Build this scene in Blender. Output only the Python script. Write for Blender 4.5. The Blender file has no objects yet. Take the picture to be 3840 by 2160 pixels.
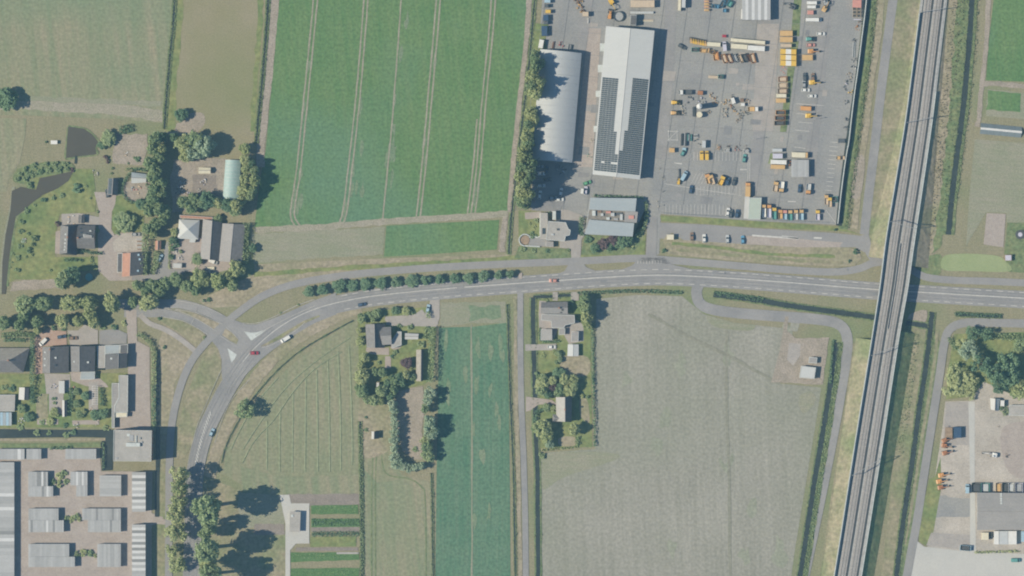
import bpy, math, random
from math import sin, cos, pi, radians, sqrt, atan2
from mathutils import Vector, Matrix

scene = bpy.context.scene
col = scene.collection
S = 0.134            # metres per photograph pixel
H = 2200.0           # flying height of the survey plane
SUN_EL = radians(45)
SUN_AZ = radians(7.6)   # degrees south of due west

# ------------------------------------------------------------------ camera
cam_d = bpy.data.cameras.new('camera')
cam_d.sensor_width = 36
cam_d.lens = 36 * H / (3840 * S)
cam_d.clip_start = 1.0
cam_d.clip_end = 9000
cam = bpy.data.objects.new('camera', cam_d)
cam.location = (0, 0, H)
col.objects.link(cam)
scene.camera = cam

# ------------------------------------------------------------------ sky, sun, exposure
world = bpy.data.worlds.new('World')
scene.world = world
world.use_nodes = True
wn = world.node_tree
wn.nodes.clear()
sky = wn.nodes.new('ShaderNodeTexSky')
sky.sky_type = 'NISHITA'
sky.sun_disc = False
sky.sun_elevation = SUN_EL
sky.sun_rotation = radians(270) - SUN_AZ
sky.air_density = 1.0
sky.dust_density = 0.2
sky.ozone_density = 5.0
bg = wn.nodes.new('ShaderNodeBackground')
bg.inputs['Strength'].default_value = 0.08
out = wn.nodes.new('ShaderNodeOutputWorld')
wn.links.new(sky.outputs[0], bg.inputs[0])
wn.links.new(bg.outputs[0], out.inputs[0])

sun_d = bpy.data.lights.new('sun', 'SUN')
sun_d.energy = 5.0
sun_d.angle = radians(0.5)
sun_d.color = (1.0, 0.89, 0.69)
sun = bpy.data.objects.new('sun', sun_d)
to_sun = Vector((-cos(SUN_EL) * cos(SUN_AZ), -cos(SUN_EL) * sin(SUN_AZ), sin(SUN_EL)))
sun.rotation_euler = to_sun.to_track_quat('Z', 'Y').to_euler()
sun.location = (-300, -40, 320)
col.objects.link(sun)

scene.view_settings.view_transform = 'Standard'
scene.view_settings.look = 'None'
scene.view_settings.gamma = 1
scene.view_settings.use_curve_mapping = False
scene.view_settings.exposure = 0.30
scene.render.engine = 'CYCLES'
scene.cycles.filter_width = 2.0
scene.cycles.max_bounces = 5
scene.cycles.diffuse_bounces = 3
scene.cycles.volume_bounces = 1

rnd = random.Random(7)
HAZE_DENSITY = 4.8e-5

# ------------------------------------------------------------------ frames: points are measured in map tiles
cur = [0.0, 0.0, 1.0]


def fr(ox, oy, w=640):
    cur[:] = [ox, oy, w / 2576.0]


def W(x, y, z=0.0):
    f = (H - z) / H
    return ((cur[0] + x * cur[2] - 1920) * S * f, (1080 - cur[1] - y * cur[2]) * S * f)


def M(n):
    return n * cur[2] * S


# ------------------------------------------------------------------ materials
def _nodes(name):
    m = bpy.data.materials.new(name)
    m.use_nodes = True
    nt = m.node_tree
    b = nt.nodes['Principled BSDF']
    b.inputs['Specular IOR Level'].default_value = 0.15
    b.inputs['Roughness'].default_value = 0.9
    return m, nt, b


def ground(name, c1, c2, scale=0.08, streak=None, fine=0.25, c3=None, rough=0.95, amt=None, fs=1.3):
    """two-tone ground: broad patches, optional long streaks (angle, across scale, along scale), fine grain"""
    m, nt, b = _nodes(name)
    N, Lk = nt.nodes.new, nt.links.new
    geo = N('ShaderNodeNewGeometry')
    n1 = N('ShaderNodeTexNoise')
    n1.inputs['Scale'].default_value = scale
    n1.inputs['Detail'].default_value = 6
    n1.inputs['Roughness'].default_value = 0.65
    Lk(geo.outputs['Position'], n1.inputs['Vector'])
    r1 = N('ShaderNodeMapRange')
    r1.inputs[1].default_value = 0.36
    r1.inputs[2].default_value = 0.64
    Lk(n1.outputs[0], r1.inputs[0])
    fac = r1.outputs[0]
    if streak:
        ang, sx, sy = streak
        mp = N('ShaderNodeMapping')
        mp.vector_type = 'TEXTURE'
        mp.inputs['Rotation'].default_value = (0, 0, radians(ang))
        mp.inputs['Scale'].default_value = (1 / sx, 1 / sy, 1)
        Lk(geo.outputs['Position'], mp.inputs['Vector'])
        n2 = N('ShaderNodeTexNoise')
        n2.inputs['Scale'].default_value = 1
        n2.inputs['Detail'].default_value = 3
        n2.inputs['Roughness'].default_value = 0.7
        Lk(mp.outputs[0], n2.inputs['Vector'])
        r2 = N('ShaderNodeMapRange')
        r2.inputs[1].default_value = 0.3
        r2.inputs[2].default_value = 0.7
        Lk(n2.outputs[0], r2.inputs[0])
        mx = N('ShaderNodeMix')
        mx.inputs[0].default_value = 0.6 if amt is None else amt
        Lk(fac, mx.inputs[2])
        Lk(r2.outputs[0], mx.inputs[3])
        fac = mx.outputs[0]
    mix = N('ShaderNodeMix')
    mix.data_type = 'RGBA'
    mix.inputs[6].default_value = (*c1, 1)
    mix.inputs[7].default_value = (*c2, 1)
    Lk(fac, mix.inputs[0])
    colr = mix.outputs[2]
    if c3:
        n4 = N('ShaderNodeTexNoise')
        n4.inputs['Scale'].default_value = scale * 0.35
        n4.inputs['Detail'].default_value = 4
        Lk(geo.outputs['Position'], n4.inputs['Vector'])
        r4 = N('ShaderNodeMapRange')
        r4.inputs[1].default_value = 0.5
        r4.inputs[2].default_value = 0.68
        Lk(n4.outputs[0], r4.inputs[0])
        m4 = N('ShaderNodeMix')
        m4.data_type = 'RGBA'
        m4.inputs[7].default_value = (*c3, 1)
        Lk(r4.outputs[0], m4.inputs[0])
        Lk(colr, m4.inputs[6])
        colr = m4.outputs[2]
    n3 = N('ShaderNodeTexNoise')
    n3.inputs['Scale'].default_value = fs
    n3.inputs['Detail'].default_value = 3
    Lk(geo.outputs['Position'], n3.inputs['Vector'])
    r3 = N('ShaderNodeMapRange')
    r3.inputs[1].default_value = 0.25
    r3.inputs[2].default_value = 0.75
    r3.inputs[3].default_value = 1 - fine
    r3.inputs[4].default_value = 1 + fine
    Lk(n3.outputs[0], r3.inputs[0])
    hsv = N('ShaderNodeHueSaturation')
    Lk(colr, hsv.inputs['Color'])
    Lk(r3.outputs[0], hsv.inputs['Value'])
    Lk(hsv.outputs[0], b.inputs['Base Color'])
    b.inputs['Roughness'].default_value = rough
    return m


def plain(name, c, rough=0.6, metal=0.0, spec=0.3, var=0.1, sc=0.7):
    m, nt, b = _nodes(name)
    N, Lk = nt.nodes.new, nt.links.new
    n3 = N('ShaderNodeTexNoise')
    n3.inputs['Scale'].default_value = sc
    n3.inputs['Detail'].default_value = 4
    tc = N('ShaderNodeNewGeometry')
    Lk(tc.outputs['Position'], n3.inputs['Vector'])
    r3 = N('ShaderNodeMapRange')
    r3.inputs[1].default_value = 0.3
    r3.inputs[2].default_value = 0.7
    r3.inputs[3].default_value = 1 - var
    r3.inputs[4].default_value = 1 + var
    Lk(n3.outputs[0], r3.inputs[0])
    hsv = N('ShaderNodeHueSaturation')
    hsv.inputs['Color'].default_value = (*c, 1)
    Lk(r3.outputs[0], hsv.inputs['Value'])
    Lk(hsv.outputs[0], b.inputs['Base Color'])
    b.inputs['Roughness'].default_value = rough
    b.inputs['Metallic'].default_value = metal
    b.inputs['Specular IOR Level'].default_value = spec
    return m


def leaf(name, c1, c2):
    """foliage: tint differs from plant to plant and from clump to clump"""
    m, nt, b = _nodes(name)
    N, Lk = nt.nodes.new, nt.links.new
    oi = N('ShaderNodeObjectInfo')
    tc = N('ShaderNodeNewGeometry')
    n1 = N('ShaderNodeTexNoise')
    n1.inputs['Scale'].default_value = 0.45
    n1.inputs['Detail'].default_value = 4
    Lk(tc.outputs['Position'], n1.inputs['Vector'])
    ad = N('ShaderNodeMath')
    ad.operation = 'MULTIPLY_ADD'
    ad.inputs[1].default_value = 0.55
    Lk(oi.outputs['Random'], ad.inputs[0])
    sb = N('ShaderNodeMath')
    sb.operation = 'MULTIPLY_ADD'
    sb.inputs[1].default_value = 1.4
    sb.inputs[2].default_value = -0.45
    Lk(n1.outputs[0], sb.inputs[0])
    Lk(sb.outputs[0], ad.inputs[2])
    mix = N('ShaderNodeMix')
    mix.data_type = 'RGBA'
    mix.inputs[6].default_value = (*c1, 1)
    mix.inputs[7].default_value = (*c2, 1)
    Lk(ad.outputs[0], mix.inputs[0])
    Lk(mix.outputs[2], b.inputs['Base Color'])
    b.inputs['Roughness'].default_value = 0.7
    b.inputs['Specular IOR Level'].default_value = 0.2
    tr = N('ShaderNodeBsdfTranslucent')
    Lk(mix.outputs[2], tr.inputs['Color'])
    half = N('ShaderNodeMixShader')
    half.inputs[0].default_value = 0.35
    Lk(b.outputs[0], half.inputs[1])
    Lk(tr.outputs[0], half.inputs[2])
    mo = [q for q in nt.nodes if q.type == 'OUTPUT_MATERIAL'][0]
    Lk(half.outputs[0], mo.inputs['Surface'])
    return m


MAT = dict(
    turf=ground('turf', (.20, .195, .12), (.255, .23, .155), .05, (5, .4, .05), c3=(.17, .20, .105)),
    verge=ground('verge', (.20, .20, .12), (.285, .25, .175), .14, None, .28, c3=(.175, .20, .105), fs=.6),
    dry=ground('dry_grass', (.25, .225, .155), (.305, .265, .20), .12, None, .28, c3=(.225, .22, .135), fs=.6),
    lawn=ground('lawn', (.15, .19, .078), (.225, .228, .10), .12, None, .28, c3=(.125, .178, .07), fs=.5),
    veg=ground('vegetable_leaves', (.065, .14, .05), (.11, .18, .07), .4, (88, .15, 1.2), .3, amt=.5),
    crop_thin=ground('thin_crop', (.125, .19, .11), (.19, .225, .15), .1, (6, .5, .03), .25, amt=.5, fs=.8),
    pale_lawn=ground('pale_lawn', (.235, .285, .145), (.265, .305, .165), .1, None, .1),
    lush=ground('lush_grass', (.115, .165, .08), (.185, .205, .105), .25, None, .35, fs=.6),
    mown=ground('mown_meadow', (.155, .20, .115), (.275, .245, .17), .03, (6, .20, .008), .22, amt=.8, c3=(.16, .215, .13), fs=.7),
    paddock=ground('paddock', (.225, .21, .125), (.25, .225, .15), .05, None, .15, c3=(.20, .205, .11)),
    crop=ground('crop', (.080, .165, .062), (.138, .205, .088), .03, (6, .45, .012), .26, amt=.55, c3=(.105, .19, .115), fs=.7),
    crop_blue=ground('cabbage_crop', (.066, .152, .092), (.13, .195, .128), .05, (0, .5, .015), .28, amt=.6, c3=(.12, .19, .11), fs=.7),
    stubble=ground('stubble', (.20, .22, .145), (.27, .255, .20), .06, (85, .6, .04), .2, amt=.5),
    fallow=ground('fallow_field', (.21, .208, .172), (.30, .29, .255), .022, (2, .35, .012), .2, amt=.6, c3=(.225, .232, .182), fs=.7),
    field_wet=ground('damp_field', (.195, .195, .155), (.245, .24, .195), .1, (2, .35, .02), .2, amt=.6, fs=.7),
    fallow_green=ground('greening_field', (.205, .22, .165), (.275, .28, .225), .06, (2, .35, .02), .22, amt=.5, fs=.7),
    hayfield=ground('hay_meadow', (.175, .205, .12), (.265, .24, .165), .04, (2, .3, .02), .22, amt=.75, c3=(.165, .205, .12), fs=.7),
    soil=ground('bare_soil', (.255, .225, .185), (.315, .275, .235), .15, None, .25),
    track=ground('wheel_track', (.25, .24, .18), (.30, .275, .225), .2, None, .25),
    greysoil=ground('dark_soil', (.20, .175, .155), (.245, .215, .19), .15, None, .2),
    asphalt=ground('asphalt', (.215, .214, .218), (.272, .265, .264), .07, None, .1),
    oldroad=ground('grey_road', (.232, .228, .23), (.265, .258, .254), .1, None, .08),
    yard=ground('concrete_yard', (.21, .215, .222), (.28, .275, .265), .05, (-8, .12, .02), .14, amt=.35, c3=(.285, .28, .262)),
    paving=ground('brick_paving', (.305, .265, .24), (.345, .305, .28), .2, None, .14),
    greypave=ground('grey_paving', (.29, .27, .255), (.34, .315, .295), .2, None, .1),
    clinker=ground('red_clinker', (.335, .23, .185), (.37, .28, .235), .3, None, .12),
    gravel=ground('gravel_yard', (.33, .30, .265), (.42, .385, .345), .08, None, .18, c3=(.30, .285, .26)),
    concrete=ground('light_concrete', (.40, .40, .385), (.44, .435, .415), .06, None, .06),
    ballast=ground('ballast', (.27, .25, .235), (.34, .315, .295), .3, (-8, .5, .03), .25, amt=.5),
    deck=plain('bridge_concrete', (.33, .33, .325), .9, var=.15),
    steel=plain('rail_steel', (.16, .13, .11), .5),
    trough=plain('cable_trough', (.055, .06, .065), .9),
    white_c=plain('pale_concrete', (.45, .48, .475), .85, var=.12),
    wall=plain('pale_render', (.42, .40, .37), .9),
    brick=plain('brick_wall', (.30, .17, .12), .9),
    metalw=plain('grey_cladding', (.33, .35, .36), .6),
    paint=plain('road_paint', (.47, .465, .45), .8, var=.18),
    paint_y=plain('cream_paint', (.58, .57, .47), .8, var=.1),
    faint=plain('worn_paint', (.36, .35, .33), .9, var=.2),
    water=plain('ditch_water', (.036, .046, .042), .25, spec=.5, var=.25, sc=.2),
    pond=plain('pond_water', (.078, .072, .055), .3, spec=.4, var=.08, sc=.08),
    glass=plain('window_glass', (.05, .065, .075), .15, spec=.6),
    tyre=plain('tyre_rubber', (.03, .03, .03), .9),
    trunk=plain('bark', (.11, .085, .06), .95, var=.3),
    dark=plain('dark_steel', (.07, .075, .08), .7),
    wood=plain('weathered_wood', (.27, .20, .14), .9, var=.2),
    roof_white=ground('white_sheet_roof', (.43, .445, .445), (.475, .485, .48), .05, (-80, .9, .05), .03, amt=.6, rough=.55),
    roof_light=plain('light_sheet_roof', (.44, .44, .43), .6, var=.05, sc=.3),
    roof_arch=ground('galvanised_arch', (.345, .365, .38), (.395, .41, .42), .05, (-80, 1.0, .05), .05, amt=.6, rough=.5),
    roof_blue=ground('bluegrey_roof', (.285, .325, .35), (.33, .365, .385), .1, (86, .8, .05), .06, amt=.5, rough=.7),
    roof_flat=ground('bitumen_gravel_roof', (.305, .295, .28), (.36, .345, .325), .2, None, .1),
    roof_grey=ground('fibre_cement_roof', (.25, .243, .238), (.30, .287, .278), .15, (88, 1.0, .08), .1, amt=.6),
    roof_dark=plain('dark_and_shaded_tiles', (.105, .105, .11), .75, var=.15),
    roof_slate=plain('slate_and_shaded_tiles', (.17, .165, .165), .8, var=.15),
    roof_red=plain('red_tiles', (.36, .20, .145), .85, var=.12),
    roof_thatch=plain('thatch', (.29, .27, .24), .95, var=.15),
    roof_mint=plain('pale_green_roof', (.36, .41, .36), .7, var=.04),
    roof_brown=plain('brown_gravel_roof', (.20, .185, .165), .95, var=.25),
    lane_wear_and_shade=ground('worn_and_shaded_asphalt', (.19, .192, .20), (.235, .232, .234), .2, None, .1),
    patch=ground('repair_patch', (.19, .195, .205), (.23, .23, .235), .2, None, .1),
    tunnel=plain('tunnel_film', (.17, .20, .215), .4),
    solar=plain('solar_glass', (.055, .073, .088), .3, spec=.5, var=.2),
    frame=plain('light_frame', (.55, .55, .54), .5),
    ghglass=plain('greenhouse_sheet', (.27, .375, .37), .5, var=.08),
    lf=leaf('foliage', (.18, .275, .14), (.38, .45, .24)),
    lf_dark=leaf('dark_and_shaded_foliage', (.12, .21, .13), (.23, .34, .19)),
    lf_yel=leaf('yellow_green_foliage', (.30, .365, .16), (.50, .53, .28)),
    lf_sil=leaf('silver_foliage', (.29, .39, .26), (.46, .54, .39)),
    lf_red=leaf('copper_foliage', (.13, .085, .095), (.21, .15, .15)),
    lf_round=leaf('street_tree_foliage', (.13, .235, .145), (.25, .35, .215)),
    hay=plain('cut_hay', (.20, .225, .14), .95, var=.2),
    reed=leaf('reeds', (.12, .175, .085), (.24, .28, .145)),
    brush=leaf('dry_brush', (.15, .135, .075), (.30, .265, .17)),
)
PAL = dict(white=(.60, .60, .58), cream=(.58, .54, .42), yellow=(.58, .38, .07), orange=(.52, .27, .10), ochre=(.50, .33, .15), teal=(.10, .27, .25),
           blue=(.10, .26, .40), navy=(.035, .07, .13), grey=(.30, .31, .32), dgrey=(.08, .09, .10), red=(.33, .03, .05), salmon=(.50, .24, .20),
           brown=(.20, .13, .09), rust=(.33, .15, .07), silver=(.42, .44, .45), lblue=(.30, .42, .50), lav=(.47, .46, .54), green=(.10, .30, .16), sand=(.47, .38, .28))
for k_, c_ in PAL.items():
    MAT['p_' + k_] = plain(k_ + '_paint', c_, .45, spec=.4, var=.08)
GREYS = [plain('roof_sheet_%s' % w, (v, v * 1.015, v * 1.03), .65, var=.05) for w, v in
         zip(('ash', 'slate', 'pale', 'dove', 'smoke', 'bright', 'dull'), (.33, .29, .36, .31, .35, .50, .21))]


# ------------------------------------------------------------------ mesh helpers
class MB:
    def __init__(self):
        self.v, self.f = [], []

    def add(self, vs, fs):
        o = len(self.v)
        self.v += [tuple(p) for p in vs]
        self.f += [tuple(i + o for i in f) for f in fs]
        return self

    def box(self, x, y, z, sx, sy, sz, a=0.0, tx=1.0, ty=1.0):
        c, s = cos(a), sin(a)
        vs = []
        for zz, fx, fy in ((z, 1, 1), (z + sz, tx, ty)):
            for ux, uy in ((-.5, -.5), (.5, -.5), (.5, .5), (-.5, .5)):
                px, py = ux * sx * fx, uy * sy * fy
                vs.append((x + px * c - py * s, y + px * s + py * c, zz))
        return self.add(vs, [(3, 2, 1, 0), (4, 5, 6, 7), (0, 1, 5, 4), (1, 2, 6, 5), (2, 3, 7, 6), (3, 0, 4, 7)])

    def prism(self, pts, z0, z1):
        a = sum(p[0] * q[1] - q[0] * p[1] for p, q in zip(pts, pts[1:] + pts[:1]))
        if a < 0:
            pts = pts[::-1]
        n = len(pts)
        vs = [(p[0], p[1], z0) for p in pts] + [(p[0], p[1], z1) for p in pts]
        return self.add(vs, [tuple(range(n, 2 * n)), tuple(range(n - 1, -1, -1))] + [(i, (i + 1) % n, n + (i + 1) % n, n + i) for i in range(n)])

    def slab(self, pts, t):
        """sloping plate: pts are its upper corners"""
        n = len(pts)
        vs = [tuple(p) for p in pts] + [(p[0], p[1], p[2] - t) for p in pts]
        return self.add(vs, [tuple(range(n)), tuple(range(2 * n - 1, n - 1, -1))] + [(i, n + i, n + (i + 1) % n, (i + 1) % n) for i in range(n)])

    def cyl(self, x, y, z0, z1, r, n=10, r2=None):
        r2 = r if r2 is None else r2
        vs = [(x + r * cos(2 * pi * i / n), y + r * sin(2 * pi * i / n), z0) for i in range(n)]
        vs += [(x + r2 * cos(2 * pi * i / n), y + r2 * sin(2 * pi * i / n), z1) for i in range(n)]
        return self.add(vs, [tuple(range(n - 1, -1, -1)), tuple(range(n, 2 * n))] + [(i, (i + 1) % n, n + (i + 1) % n, n + i) for i in range(n)])

    def tube(self, p, q, r, n=6, r2=None):
        p, q = Vector(p), Vector(q)
        d = (q - p).normalized()
        u = d.orthogonal().normalized()
        w = d.cross(u)
        r2 = r if r2 is None else r2
        vs = [p + (u * cos(2 * pi * i / n) + w * sin(2 * pi * i / n)) * r for i in range(n)]
        vs += [q + (u * cos(2 * pi * i / n) + w * sin(2 * pi * i / n)) * r2 for i in range(n)]
        return self.add(vs, [tuple(range(n - 1, -1, -1)), tuple(range(n, 2 * n))] + [(i, (i + 1) % n, n + (i + 1) % n, n + i) for i in range(n)])

    def loft(self, secs):
        """secs: (x, half width, z bottom, z top, top half width)"""
        o = []
        for x, w, zb, zt, tw in secs:
            o += [(x, -w, zb), (x, w, zb), (x, w, zb + (zt - zb) * .7), (x, tw, zt), (x, -tw, zt), (x, -w, zb + (zt - zb) * .7)]
        fs = [tuple(range(5, -1, -1)), tuple(range(len(o) - 6, len(o)))]
        for i in range(len(secs) - 1):
            for j in range(6):
                a, b = i * 6 + j, i * 6 + (j + 1) % 6
                fs.append((a, b, b + 6, a + 6))
        return self.add(o, fs)

    def mesh(self, name, mat):
        me = bpy.data.meshes.new(name)
        me.from_pydata(self.v, [], self.f)
        if mat is not None:
            me.materials.append(MAT[mat] if isinstance(mat, str) else mat)
        return me


def obj(name, mb, mat=None, parent=None, loc=(0, 0, 0), rot=0.0, kind=None):
    me = mb.mesh(name, mat) if isinstance(mb, MB) else mb
    o = bpy.data.objects.new(name, me)
    o.location = loc
    o.rotation_euler = (0, 0, rot)
    if parent is not None:
        o.parent = parent
    if kind:
        o['kind'] = kind
    col.objects.link(o)
    return o


def tag(o, label, cat, group=None):
    o['label'] = label
    o['category'] = cat
    if group:
        o['group'] = group
    return o


def thing(name, label, cat, loc=(0, 0, 0), rot=0.0, group=None):
    o = bpy.data.objects.new(name, None)
    o.location = loc
    o.rotation_euler = (0, 0, rot)
    o.empty_display_size = 0.5
    col.objects.link(o)
    return tag(o, label, cat, group)


ORD = 'first second third fourth fifth sixth seventh eighth ninth tenth eleventh twelfth thirteenth fourteenth fifteenth sixteenth seventeenth eighteenth nineteenth twentieth'.split()


def spline(pts, step=0.12, closed=False):
    n = len(pts)
    res = []
    for i in range(n if closed else n - 1):
        if closed:
            p0, p1, p2, p3 = (pts[(i + j - 1) % n] for j in range(4))
        else:
            p1, p2 = pts[i], pts[i + 1]
            p0 = pts[i - 1] if i else p1
            p3 = pts[i + 2] if i + 2 < n else p2
        t = 0.0
        while t < .999:
            res.append(tuple(.5 * (2 * b + (c - a) * t + (2 * a - 5 * b + 4 * c - d) * t * t + (3 * b - a - 3 * c + d) * t ** 3) for a, b, c, d in zip(p0, p1, p2, p3)))
            t += step
    if not closed:
        res.append(tuple(pts[-1]))
    return res


LAY = 0.05
ZCOUNT = {}


def zlay(layer):
    """every sheet lies a hair above the one laid before it"""
    k = int(layer)
    ZCOUNT[k] = ZCOUNT.get(k, 0) + 1
    return layer * LAY + ZCOUNT[k] * 0.0004


def sheet(name, pts, mat, layer, smooth=False, kind='structure', jag=0.0):
    w = [W(*p) for p in pts]
    if smooth:
        w = spline(w, .2, True)
    if jag:
        q = []
        for a, b in zip(w, w[1:] + w[:1]):
            n = max(1, int(sqrt((a[0] - b[0]) ** 2 + (a[1] - b[1]) ** 2) / 2.5))
            q += [(a[0] + (b[0] - a[0]) * i / n + rnd.uniform(-jag, jag), a[1] + (b[1] - a[1]) * i / n + rnd.uniform(-jag, jag)) for i in range(n)]
        w = q
    if sum(p[0] * q[1] - q[0] * p[1] for p, q in zip(w, w[1:] + w[:1])) < 0:
        w = w[::-1]
    z = zlay(layer)
    mb = MB()
    mb.add([(x, y, z) for x, y in w], [tuple(range(len(w)))])
    import bmesh
    me = mb.mesh(name, mat)
    bm = bmesh.new()
    bm.from_mesh(me)
    bmesh.ops.triangulate(bm, faces=bm.faces)
    bm.to_mesh(me)
    bm.free()
    return obj(name, me, kind=kind)


def offset(path, d):
    res = []
    for i, p in enumerate(path):
        a, b = path[max(0, i - 1)], path[min(len(path) - 1, i + 1)]
        dx, dy = b[0] - a[0], b[1] - a[1]
        l = sqrt(dx * dx + dy * dy) or 1
        res.append((p[0] - dy / l * d, p[1] + dx / l * d))
    return res


def ribbon_mb(path, w, z, mb=None, off=0.0, jag=0.0):
    a, b = offset(path, off + w / 2), offset(path, off - w / 2)
    if jag:
        a = [(p[0] + rnd.uniform(-jag, jag), p[1] + rnd.uniform(-jag, jag)) for p in a]
        b = [(p[0] + rnd.uniform(-jag, jag), p[1] + rnd.uniform(-jag, jag)) for p in b]
    mb = mb or MB()
    n = len(path)
    mb.add([(x, y, z) for x, y in a] + [(x, y, z) for x, y in b], [(i, n + i, n + i + 1, i + 1) for i in range(n - 1)])
    return mb


def wpath(pts, step=.12):
    return spline([W(*p) for p in pts], step)


def strip(name, pts, w, mat, layer, off=0.0, kind='structure', jag=0.0, step=.12):
    return obj(name, ribbon_mb(wpath(pts, step), w, zlay(layer), off=off, jag=jag), mat, kind=kind)


def walk(path, step, phase=0.0):
    """points every step metres along a path: (x, y, heading)"""
    res, acc = [], -phase
    for a, b in zip(path, path[1:]):
        d = sqrt((b[0] - a[0]) ** 2 + (b[1] - a[1]) ** 2)
        if d < 1e-6:
            continue
        while acc < d:
            if acc >= 0:
                t = acc / d
                res.append((a[0] + (b[0] - a[0]) * t, a[1] + (b[1] - a[1]) * t, atan2(b[1] - a[1], b[0] - a[0])))
            acc += step
        acc -= d
    return res


def dashes(path, w, dash, gap, z, off, mb):
    p = offset(path, off)
    for x, y, a in walk(p, dash + gap):
        c, s = cos(a), sin(a)
        mb.add([(x + u * c - v * s, y + u * s + v * c, z) for u, v in ((0, -w / 2), (dash, -w / 2), (dash, w / 2), (0, w / 2))], [(0, 1, 2, 3)])


# ------------------------------------------------------------------ plants
def leaf_quads(mb, c, r, n, size, rg, flat=1.0):
    for _ in range(n):
        while True:
            d = Vector((rg.uniform(-1, 1), rg.uniform(-1, 1), rg.uniform(-1, 1)))
            if .05 < d.length < 1:
                break
        p = Vector(c) + Vector((d.x * r, d.y * r, d.z * r * flat))
        nrm = (d.normalized() + Vector((rg.uniform(-.8, .8), rg.uniform(-.8, .8), rg.uniform(-.3, 1.0)))).normalized()
        u = nrm.orthogonal().normalized()
        u.rotate(Matrix.Rotation(rg.uniform(0, 6.28), 3, nrm))
        v = nrm.cross(u)
        s = size * rg.uniform(.6, 1.25)
        mb.add([p - u * s - v * s * .7, p + u * s - v * s * .5, p + u * s * .8 + v * s * .8, p - u * s * .7 + v * s * .6], [(0, 1, 2, 3)])


CROWNS = {}


def crown_mesh(kind, var, mat):
    key = (kind, var, mat)
    if key in CROWNS:
        return CROWNS[key]
    rg = random.Random(hash(kind) % 97 + var * 13 + len(kind))
    mb = MB()
    ncl = {'round': 46, 'wide': 60, 'tall': 52, 'shrub': 16, 'clump': 40, 'loose': 34}[kind]
    for i in range(ncl):
        while True:
            d = Vector((rg.uniform(-1, 1), rg.uniform(-1, 1), rg.uniform(-1, 1)))
            if .25 < d.length < 1:
                break
        d = d.normalized() * (d.length ** .5) * .80
        lump = .82 + .36 * (.5 + .5 * sin(3 * atan2(d.y, d.x) + var * 1.7)) * (1 if kind != 'round' else .5)
        d.x *= lump
        d.y *= lump
        r = rg.uniform(.20, .34) if kind != 'clump' else rg.uniform(.24, .36)
        if kind == 'tall':
            d.z = d.z * 1.0
            taper = 1 - .35 * max(0, d.z)
            d.x *= taper
            d.y *= taper
        leaf_quads(mb, d, r, 26 if kind in ('shrub', 'loose') else 40, .085 if kind != 'shrub' else .16, rg)
    me = mb.mesh('crown', mat)
    CROWNS[key] = me
    return me


TRUNKS = {}


def trunk_mesh(var):
    if var in TRUNKS:
        return TRUNKS[var]
    rg = random.Random(var + 50)
    mb = MB()
    mb.tube((0, 0, 0), (.02, .01, .5), .045, 8, .032)
    mb.tube((.02, .01, .5), (.0, .03, .85), .032, 7, .012)
    for i in range(6):
        a = i * 1.05 + rg.uniform(-.3, .3)
        z = rg.uniform(.32, .62)
        l = rg.uniform(.18, .3)
        mb.tube((.01, .01, z), (cos(a) * l, sin(a) * l, z + l * .8), .018, 5, .006)
    me = mb.mesh('trunk', 'trunk')
    TRUNKS[var] = me
    return me


def tree(x, y, r, h, label, kind='wide', mat='lf', name='broadleaf_tree', group=None, cat='tree', squash=1.0):
    """crown centred over the measured point, r in tile units"""
    R = M(r) * 1.2
    lo = h * {'tall': .27, 'high': .40}.get(kind, .16)
    zc = (h + lo) / 2
    wx, wy = W(x, y, zc)
    t = thing(name, label, cat, (wx, wy, 0), rnd.uniform(0, 6.28), group)
    v = rnd.randrange(4)
    c = obj('crown', crown_mesh('wide' if kind == 'high' else kind, v, mat), parent=t, loc=(0, 0, zc))
    c.scale = (R, R * squash, (h - lo) / 2)
    k = obj('trunk', trunk_mesh(v % 3), parent=t)
    k.scale = (h * .7, h * .7, h * .95)
    return t


def shrub(x, y, r, h, label, mat='lf', group=None, name='shrub'):
    R = M(r)
    wx, wy = W(x, y, h / 2)
    t = obj(name, crown_mesh('shrub', rnd.randrange(4), mat), loc=(wx, wy, h * .45), rot=rnd.uniform(0, 6.28))
    t.scale = (R, R * rnd.uniform(.8, 1.1), h * .55)
    return tag(t, label, 'shrub', group)


def foliage_band(path, w, h, dens, size, mat, name, lo=0.0):
    mb = MB()
    rg = rnd
    for a, b in zip(path, path[1:]):
        l = sqrt((b[0] - a[0]) ** 2 + (b[1] - a[1]) ** 2)
        for _ in range(int(l * w * dens) + (1 if rg.random() < (l * w * dens) % 1 else 0)):
            t = rg.random()
            dx, dy = (b[0] - a[0]) / (l or 1), (b[1] - a[1]) / (l or 1)
            o = rg.uniform(-.5, .5) * w
            p = Vector((a[0] + (b[0] - a[0]) * t - dy * o, a[1] + (b[1] - a[1]) * t + dx * o, lo + (h - lo) * (rg.random() ** .6)))
            leaf_quads(mb, p, .12, 1, size, rg)
    return mb


def hedge(pts, w, h, label, mat='lf_dark', group=None, name='hedge', dens=9, size=.34, smooth=True):
    path = wpath(pts, .1) if smooth else [W(*p) for p in pts]
    if not smooth:
        q = []
        for a, b in zip(path, path[1:]):
            n = max(1, int(sqrt((a[0] - b[0]) ** 2 + (a[1] - b[1]) ** 2)))
            q += [(a[0] + (b[0] - a[0]) * i / n, a[1] + (b[1] - a[1]) * i / n) for i in range(n)]
        path = q + [path[-1]]
    mb = foliage_band(path, w, h, dens, size, mat, name)
    c = path[len(path) // 2]
    mb.v = [(x - c[0], y - c[1], z) for x, y, z in mb.v]
    return tag(obj(name, mb, mat, loc=(c[0], c[1], 0)), label, 'hedge', group)


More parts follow.
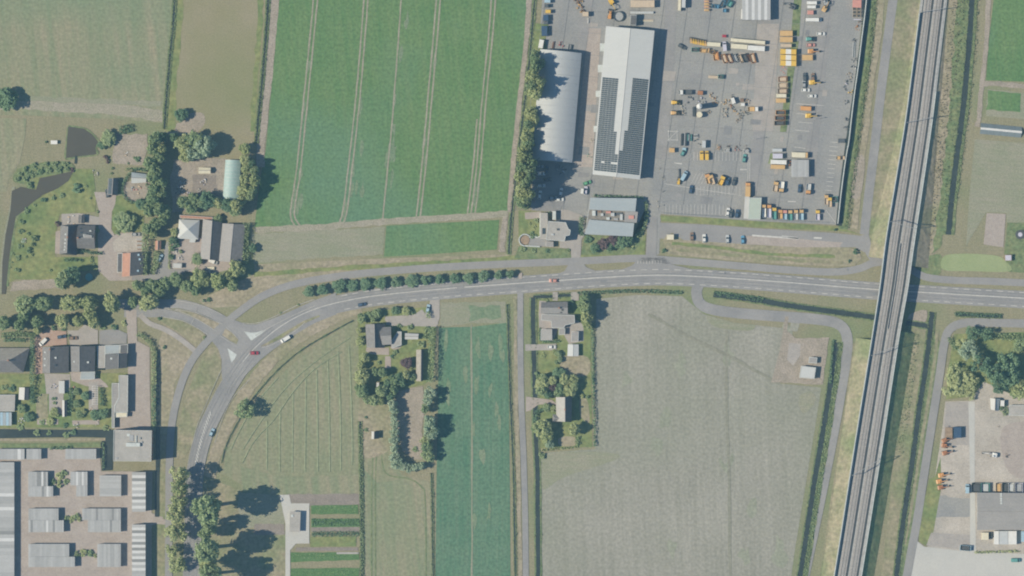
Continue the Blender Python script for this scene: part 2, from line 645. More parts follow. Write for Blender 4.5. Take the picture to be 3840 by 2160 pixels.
def reeds(pts, w, h=.7, dens=3.0, mat='reed', name='bank_reeds', off=0.0, size=.3):
    path = wpath(pts, .1)
    if off:
        path = offset(path, off)
    return obj(name, foliage_band(path, w, h, dens, size, mat, name), mat, kind='stuff')


def ditch(pts, w, bank=None, layer=6, reed=2.2, mat='water', h=.7):
    """water between low grassy banks with reeds along both edges"""
    p = wpath(pts, .1)
    obj('ditch_bank', ribbon_mb(p, w + (bank or 1.6), zlay(layer - 1), jag=.2), 'lush', kind='structure')
    obj('ditch_water', ribbon_mb(p, w, zlay(layer), jag=.15), mat, kind='structure')
    if reed:
        mb = MB()
        for s in (-1, 1):
            b = foliage_band(offset(p, s * (w / 2 + .15)), .9, h, reed, .28, 'reed', 'bank_reeds')
            mb.add(b.v, b.f)
        obj('bank_reeds', mb, 'reed', kind='stuff')


# ------------------------------------------------------------------ building builders
def lerp(a, b, t):
    return tuple(p + (q - p) * t for p, q in zip(a, b))


def inset(c, d):
    """move the corners of a convex outline inwards by d metres"""
    cx, cy = sum(p[0] for p in c) / len(c), sum(p[1] for p in c) / len(c)
    res = []
    for p in c:
        l = sqrt((p[0] - cx) ** 2 + (p[1] - cy) ** 2)
        k = max(.3, 1 - d * 1.35 / l)
        res.append((cx + (p[0] - cx) * k, cy + (p[1] - cy) * k))
    return res


WIN = {}


def openings(parent, wq, h, doors=1, every=4.5, zs=(1.0,), most=3):
    """windows (frame > pane) and a door set into the walls"""
    k = 0
    for i, (a, b) in enumerate(zip(wq, wq[1:] + wq[:1])):
        l = sqrt((a[0] - b[0]) ** 2 + (a[1] - b[1]) ** 2)
        if l < 2.5:
            continue
        ang = atan2(b[1] - a[1], b[0] - a[0])
        n = min(most, int(l / every))
        for j in range(n):
            t = (j + .5) / n
            for z in zs:
                if z + 1.3 > h:
                    continue
                if 'w' not in WIN:
                    WIN['w'] = MB().box(0, 0, 0, 1.3, .12, 1.2).mesh('window', 'frame')
                    WIN['p'] = MB().box(0, 0, .1, 1.1, .16, 1.0).mesh('pane', 'glass')
                x, y = a[0] + (b[0] - a[0]) * t, a[1] + (b[1] - a[1]) * t
                w = obj('window', WIN['w'], parent=parent, loc=(x, y, z), rot=ang)
                obj('pane', WIN['p'], parent=w)
        if doors and i == 2:
            if 'd' not in WIN:
                WIN['d'] = MB().box(0, 0, .02, 1.0, .12, 2.1).mesh('door', 'wood')
                WIN['h'] = MB().box(.38, 0, 1.0, .08, .2, .06).mesh('handle', 'dark')
            x, y = lerp(a, b, .12)
            d = obj('door', WIN['d'], parent=parent, loc=(x, y, 0), rot=ang)
            obj('handle', WIN['h'], parent=d)


def gable(name, label, cat, c, eave, ridge, axis, rm, wm='brick', hip=0.0, group=None, over=.35, chim=(), sky=(), rm2=None, lean=True, most=3, at=.5, doors=1):
    """pitched roof over an outline NW, NE, SE, SW measured at the eaves"""
    P = [W(*p, eave) for p in c]
    cx, cy = sum(p[0] for p in P) / 4, sum(p[1] for p in P) / 4
    P = [(p[0] - cx, p[1] - cy) for p in P]
    t = thing(name, label, cat, (cx, cy, 0), group=group)
    A, B, C, D = [(p[0], p[1], eave) for p in P]
    if axis == 'y':
        r0, r1 = lerp(A, B, at), lerp(D, C, at)
    else:
        r0, r1 = lerp(A, D, at), lerp(B, C, at)
    r0, r1 = (r0[0], r0[1], ridge), (r1[0], r1[1], ridge)
    h0, h1 = lerp(r0, r1, hip), lerp(r1, r0, hip)
    if axis == 'y':
        slopes = [[A, D, h1, h0], [h0, h1, C, B]]
        ends = [[A, h0, B], [D, C, h1]]
    else:
        slopes = [[A, h0, h1, B], [h0, D, C, h1]]
        ends = [[A, D, h0], [B, h1, C]]
    mats = [rm, rm2 or rm]  # differing tones paint the sunny and the shaded slope into the roof
    if hip >= .499:
        slopes = [[q for i, q in enumerate(s) if s.index(q) == i] for s in slopes]
        slopes = [[s[0], s[1], s[2]] if axis == 'y' and k == 0 else s[:3] if len(s) >= 3 else s for k, s in enumerate(slopes)]
        slopes = [[A, D, h0], [h0, C, B]] if axis == 'y' else [[A, h0, B], [h0, D, C]]
    sl = []
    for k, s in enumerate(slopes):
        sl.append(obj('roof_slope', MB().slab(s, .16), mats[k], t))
    if hip > 0:
        for e in ends:
            obj('roof_slope', MB().slab(e, .16), mats[1] if rm2 else rm, t)
    if hip < .499:
        obj('ridge_cap', MB().tube((h0[0], h0[1], ridge + .02), (h1[0], h1[1], ridge + .02), .16, 6), 'roof_grey' if rm != 'roof_white' else 'roof_light', t)
    wq = inset(P, over)
    mb = MB().prism(wq, 0, eave - .18)
    if hip == 0:
        kk = 0
        a, b, c_, d = wq
        for g in (((a, b), (d, c_)) if axis == 'y' else ((a, d), (b, c_))):
            m_ = lerp(g[0], g[1], at)
            n_ = lerp(m_, (0, 0), .01)
            mb.add([(*g[0], eave - .19), (*g[1], eave - .19), (m_[0], m_[1], ridge - .22)], [(0, 1, 2)])
    obj('wall', mb, wm, t)
    openings(t, wq, eave, most=most, doors=doors)
    for u in chim:
        p = lerp(r0, r1, u)
        ch = obj('chimney', MB().box(p[0], p[1], ridge - .5, .8, .8, 1.6), 'brick', t)
        obj('chimney_pot', MB().cyl(p[0], p[1], ridge + 1.1, ridge + 1.4, .18, 8), 'roof_red', ch)
    for si, u, v, mt in sky:
        s = slopes[si]
        if len(s) < 4:
            continue
        p0, p1 = lerp(s[0], s[1], u), lerp(s[3], s[2], u)
        q = lerp(p0, p1, v)
        obj('skylight', MB().box(q[0], q[1], q[2] - .25, 1.0, .9, .45), mt, t)
    return t, (A, B, C, D, r0, r1, slopes)


def flat(name, label, cat, pts, h, rm='roof_flat', wm='wall', par=.25, units=(), group=None, most=2, pm='white_c', doors=1):
    """flat roof on an outline measured at roof height; units = (x, y, w, d, h, name, mat)"""
    P = [W(*p, h) for p in pts]
    n = len(P)
    cx, cy = sum(p[0] for p in P) / n, sum(p[1] for p in P) / n
    P = [(p[0] - cx, p[1] - cy) for p in P]
    if sum(p[0] * q[1] - q[0] * p[1] for p, q in zip(P, P[1:] + P[:1])) > 0:
        P = P[::-1]
    t = thing(name, label, cat, (cx, cy, 0), group=group)
    obj('wall', MB().prism(P, 0, h - .02), wm, t)
    obj('roof', MB().prism(inset(P, .22) if n == 4 else P, h - .015, h + .05), rm, t)
    if par:
        for a, b in zip(P, P[1:] + P[:1]):
            l = sqrt((a[0] - b[0]) ** 2 + (a[1] - b[1]) ** 2)
            obj('parapet', MB().box((a[0] + b[0]) / 2, (a[1] + b[1]) / 2, h - .1, l + .1, .24, par + .1 + rnd.uniform(-.004, .004), atan2(b[1] - a[1], b[0] - a[0])), pm, t)
    if most:
        openings(t, P, h, doors=doors, zs=(1.0, 4.0, 7.0, 10.0), most=most)
    for x, y, w, d, hh, nm, mt in units:
        ux, uy = W(x, y, h)
        obj(nm, MB().box(ux - cx, uy - cy, h + .03, M(w), M(d), hh), mt, t)
    return t


def shed(label, x0, y0, x1, y1, h, panels, axis='x', bright=(), dull=(), group=None, name='storage_shed', cat='shed', wm='metalw', tilt=0.0, pal=None):
    """low shed whose roof is laid in separate sheets"""
    c = [W(x0, y0, h), W(x1, y0, h), W(x1, y1, h), W(x0, y1, h)]
    cx, cy = (c[0][0] + c[2][0]) / 2, (c[0][1] + c[2][1]) / 2
    w, d = abs(c[1][0] - c[0][0]), abs(c[3][1] - c[0][1])
    t = thing(name, label, cat, (cx, cy, 0), group=group)
    obj('wall', MB().box(0, 0, 0, w - .3, d - .3, h - .12), wm, t)
    pw = (w if axis == 'x' else d) / panels
    me = {}
    for i in range(panels):
        g = 5 if i in bright else 6 if i in dull else rnd.choice((0, 1, 2, 3, 4, 0, 3))
        if pal:
            g = pal[i % len(pal)]
        if g not in me:
            me[g] = (MB().box(0, 0, 0, pw - .05, d, .09) if axis == 'x' else MB().box(0, 0, 0, w, pw - .05, .09)).mesh('roof_sheet', GREYS[g])
        o = -(w if axis == 'x' else d) / 2 + pw * (i + .5)
        p = (o, 0) if axis == 'x' else (0, -o)
        obj('roof_sheet', me[g], parent=t, loc=(p[0], p[1], h - .1 + rnd.uniform(0, .035)))
    for i in range(2):
        obj('door', MB().box((i - .5) * w * .5, -d / 2 + .13, .02, min(2.4, w * .3), .1, min(2.2, h - .4)), 'p_dgrey', t)
    return t


# ------------------------------------------------------------------ vehicles and machines (x is forwards)
MC = {}


def part(key, fn, mat):
    k = (key, mat)
    if k not in MC:
        MC[k] = fn(MB()).mesh(key.split(':')[0], mat)
    return MC[k]


def wheels(t, xs, y, r, name='wheel', w=.24):
    for x in xs:
        for s in (-1, 1):
            k = 'wheel:%.2f%.2f' % (r, w)
            o = obj('wheel', part(k, lambda m: m.tube((0, -w / 2, 0), (0, w / 2, 0), r, 12), 'tyre'), parent=t, loc=(x, s * y, r))
            obj('rim', part('rim:%.2f%.2f' % (r, w), lambda m: m.tube((0, -w / 2 - .01, 0), (0, w / 2 + .01, 0), r * .55, 8), 'p_silver'), parent=o)


def base(name, label, cat, x, y, ang, group):
    wx, wy = W(x, y, .8)
    return thing(name, label, cat, (wx, wy, .235), radians(ang), group)


def car(x, y, ang, colr, label, group=None, name='parked_car', k=1.0):
    t = base(name, label, 'car', x, y, ang, group)
    cm = 'p_' + colr
    obj('body', part('body:car', lambda m: m.loft([(-2.15, .72, .45, .72, .6), (-2.05, .86, .3, .93, .78), (-1.1, .9, .25, .98, .8), (.9, .9, .25, .93, .8), (1.75, .86, .28, .84, .74), (2.15, .7, .42, .66, .58)]), cm), parent=t)
    obj('roof', part('roof:car', lambda m: m.loft([(-1.5, .60, .99, 1.42, .55), (-.6, .66, 1.0, 1.50, .58), (.1, .64, 1.0, 1.47, .56)]), cm), parent=t)
    obj('windscreen', part('windscreen:car', lambda m: m.slab([(.13, -.6, 1.44), (.95, -.74, .97), (.95, .74, .97), (.13, .6, 1.44)], .05), 'glass'), parent=t)
    obj('rear_window', part('rear_window:car', lambda m: m.slab([(-1.52, .58, 1.40), (-2.0, .68, .98), (-2.0, -.68, .98), (-1.52, -.58, 1.40)], .05), 'glass'), parent=t)
    for s in (-1, 1):
        obj('side_window', part('side_window:car%d' % s, lambda m: m.add([(-1.5, s * .76, .99), (.7, s * .76, .99), (.1, s * .64, 1.38), (-1.3, s * .64, 1.38)], [(0, 1, 2, 3) if s < 0 else (3, 2, 1, 0)]), 'glass'), parent=t)
        obj('headlight', part('headlight:car', lambda m: m.box(0, 0, 0, .12, .34, .14), 'frame'), parent=t, loc=(2.03, s * .52, .58))
    wheels(t, (-1.35, 1.35), .8, .32)
    return t


def van(x, y, ang, colr, label, group=None, name='parked_van', l=5.4, h=2.3, w=1.95):
    t = base(name, label, 'van', x, y, ang, group)
    cm = 'p_' + colr
    obj('body', part('body:van%.1f%.1f' % (l, h), lambda m: m.loft([(-l / 2, w / 2 - .05, .35, h, w / 2 - .18), (l / 2 - 1.5, w / 2, .3, h + .05, w / 2 - .15), (l / 2 - .8, w / 2, .3, 1.35, w / 2 - .1), (l / 2, w / 2 - .15, .4, .95, w / 2 - .25)]), cm), parent=t)
    obj('windscreen', part('windscreen:van%.1f%.1f' % (l, h), lambda m: m.slab([(l / 2 - 1.45, -w / 2 + .22, h + .03), (l / 2 - .8, -w / 2 + .16, 1.39), (l / 2 - .8, w / 2 - .16, 1.39), (l / 2 - 1.45, w / 2 - .22, h + .03)], .03), 'glass'), parent=t)
    for s in (-1, 1):
        obj('headlight', part('headlight:car', lambda m: m.box(0, 0, 0, .12, .34, .14), 'frame'), parent=t, loc=(l / 2 - .08, s * .6, .7))
    wheels(t, (-l / 2 + 1.0, l / 2 - .95), w / 2 - .08, .36)
    return t


def truck(x, y, ang, cab, bed, label, group=None, name='truck', l=7.0, w=2.3, load=True, bedh=.7, cat='truck'):
    """tipper or flatbed: chassis, cab with windscreen, load bed with sides"""
    t = base(name, label, cat, x, y, ang, group)
    obj('chassis', part('chassis:%.1f%.1f' % (l, w), lambda m: m.box(-.1, 0, .55, l - .4, .9, .35), 'dark'), parent=t)
    c = obj('cab', part('cab:%.1f%.1f' % (l, w), lambda m: m.loft([(l / 2 - 1.9, w / 2, .6, 2.55, w / 2 - .12), (l / 2 - .5, w / 2, .55, 2.6, w / 2 - .12), (l / 2, w / 2 - .05, .5, 1.5, w / 2 - .1)]), 'p_' + cab), parent=t)
    obj('windscreen', part('windscreen:t%.1f%.1f' % (l, w), lambda m: m.slab([(l / 2 - .46, -w / 2 + .2, 2.55), (l / 2 + .02, -w / 2 + .15, 1.55), (l / 2 + .02, w / 2 - .15, 1.55), (l / 2 - .46, w / 2 - .2, 2.55)], .04), 'glass'), parent=c)
    bl = l - 2.2
    b = obj('load_bed', part('load_bed:%.1f%.1f' % (l, w), lambda m: m.box(-l / 2 + bl / 2, 0, .95, bl, w, .15), 'p_' + bed), parent=t)
    for s in (-1, 1):
        obj('side_board', part('side_board:%.1f%.1f%.1f' % (l, w, bedh), lambda m: m.box(0, 0, 0, bl, .08, bedh), 'p_' + bed), parent=b, loc=(-l / 2 + bl / 2, s * (w / 2 - .05), 1.1))
    obj('tailboard', part('tailboard:%.1f%.1f' % (w, bedh), lambda m: m.box(0, 0, 0, .08, w - .2, bedh), 'p_' + bed), parent=b, loc=(-l / 2 + .06, 0, 1.1))
    wheels(t, (-l / 2 + 1.3, l / 2 - 1.1), w / 2 - .14, .45, w=.3)
    return t


def box_truck(x, y, ang, cab, box, label, group=None, name='box_truck', l=7.5, w=2.4, h=3.2):
    t = base(name, label, 'truck', x, y, ang, group)
    obj('chassis', part('chassis:%.1f%.1f' % (l, w), lambda m: m.box(-.1, 0, .55, l - .4, .9, .35), 'dark'), parent=t)
    c = obj('cab', part('cab:%.1f%.1f' % (l, w), lambda m: m.loft([(l / 2 - 1.9, w / 2, .6, 2.55, w / 2 - .12), (l / 2 - .5, w / 2, .55, 2.6, w / 2 - .12), (l / 2, w / 2 - .05, .5, 1.5, w / 2 - .1)]), 'p_' + cab), parent=t)
    obj('windscreen', part('windscreen:t%.1f%.1f' % (l, w), lambda m: m.slab([(l / 2 - .46, -w / 2 + .2, 2.55), (l / 2 + .02, -w / 2 + .15, 1.55), (l / 2 + .02, w / 2 - .15, 1.55), (l / 2 - .46, w / 2 - .2, 2.55)], .04), 'glass'), parent=c)
    obj('cargo_box', part('cargo_box:%.1f%.1f%.1f' % (l, w, h), lambda m: m.box(-1.05, 0, .92, l - 2.2, w, h - .92), 'p_' + box), parent=t)
    obj('rear_door', part('rear_door:%.1f%.1f' % (w, h), lambda m: m.box(0, 0, 1.0, .06, w - .2, h - 1.15), 'p_silver'), parent=t, loc=(-l / 2 + .02, 0, 0))
    wheels(t, (-l / 2 + 1.3, l / 2 - 1.1), w / 2 - .14, .45, w=.3)
    return t


def container(x, y, ang, l, w, h, colr, label, group=None, name='container', cat='container', roofc=None, frame=True):
    """steel box with corner posts, ribbed sides, end doors; l and w in tile units"""
    t = base(name, label, cat, x, y, ang, group)
    L_, Wd = M(l), M(w)
    mb = MB().box(0, 0, .1, L_ - .1, Wd - .1, h - .2)
    n = max(2, int(L_ / .9))
    for i in range(n):
        for s in (-1, 1):
            mb.box(-L_ / 2 + L_ * (i + .5) / n, s * (Wd / 2 - .04), .3, .3, .06, h - .6)
    obj('body', mb, 'p_' + colr, t)
    obj('roof_sheet', MB().box(0, 0, h - .1, L_ - .16, Wd - .16, .1), 'p_' + (roofc or colr), t)
    for s in (-1, 1):
        for q in (-1, 1):
            obj('corner_post', MB().box(s * (L_ / 2 - .07), q * (Wd / 2 - .07), 0, .16, .16, h + .02), 'p_' + colr, t)
        d = obj('end_door', MB().box(L_ / 2 - .03, s * Wd * .23, .25, .05, Wd * .42, h - .5), 'p_' + colr, t)
        obj('lock_bar', MB().box(L_ / 2 + .005, s * Wd * .1, .4, .05, .05, h - .9), 'p_silver', d)
    return t


def skip(x, y, ang, l, w, h, colr, label, group=None, name='skip_container', fill='dark', cat='skip'):
    """open-topped bin with sloping ends"""
    t = base(name, label, cat, x, y, ang, group)
    L_, Wd = M(l), M(w)
    b = L_ * .86
    obj('floor_plate', MB().box(0, 0, .1, b, Wd - .1, .12), 'p_' + colr, t)
    for s in (-1, 1):
        obj('side_panel', MB().slab([(-L_ / 2, s * Wd / 2, h), (-b / 2, s * Wd / 2 * .94, .1), (b / 2, s * Wd / 2 * .94, .1), (L_ / 2, s * Wd / 2, h)][::s], .05).box(0, s * (Wd / 2 - .06), .2, b, .07, h - .2), 'p_' + colr, t)
        obj('end_panel', MB().box(s * (L_ / 2 - .1), 0, .15, .1, Wd - .15, h - .15), 'p_' + colr, t)
        obj('rim_bar', MB().box(0, s * (Wd / 2 - .04), h - .1, L_, .14, .12), 'p_' + colr, t)
    if fill:
        obj('load', MB().box(0, 0, .25, b * .92, Wd * .82, h * .45, 0, .9, .85), fill if fill in MAT else 'p_' + fill, t)
    return t


def digger(x, y, ang, colr, label, group=None, name='excavator', k=1.0, boom=1.0, cat='excavator', swing=0):
    t = base(name, label, cat, x, y, ang, group)
    t.scale = (k, k, k)
    for s in (-1, 1):
        obj('crawler_track', part('crawler_track', lambda m: m.loft([(-1.6, .26, .25, .6, .26), (-1.2, .26, .02, .8, .26), (1.2, .26, .02, .8, .26), (1.6, .26, .25, .6, .26)]), 'dark'), parent=t, loc=(0, s * .95, 0))
    obj('engine_housing', part('engine_housing', lambda m: m.loft([(-1.7, 1.0, .9, 1.7, .9), (-1.2, 1.15, .85, 1.95, 1.0), (.2, 1.15, .85, 1.8, 1.0), (1.1, 1.1, .9, 1.3, .95)]), 'p_' + colr), parent=t)
    c = obj('cab', part('cab:digger', lambda m: m.box(.45, .62, 1.2, 1.3, .95, 1.5, 0, .85, .9), 'p_' + colr), parent=t)
    obj('windscreen', part('windscreen:digger', lambda m: m.slab([(1.02, .24, 2.6), (1.13, .2, 1.5), (1.13, 1.04, 1.5), (1.02, 1.0, 2.6)], .03), 'glass'), parent=c)
    b = boom
    obj('boom', part('boom:%.1f' % b, lambda m: m.tube((.9, -.25, 1.5), (2.2 * b, -.25, 3.1), .2, 6).tube((2.2 * b, -.25, 3.1), (3.9 * b, -.25, 2.7), .18, 6), 'p_' + colr), parent=t)
    obj('stick', part('stick:%.1f' % b, lambda m: m.tube((3.8 * b, -.25, 2.8), (4.5 * b, -.25, .9), .14, 6), 'p_' + colr), parent=t)
    obj('bucket', part('bucket:%.1f' % b, lambda m: m.loft([(4.1 * b, .45, .15, .9, .4), (4.7 * b, .5, .1, .7, .45)]), 'dark'), parent=t)
    return t


def loader(x, y, ang, colr, label, group=None, name='wheel_loader', k=1.0, cat='machine'):
    t = base(name, label, cat, x, y, ang, group)
    t.scale = (k, k, k)
    obj('engine_housing', part('engine_housing:loader', lambda m: m.loft([(-2.3, .8, .8, 1.6, .7), (-1.9, .9, .7, 1.8, .8), (-.4, .9, .7, 1.75, .8)]), 'p_' + colr), parent=t)
    obj('front_frame', part('front_frame', lambda m: m.box(.9, 0, .6, 1.6, 1.0, .7, 0, .8, .8), 'p_' + colr), parent=t)
    c = obj('cab', part('cab:loader', lambda m: m.box(-.2, 0, 1.3, 1.3, 1.4, 1.5, 0, .9, .86), 'p_' + colr), parent=t)
    obj('windscreen', part('windscreen:loader', lambda m: m.slab([(.42, -.6, 2.7), (.5, -.66, 1.7), (.5, .66, 1.7), (.42, .6, 2.7)], .03), 'glass'), parent=c)
    for s in (-1, 1):
        obj('lift_arm', part('lift_arm', lambda m: m.tube((.3, 0, 1.5), (2.3, 0, .6), .11, 5), 'p_' + colr), parent=t, loc=(0, s * .45, 0))
    obj('bucket', part('bucket:loader', lambda m: m.loft([(2.1, 1.2, .15, 1.0, 1.15), (2.45, 1.2, .1, .9, 1.15), (2.9, 1.2, .08, .2, 1.18)]), 'dark'), parent=t)
    wheels(t, (-1.35, 1.1), .95, .62, w=.45)
    return t


def trailer(x, y, ang, l, w, colr, label, group=None, name='flat_trailer', load=None, cat='trailer'):
    t = base(name, label, cat, x, y, ang, group)
    L_, Wd = M(l), M(w)
    b = obj('deck', MB().box(0, 0, .75, L_, Wd, .16), 'p_' + colr, t)
    n = max(2, int(L_ / 1.2))
    me = MB().box(0, 0, .91, L_ / n - .06, Wd - .1, .05).mesh('deck_board', 'wood' if colr in ('brown', 'grey', 'dgrey') else 'p_' + colr)
    for i in range(n):
        obj('deck_board', me, parent=b, loc=(-L_ / 2 + L_ * (i + .5) / n, 0, 0))
    obj('drawbar', MB().tube((L_ / 2, .3, .7), (L_ / 2 + .9, 0, .6), .06, 5).tube((L_ / 2, -.3, .7), (L_ / 2 + .9, 0, .6), .06, 5), 'dark', t)
    wheels(t, (-.4, .4), Wd / 2 - .1, .35)
    if load:
        obj('load', MB().box(-L_ * .05, 0, .97, L_ * .7, Wd * .7, .8, 0, .9, .9), 'p_' + load, t)
    return t


def heap(x, y, r, h, mat, label, name='material_heap', cat='heap', group=None, n=9, kind='lump'):
    """loose pile of separate pieces on the ground"""
    wx, wy = W(x, y, .3)
    t = thing(name, label, cat, (wx, wy, .22), rnd.uniform(0, 3), group)
    R = M(r)
    for i in range(n):
        a, d = rnd.uniform(0, 6.28), R * sqrt(rnd.random()) * .85
        sx, sy = rnd.uniform(.25, .6) * R * .7, rnd.uniform(.2, .45) * R * .7
        m_ = mat if isinstance(mat, str) else rnd.choice(mat)
        obj('piece', MB().box(0, 0, 0, sx, sy, h * rnd.uniform(.4, 1.0), 0, rnd.uniform(.6, .95), rnd.uniform(.6, .95)), m_, t, (cos(a) * d, sin(a) * d, 0), rnd.uniform(0, 3))
    return t


def stack(x, y, ang, l, w, n, mat, label, h=.9, name='timber_stack', cat='stack', group=None, gap=.35):
    """rows of long pieces laid side by side"""
    wx, wy = W(x, y, .5)
    t = thing(name, label, cat, (wx, wy, .22), radians(ang), group)
    L_, Wd = M(l), M(w)
    for i in range(n):
        q = Wd / n
        m_ = mat if isinstance(mat, str) else mat[i % len(mat)]
        obj('piece', MB().box(0, 0, 0, L_ * rnd.uniform(.85, 1), q * (1 - gap), h * rnd.uniform(.7, 1)), m_, t, (0, -Wd / 2 + q * (i + .5), 0))
    return t


def pole(x, y, h, label, name='lamp_post', cat='lamp post', arm=1.5, ang=0, group=None):
    wx, wy = W(x, y)
    t = thing(name, label, cat, (wx, wy, 0), radians(ang), group)
    obj('mast', MB().tube((0, 0, 0), (0, 0, h), .09, 6, .05), 'p_silver', t)
    if arm:
        obj('arm', MB().tube((0, 0, h - .05), (arm, 0, h + .1), .04, 5), 'p_silver', t)
        obj('lamp_head', MB().box(arm, 0, h, .7, .25, .15), 'p_grey', t)
    return t


def fence(pts, h, label, every=3.0, mat='p_grey', name='wire_fence', group=None, rails=2):
    p = [W(*q) for q in pts]
    t = thing(name, label, 'fence', (p[0][0], p[0][1], 0), group=group)
    o = p[0]
    p = [(a - o[0], b - o[1]) for a, b in p]
    me = MB().box(0, 0, 0, .09, .09, h).mesh('post', mat)
    for x, y, a in walk(p, every):
        obj('post', me, parent=t, loc=(x, y, 0))
    for k in range(rails):
        mb = MB()
        for a, b in zip(p, p[1:]):
            mb.tube((*a, h * (.45 + .5 * k / max(1, rails - 1))), (*b, h * (.45 + .5 * k / max(1, rails - 1))), .04, 4)
        obj('rail', mb, mat, t)
    return t


# ================================================================== THE SETTING
FULL = lambda: fr(0, 0, 3840)
FULL()
g = MB()
g.add([(-3000, -3000, 0), (3000, -3000, 0), (3000, 3000, 0), (-3000, 3000, 0)], [(0, 1, 2, 3)])
obj('ground', g, 'turf', kind='structure')

# fields
sheet('mown_field', [(-60, -60), (447, -60), (440, 0), (427, 130), (414, 310), (300, 300), (60, 290), (-60, 290)], 'mown', 1)
strip('field_headland', [(-60, 262), (60, 262), (200, 270), (320, 278), (412, 295)], 5.5, 'track', 2, jag=.5)
strip('field_headland', [(-60, 240), (120, 250), (260, 255), (405, 262)], 2.5, 'stubble', 3, jag=.4)
sheet('paddock_field', [(447, -60), (692, -60), (680, 0), (662, 180), (650, 340), (640, 400), (560, 400), (480, 345), (414, 330), (427, 130)], 'paddock', 1)
sheet('worn_soil', [(455, 305), (480, 285), (510, 285), (515, 310), (490, 335), (430, 342), (425, 325)], 'soil', 2, True)
strip('paddock_margin', [(455, -30), (448, 60), (436, 200), (430, 330)], 4.0, 'lawn', 2, jag=.6)
strip('paddock_margin', [(658, -30), (650, 110), (640, 250), (636, 330)], 2.6, 'lawn', 2, jag=.6)
strip('farm_track', [(695, -40), (685, 80), (672, 220), (658, 350), (655, 420)], 4.2, 'soil', 3, jag=.25)
sheet('crop_field', [(704, -60), (1338, -60), (1322, 150), (1300, 370), (1282, 534), (1130, 548), (960, 558), (640, 575), (652, 470), (668, 380), (686, 190)], 'crop', 2)
sheet('stubble_strip', [(632, 588), (800, 580), (968, 570), (964, 640), (800, 650), (640, 662)], 'stubble', 2, jag=.4)
sheet('crop_patch', [(972, 568), (1120, 560), (1256, 553), (1250, 628), (1100, 638), (966, 646)], 'crop', 2)
strip('farm_track', [(1272, 535), (1266, 590), (1262, 635)], 2.8, 'soil', 3, jag=.3)
strip('headland_track', [(640, 578), (800, 572), (960, 558), (1130, 547), (1278, 538)], 3.2, 'track', 3, jag=.4)
for i, (pts, gap) in enumerate((([(796, -30), (788, 60), (770, 240), (752, 420), (737, 520), (738, 550), (752, 572)], 2.0), ([(922, -30), (916, 60), (900, 250), (880, 430), (868, 530), (856, 566)], 2.0),
                                ([(1011, -30), (1000, 130), (985, 320), (965, 530), (962, 556)], 0), ([(1104, -30), (1098, 60), (1082, 240), (1066, 420), (1052, 545)], 2.0),
                                ([(1243, -30), (1235, 80), (1218, 250), (1204, 420), (1190, 538)], 2.0), ([(1200, 300), (1190, 420), (1176, 538)], 0))):
    p = wpath(pts)
    mb = MB()
    for o in ((-gap / 2, gap / 2) if gap else (0,)):
        ribbon_mb(p, .75, 4 * LAY + 0.0007, mb, o, .12)
    obj('wheel_track', mb, 'track', kind='structure')

# south side fields
sheet('hay_meadow', [(880, 812), (905, 800), (905, 1235), (700, 1240), (600, 1215), (560, 1190), (570, 1130), (600, 1080), (650, 1005), (720, 930), (800, 865)], 'hayfield', 1)
sheet('meadow_strip', [(600, 1170), (700, 1200), (905, 1195), (905, 1245), (720, 1248), (610, 1240)], 'mown', 2, jag=.4)
sheet('shaded_pasture', [(490, 1190), (610, 1235), (720, 1248), (720, 1460), (490, 1460)], 'verge', 1)
sheet('dark_plot', [(600, 1240), (718, 1245), (716, 1320), (600, 1330)], 'stubble', 2, jag=.4)
sheet('dark_plot', [(640, 1318), (716, 1318), (716, 1345), (640, 1345)], 'greysoil', 3, jag=.3)
sheet('soil_bed', [(722, 1242), (905, 1242), (905, 1270), (780, 1272), (722, 1264)], 'greysoil', 3, jag=.3)
sheet('mown_field', [(915, 1000), (1010, 1195), (1075, 1210), (1090, 1230), (1092, 1470), (915, 1470)], 'mown', 1)
sheet('meadow_strip', [(910, 1040), (985, 1040), (985, 1180), (1010, 1205), (950, 1215), (915, 1180)], 'hayfield', 2)
for pts in ([(960, 1100), (962, 1165), (978, 1195), (1030, 1205), (1060, 1225), (1070, 1260), (1072, 1470)], [(940, 1110), (935, 1250), (935, 1470)], [(948, 1120), (944, 1250), (945, 1470)]):
    strip('wheel_track', pts, .6, 'lush', 3, jag=.1)
sheet('crop_patch', [(1108, 762), (1272, 758), (1276, 815), (1200, 812), (1108, 822)], 'stubble', 2, jag=.3)
sheet('crop_patch', [(1180, 770), (1262, 768), (1264, 800), (1182, 806)], 'crop_thin', 3, jag=.8)
for i in range(30):
    y = rnd.uniform(330, 545) if i % 4 else rnd.uniform(0, 330)
    x = rnd.choice((745, 745, 872, 875, 900, 965, 1060, 1195)) + (540 - y) * .1 + rnd.uniform(-12, 12)
    a_ = [(x + cos(k) * rnd.uniform(2, 7) - sin(k) * 2, y + sin(k) * rnd.uniform(8, 30)) for k in (0, .8, 1.6, 2.4, 3.2, 4, 4.8, 5.6)]
    sheet('thin_crop_patch', a_, 'crop_thin', 3, True)
for i in range(16):
    x, y = rnd.uniform(1112, 1268), rnd.uniform(840, 1440)
    a_ = [(x + cos(k) * rnd.uniform(3, 9), y + sin(k) * rnd.uniform(8, 34)) for k in (0, .8, 1.6, 2.4, 3.2, 4, 4.8, 5.6)]
    sheet('thin_crop_patch', a_, 'crop_thin', 3, True)
sheet('cabbage_field', [(1104, 824), (1190, 822), (1274, 812), (1280, 1000), (1283, 1250), (1284, 1470), (1095, 1470), (1098, 1200), (1102, 1000)], 'crop_blue', 2)
strip('wheel_track', [(1185, 815), (1187, 1100), (1187, 1470)], .8, 'stubble', 3, jag=.2)
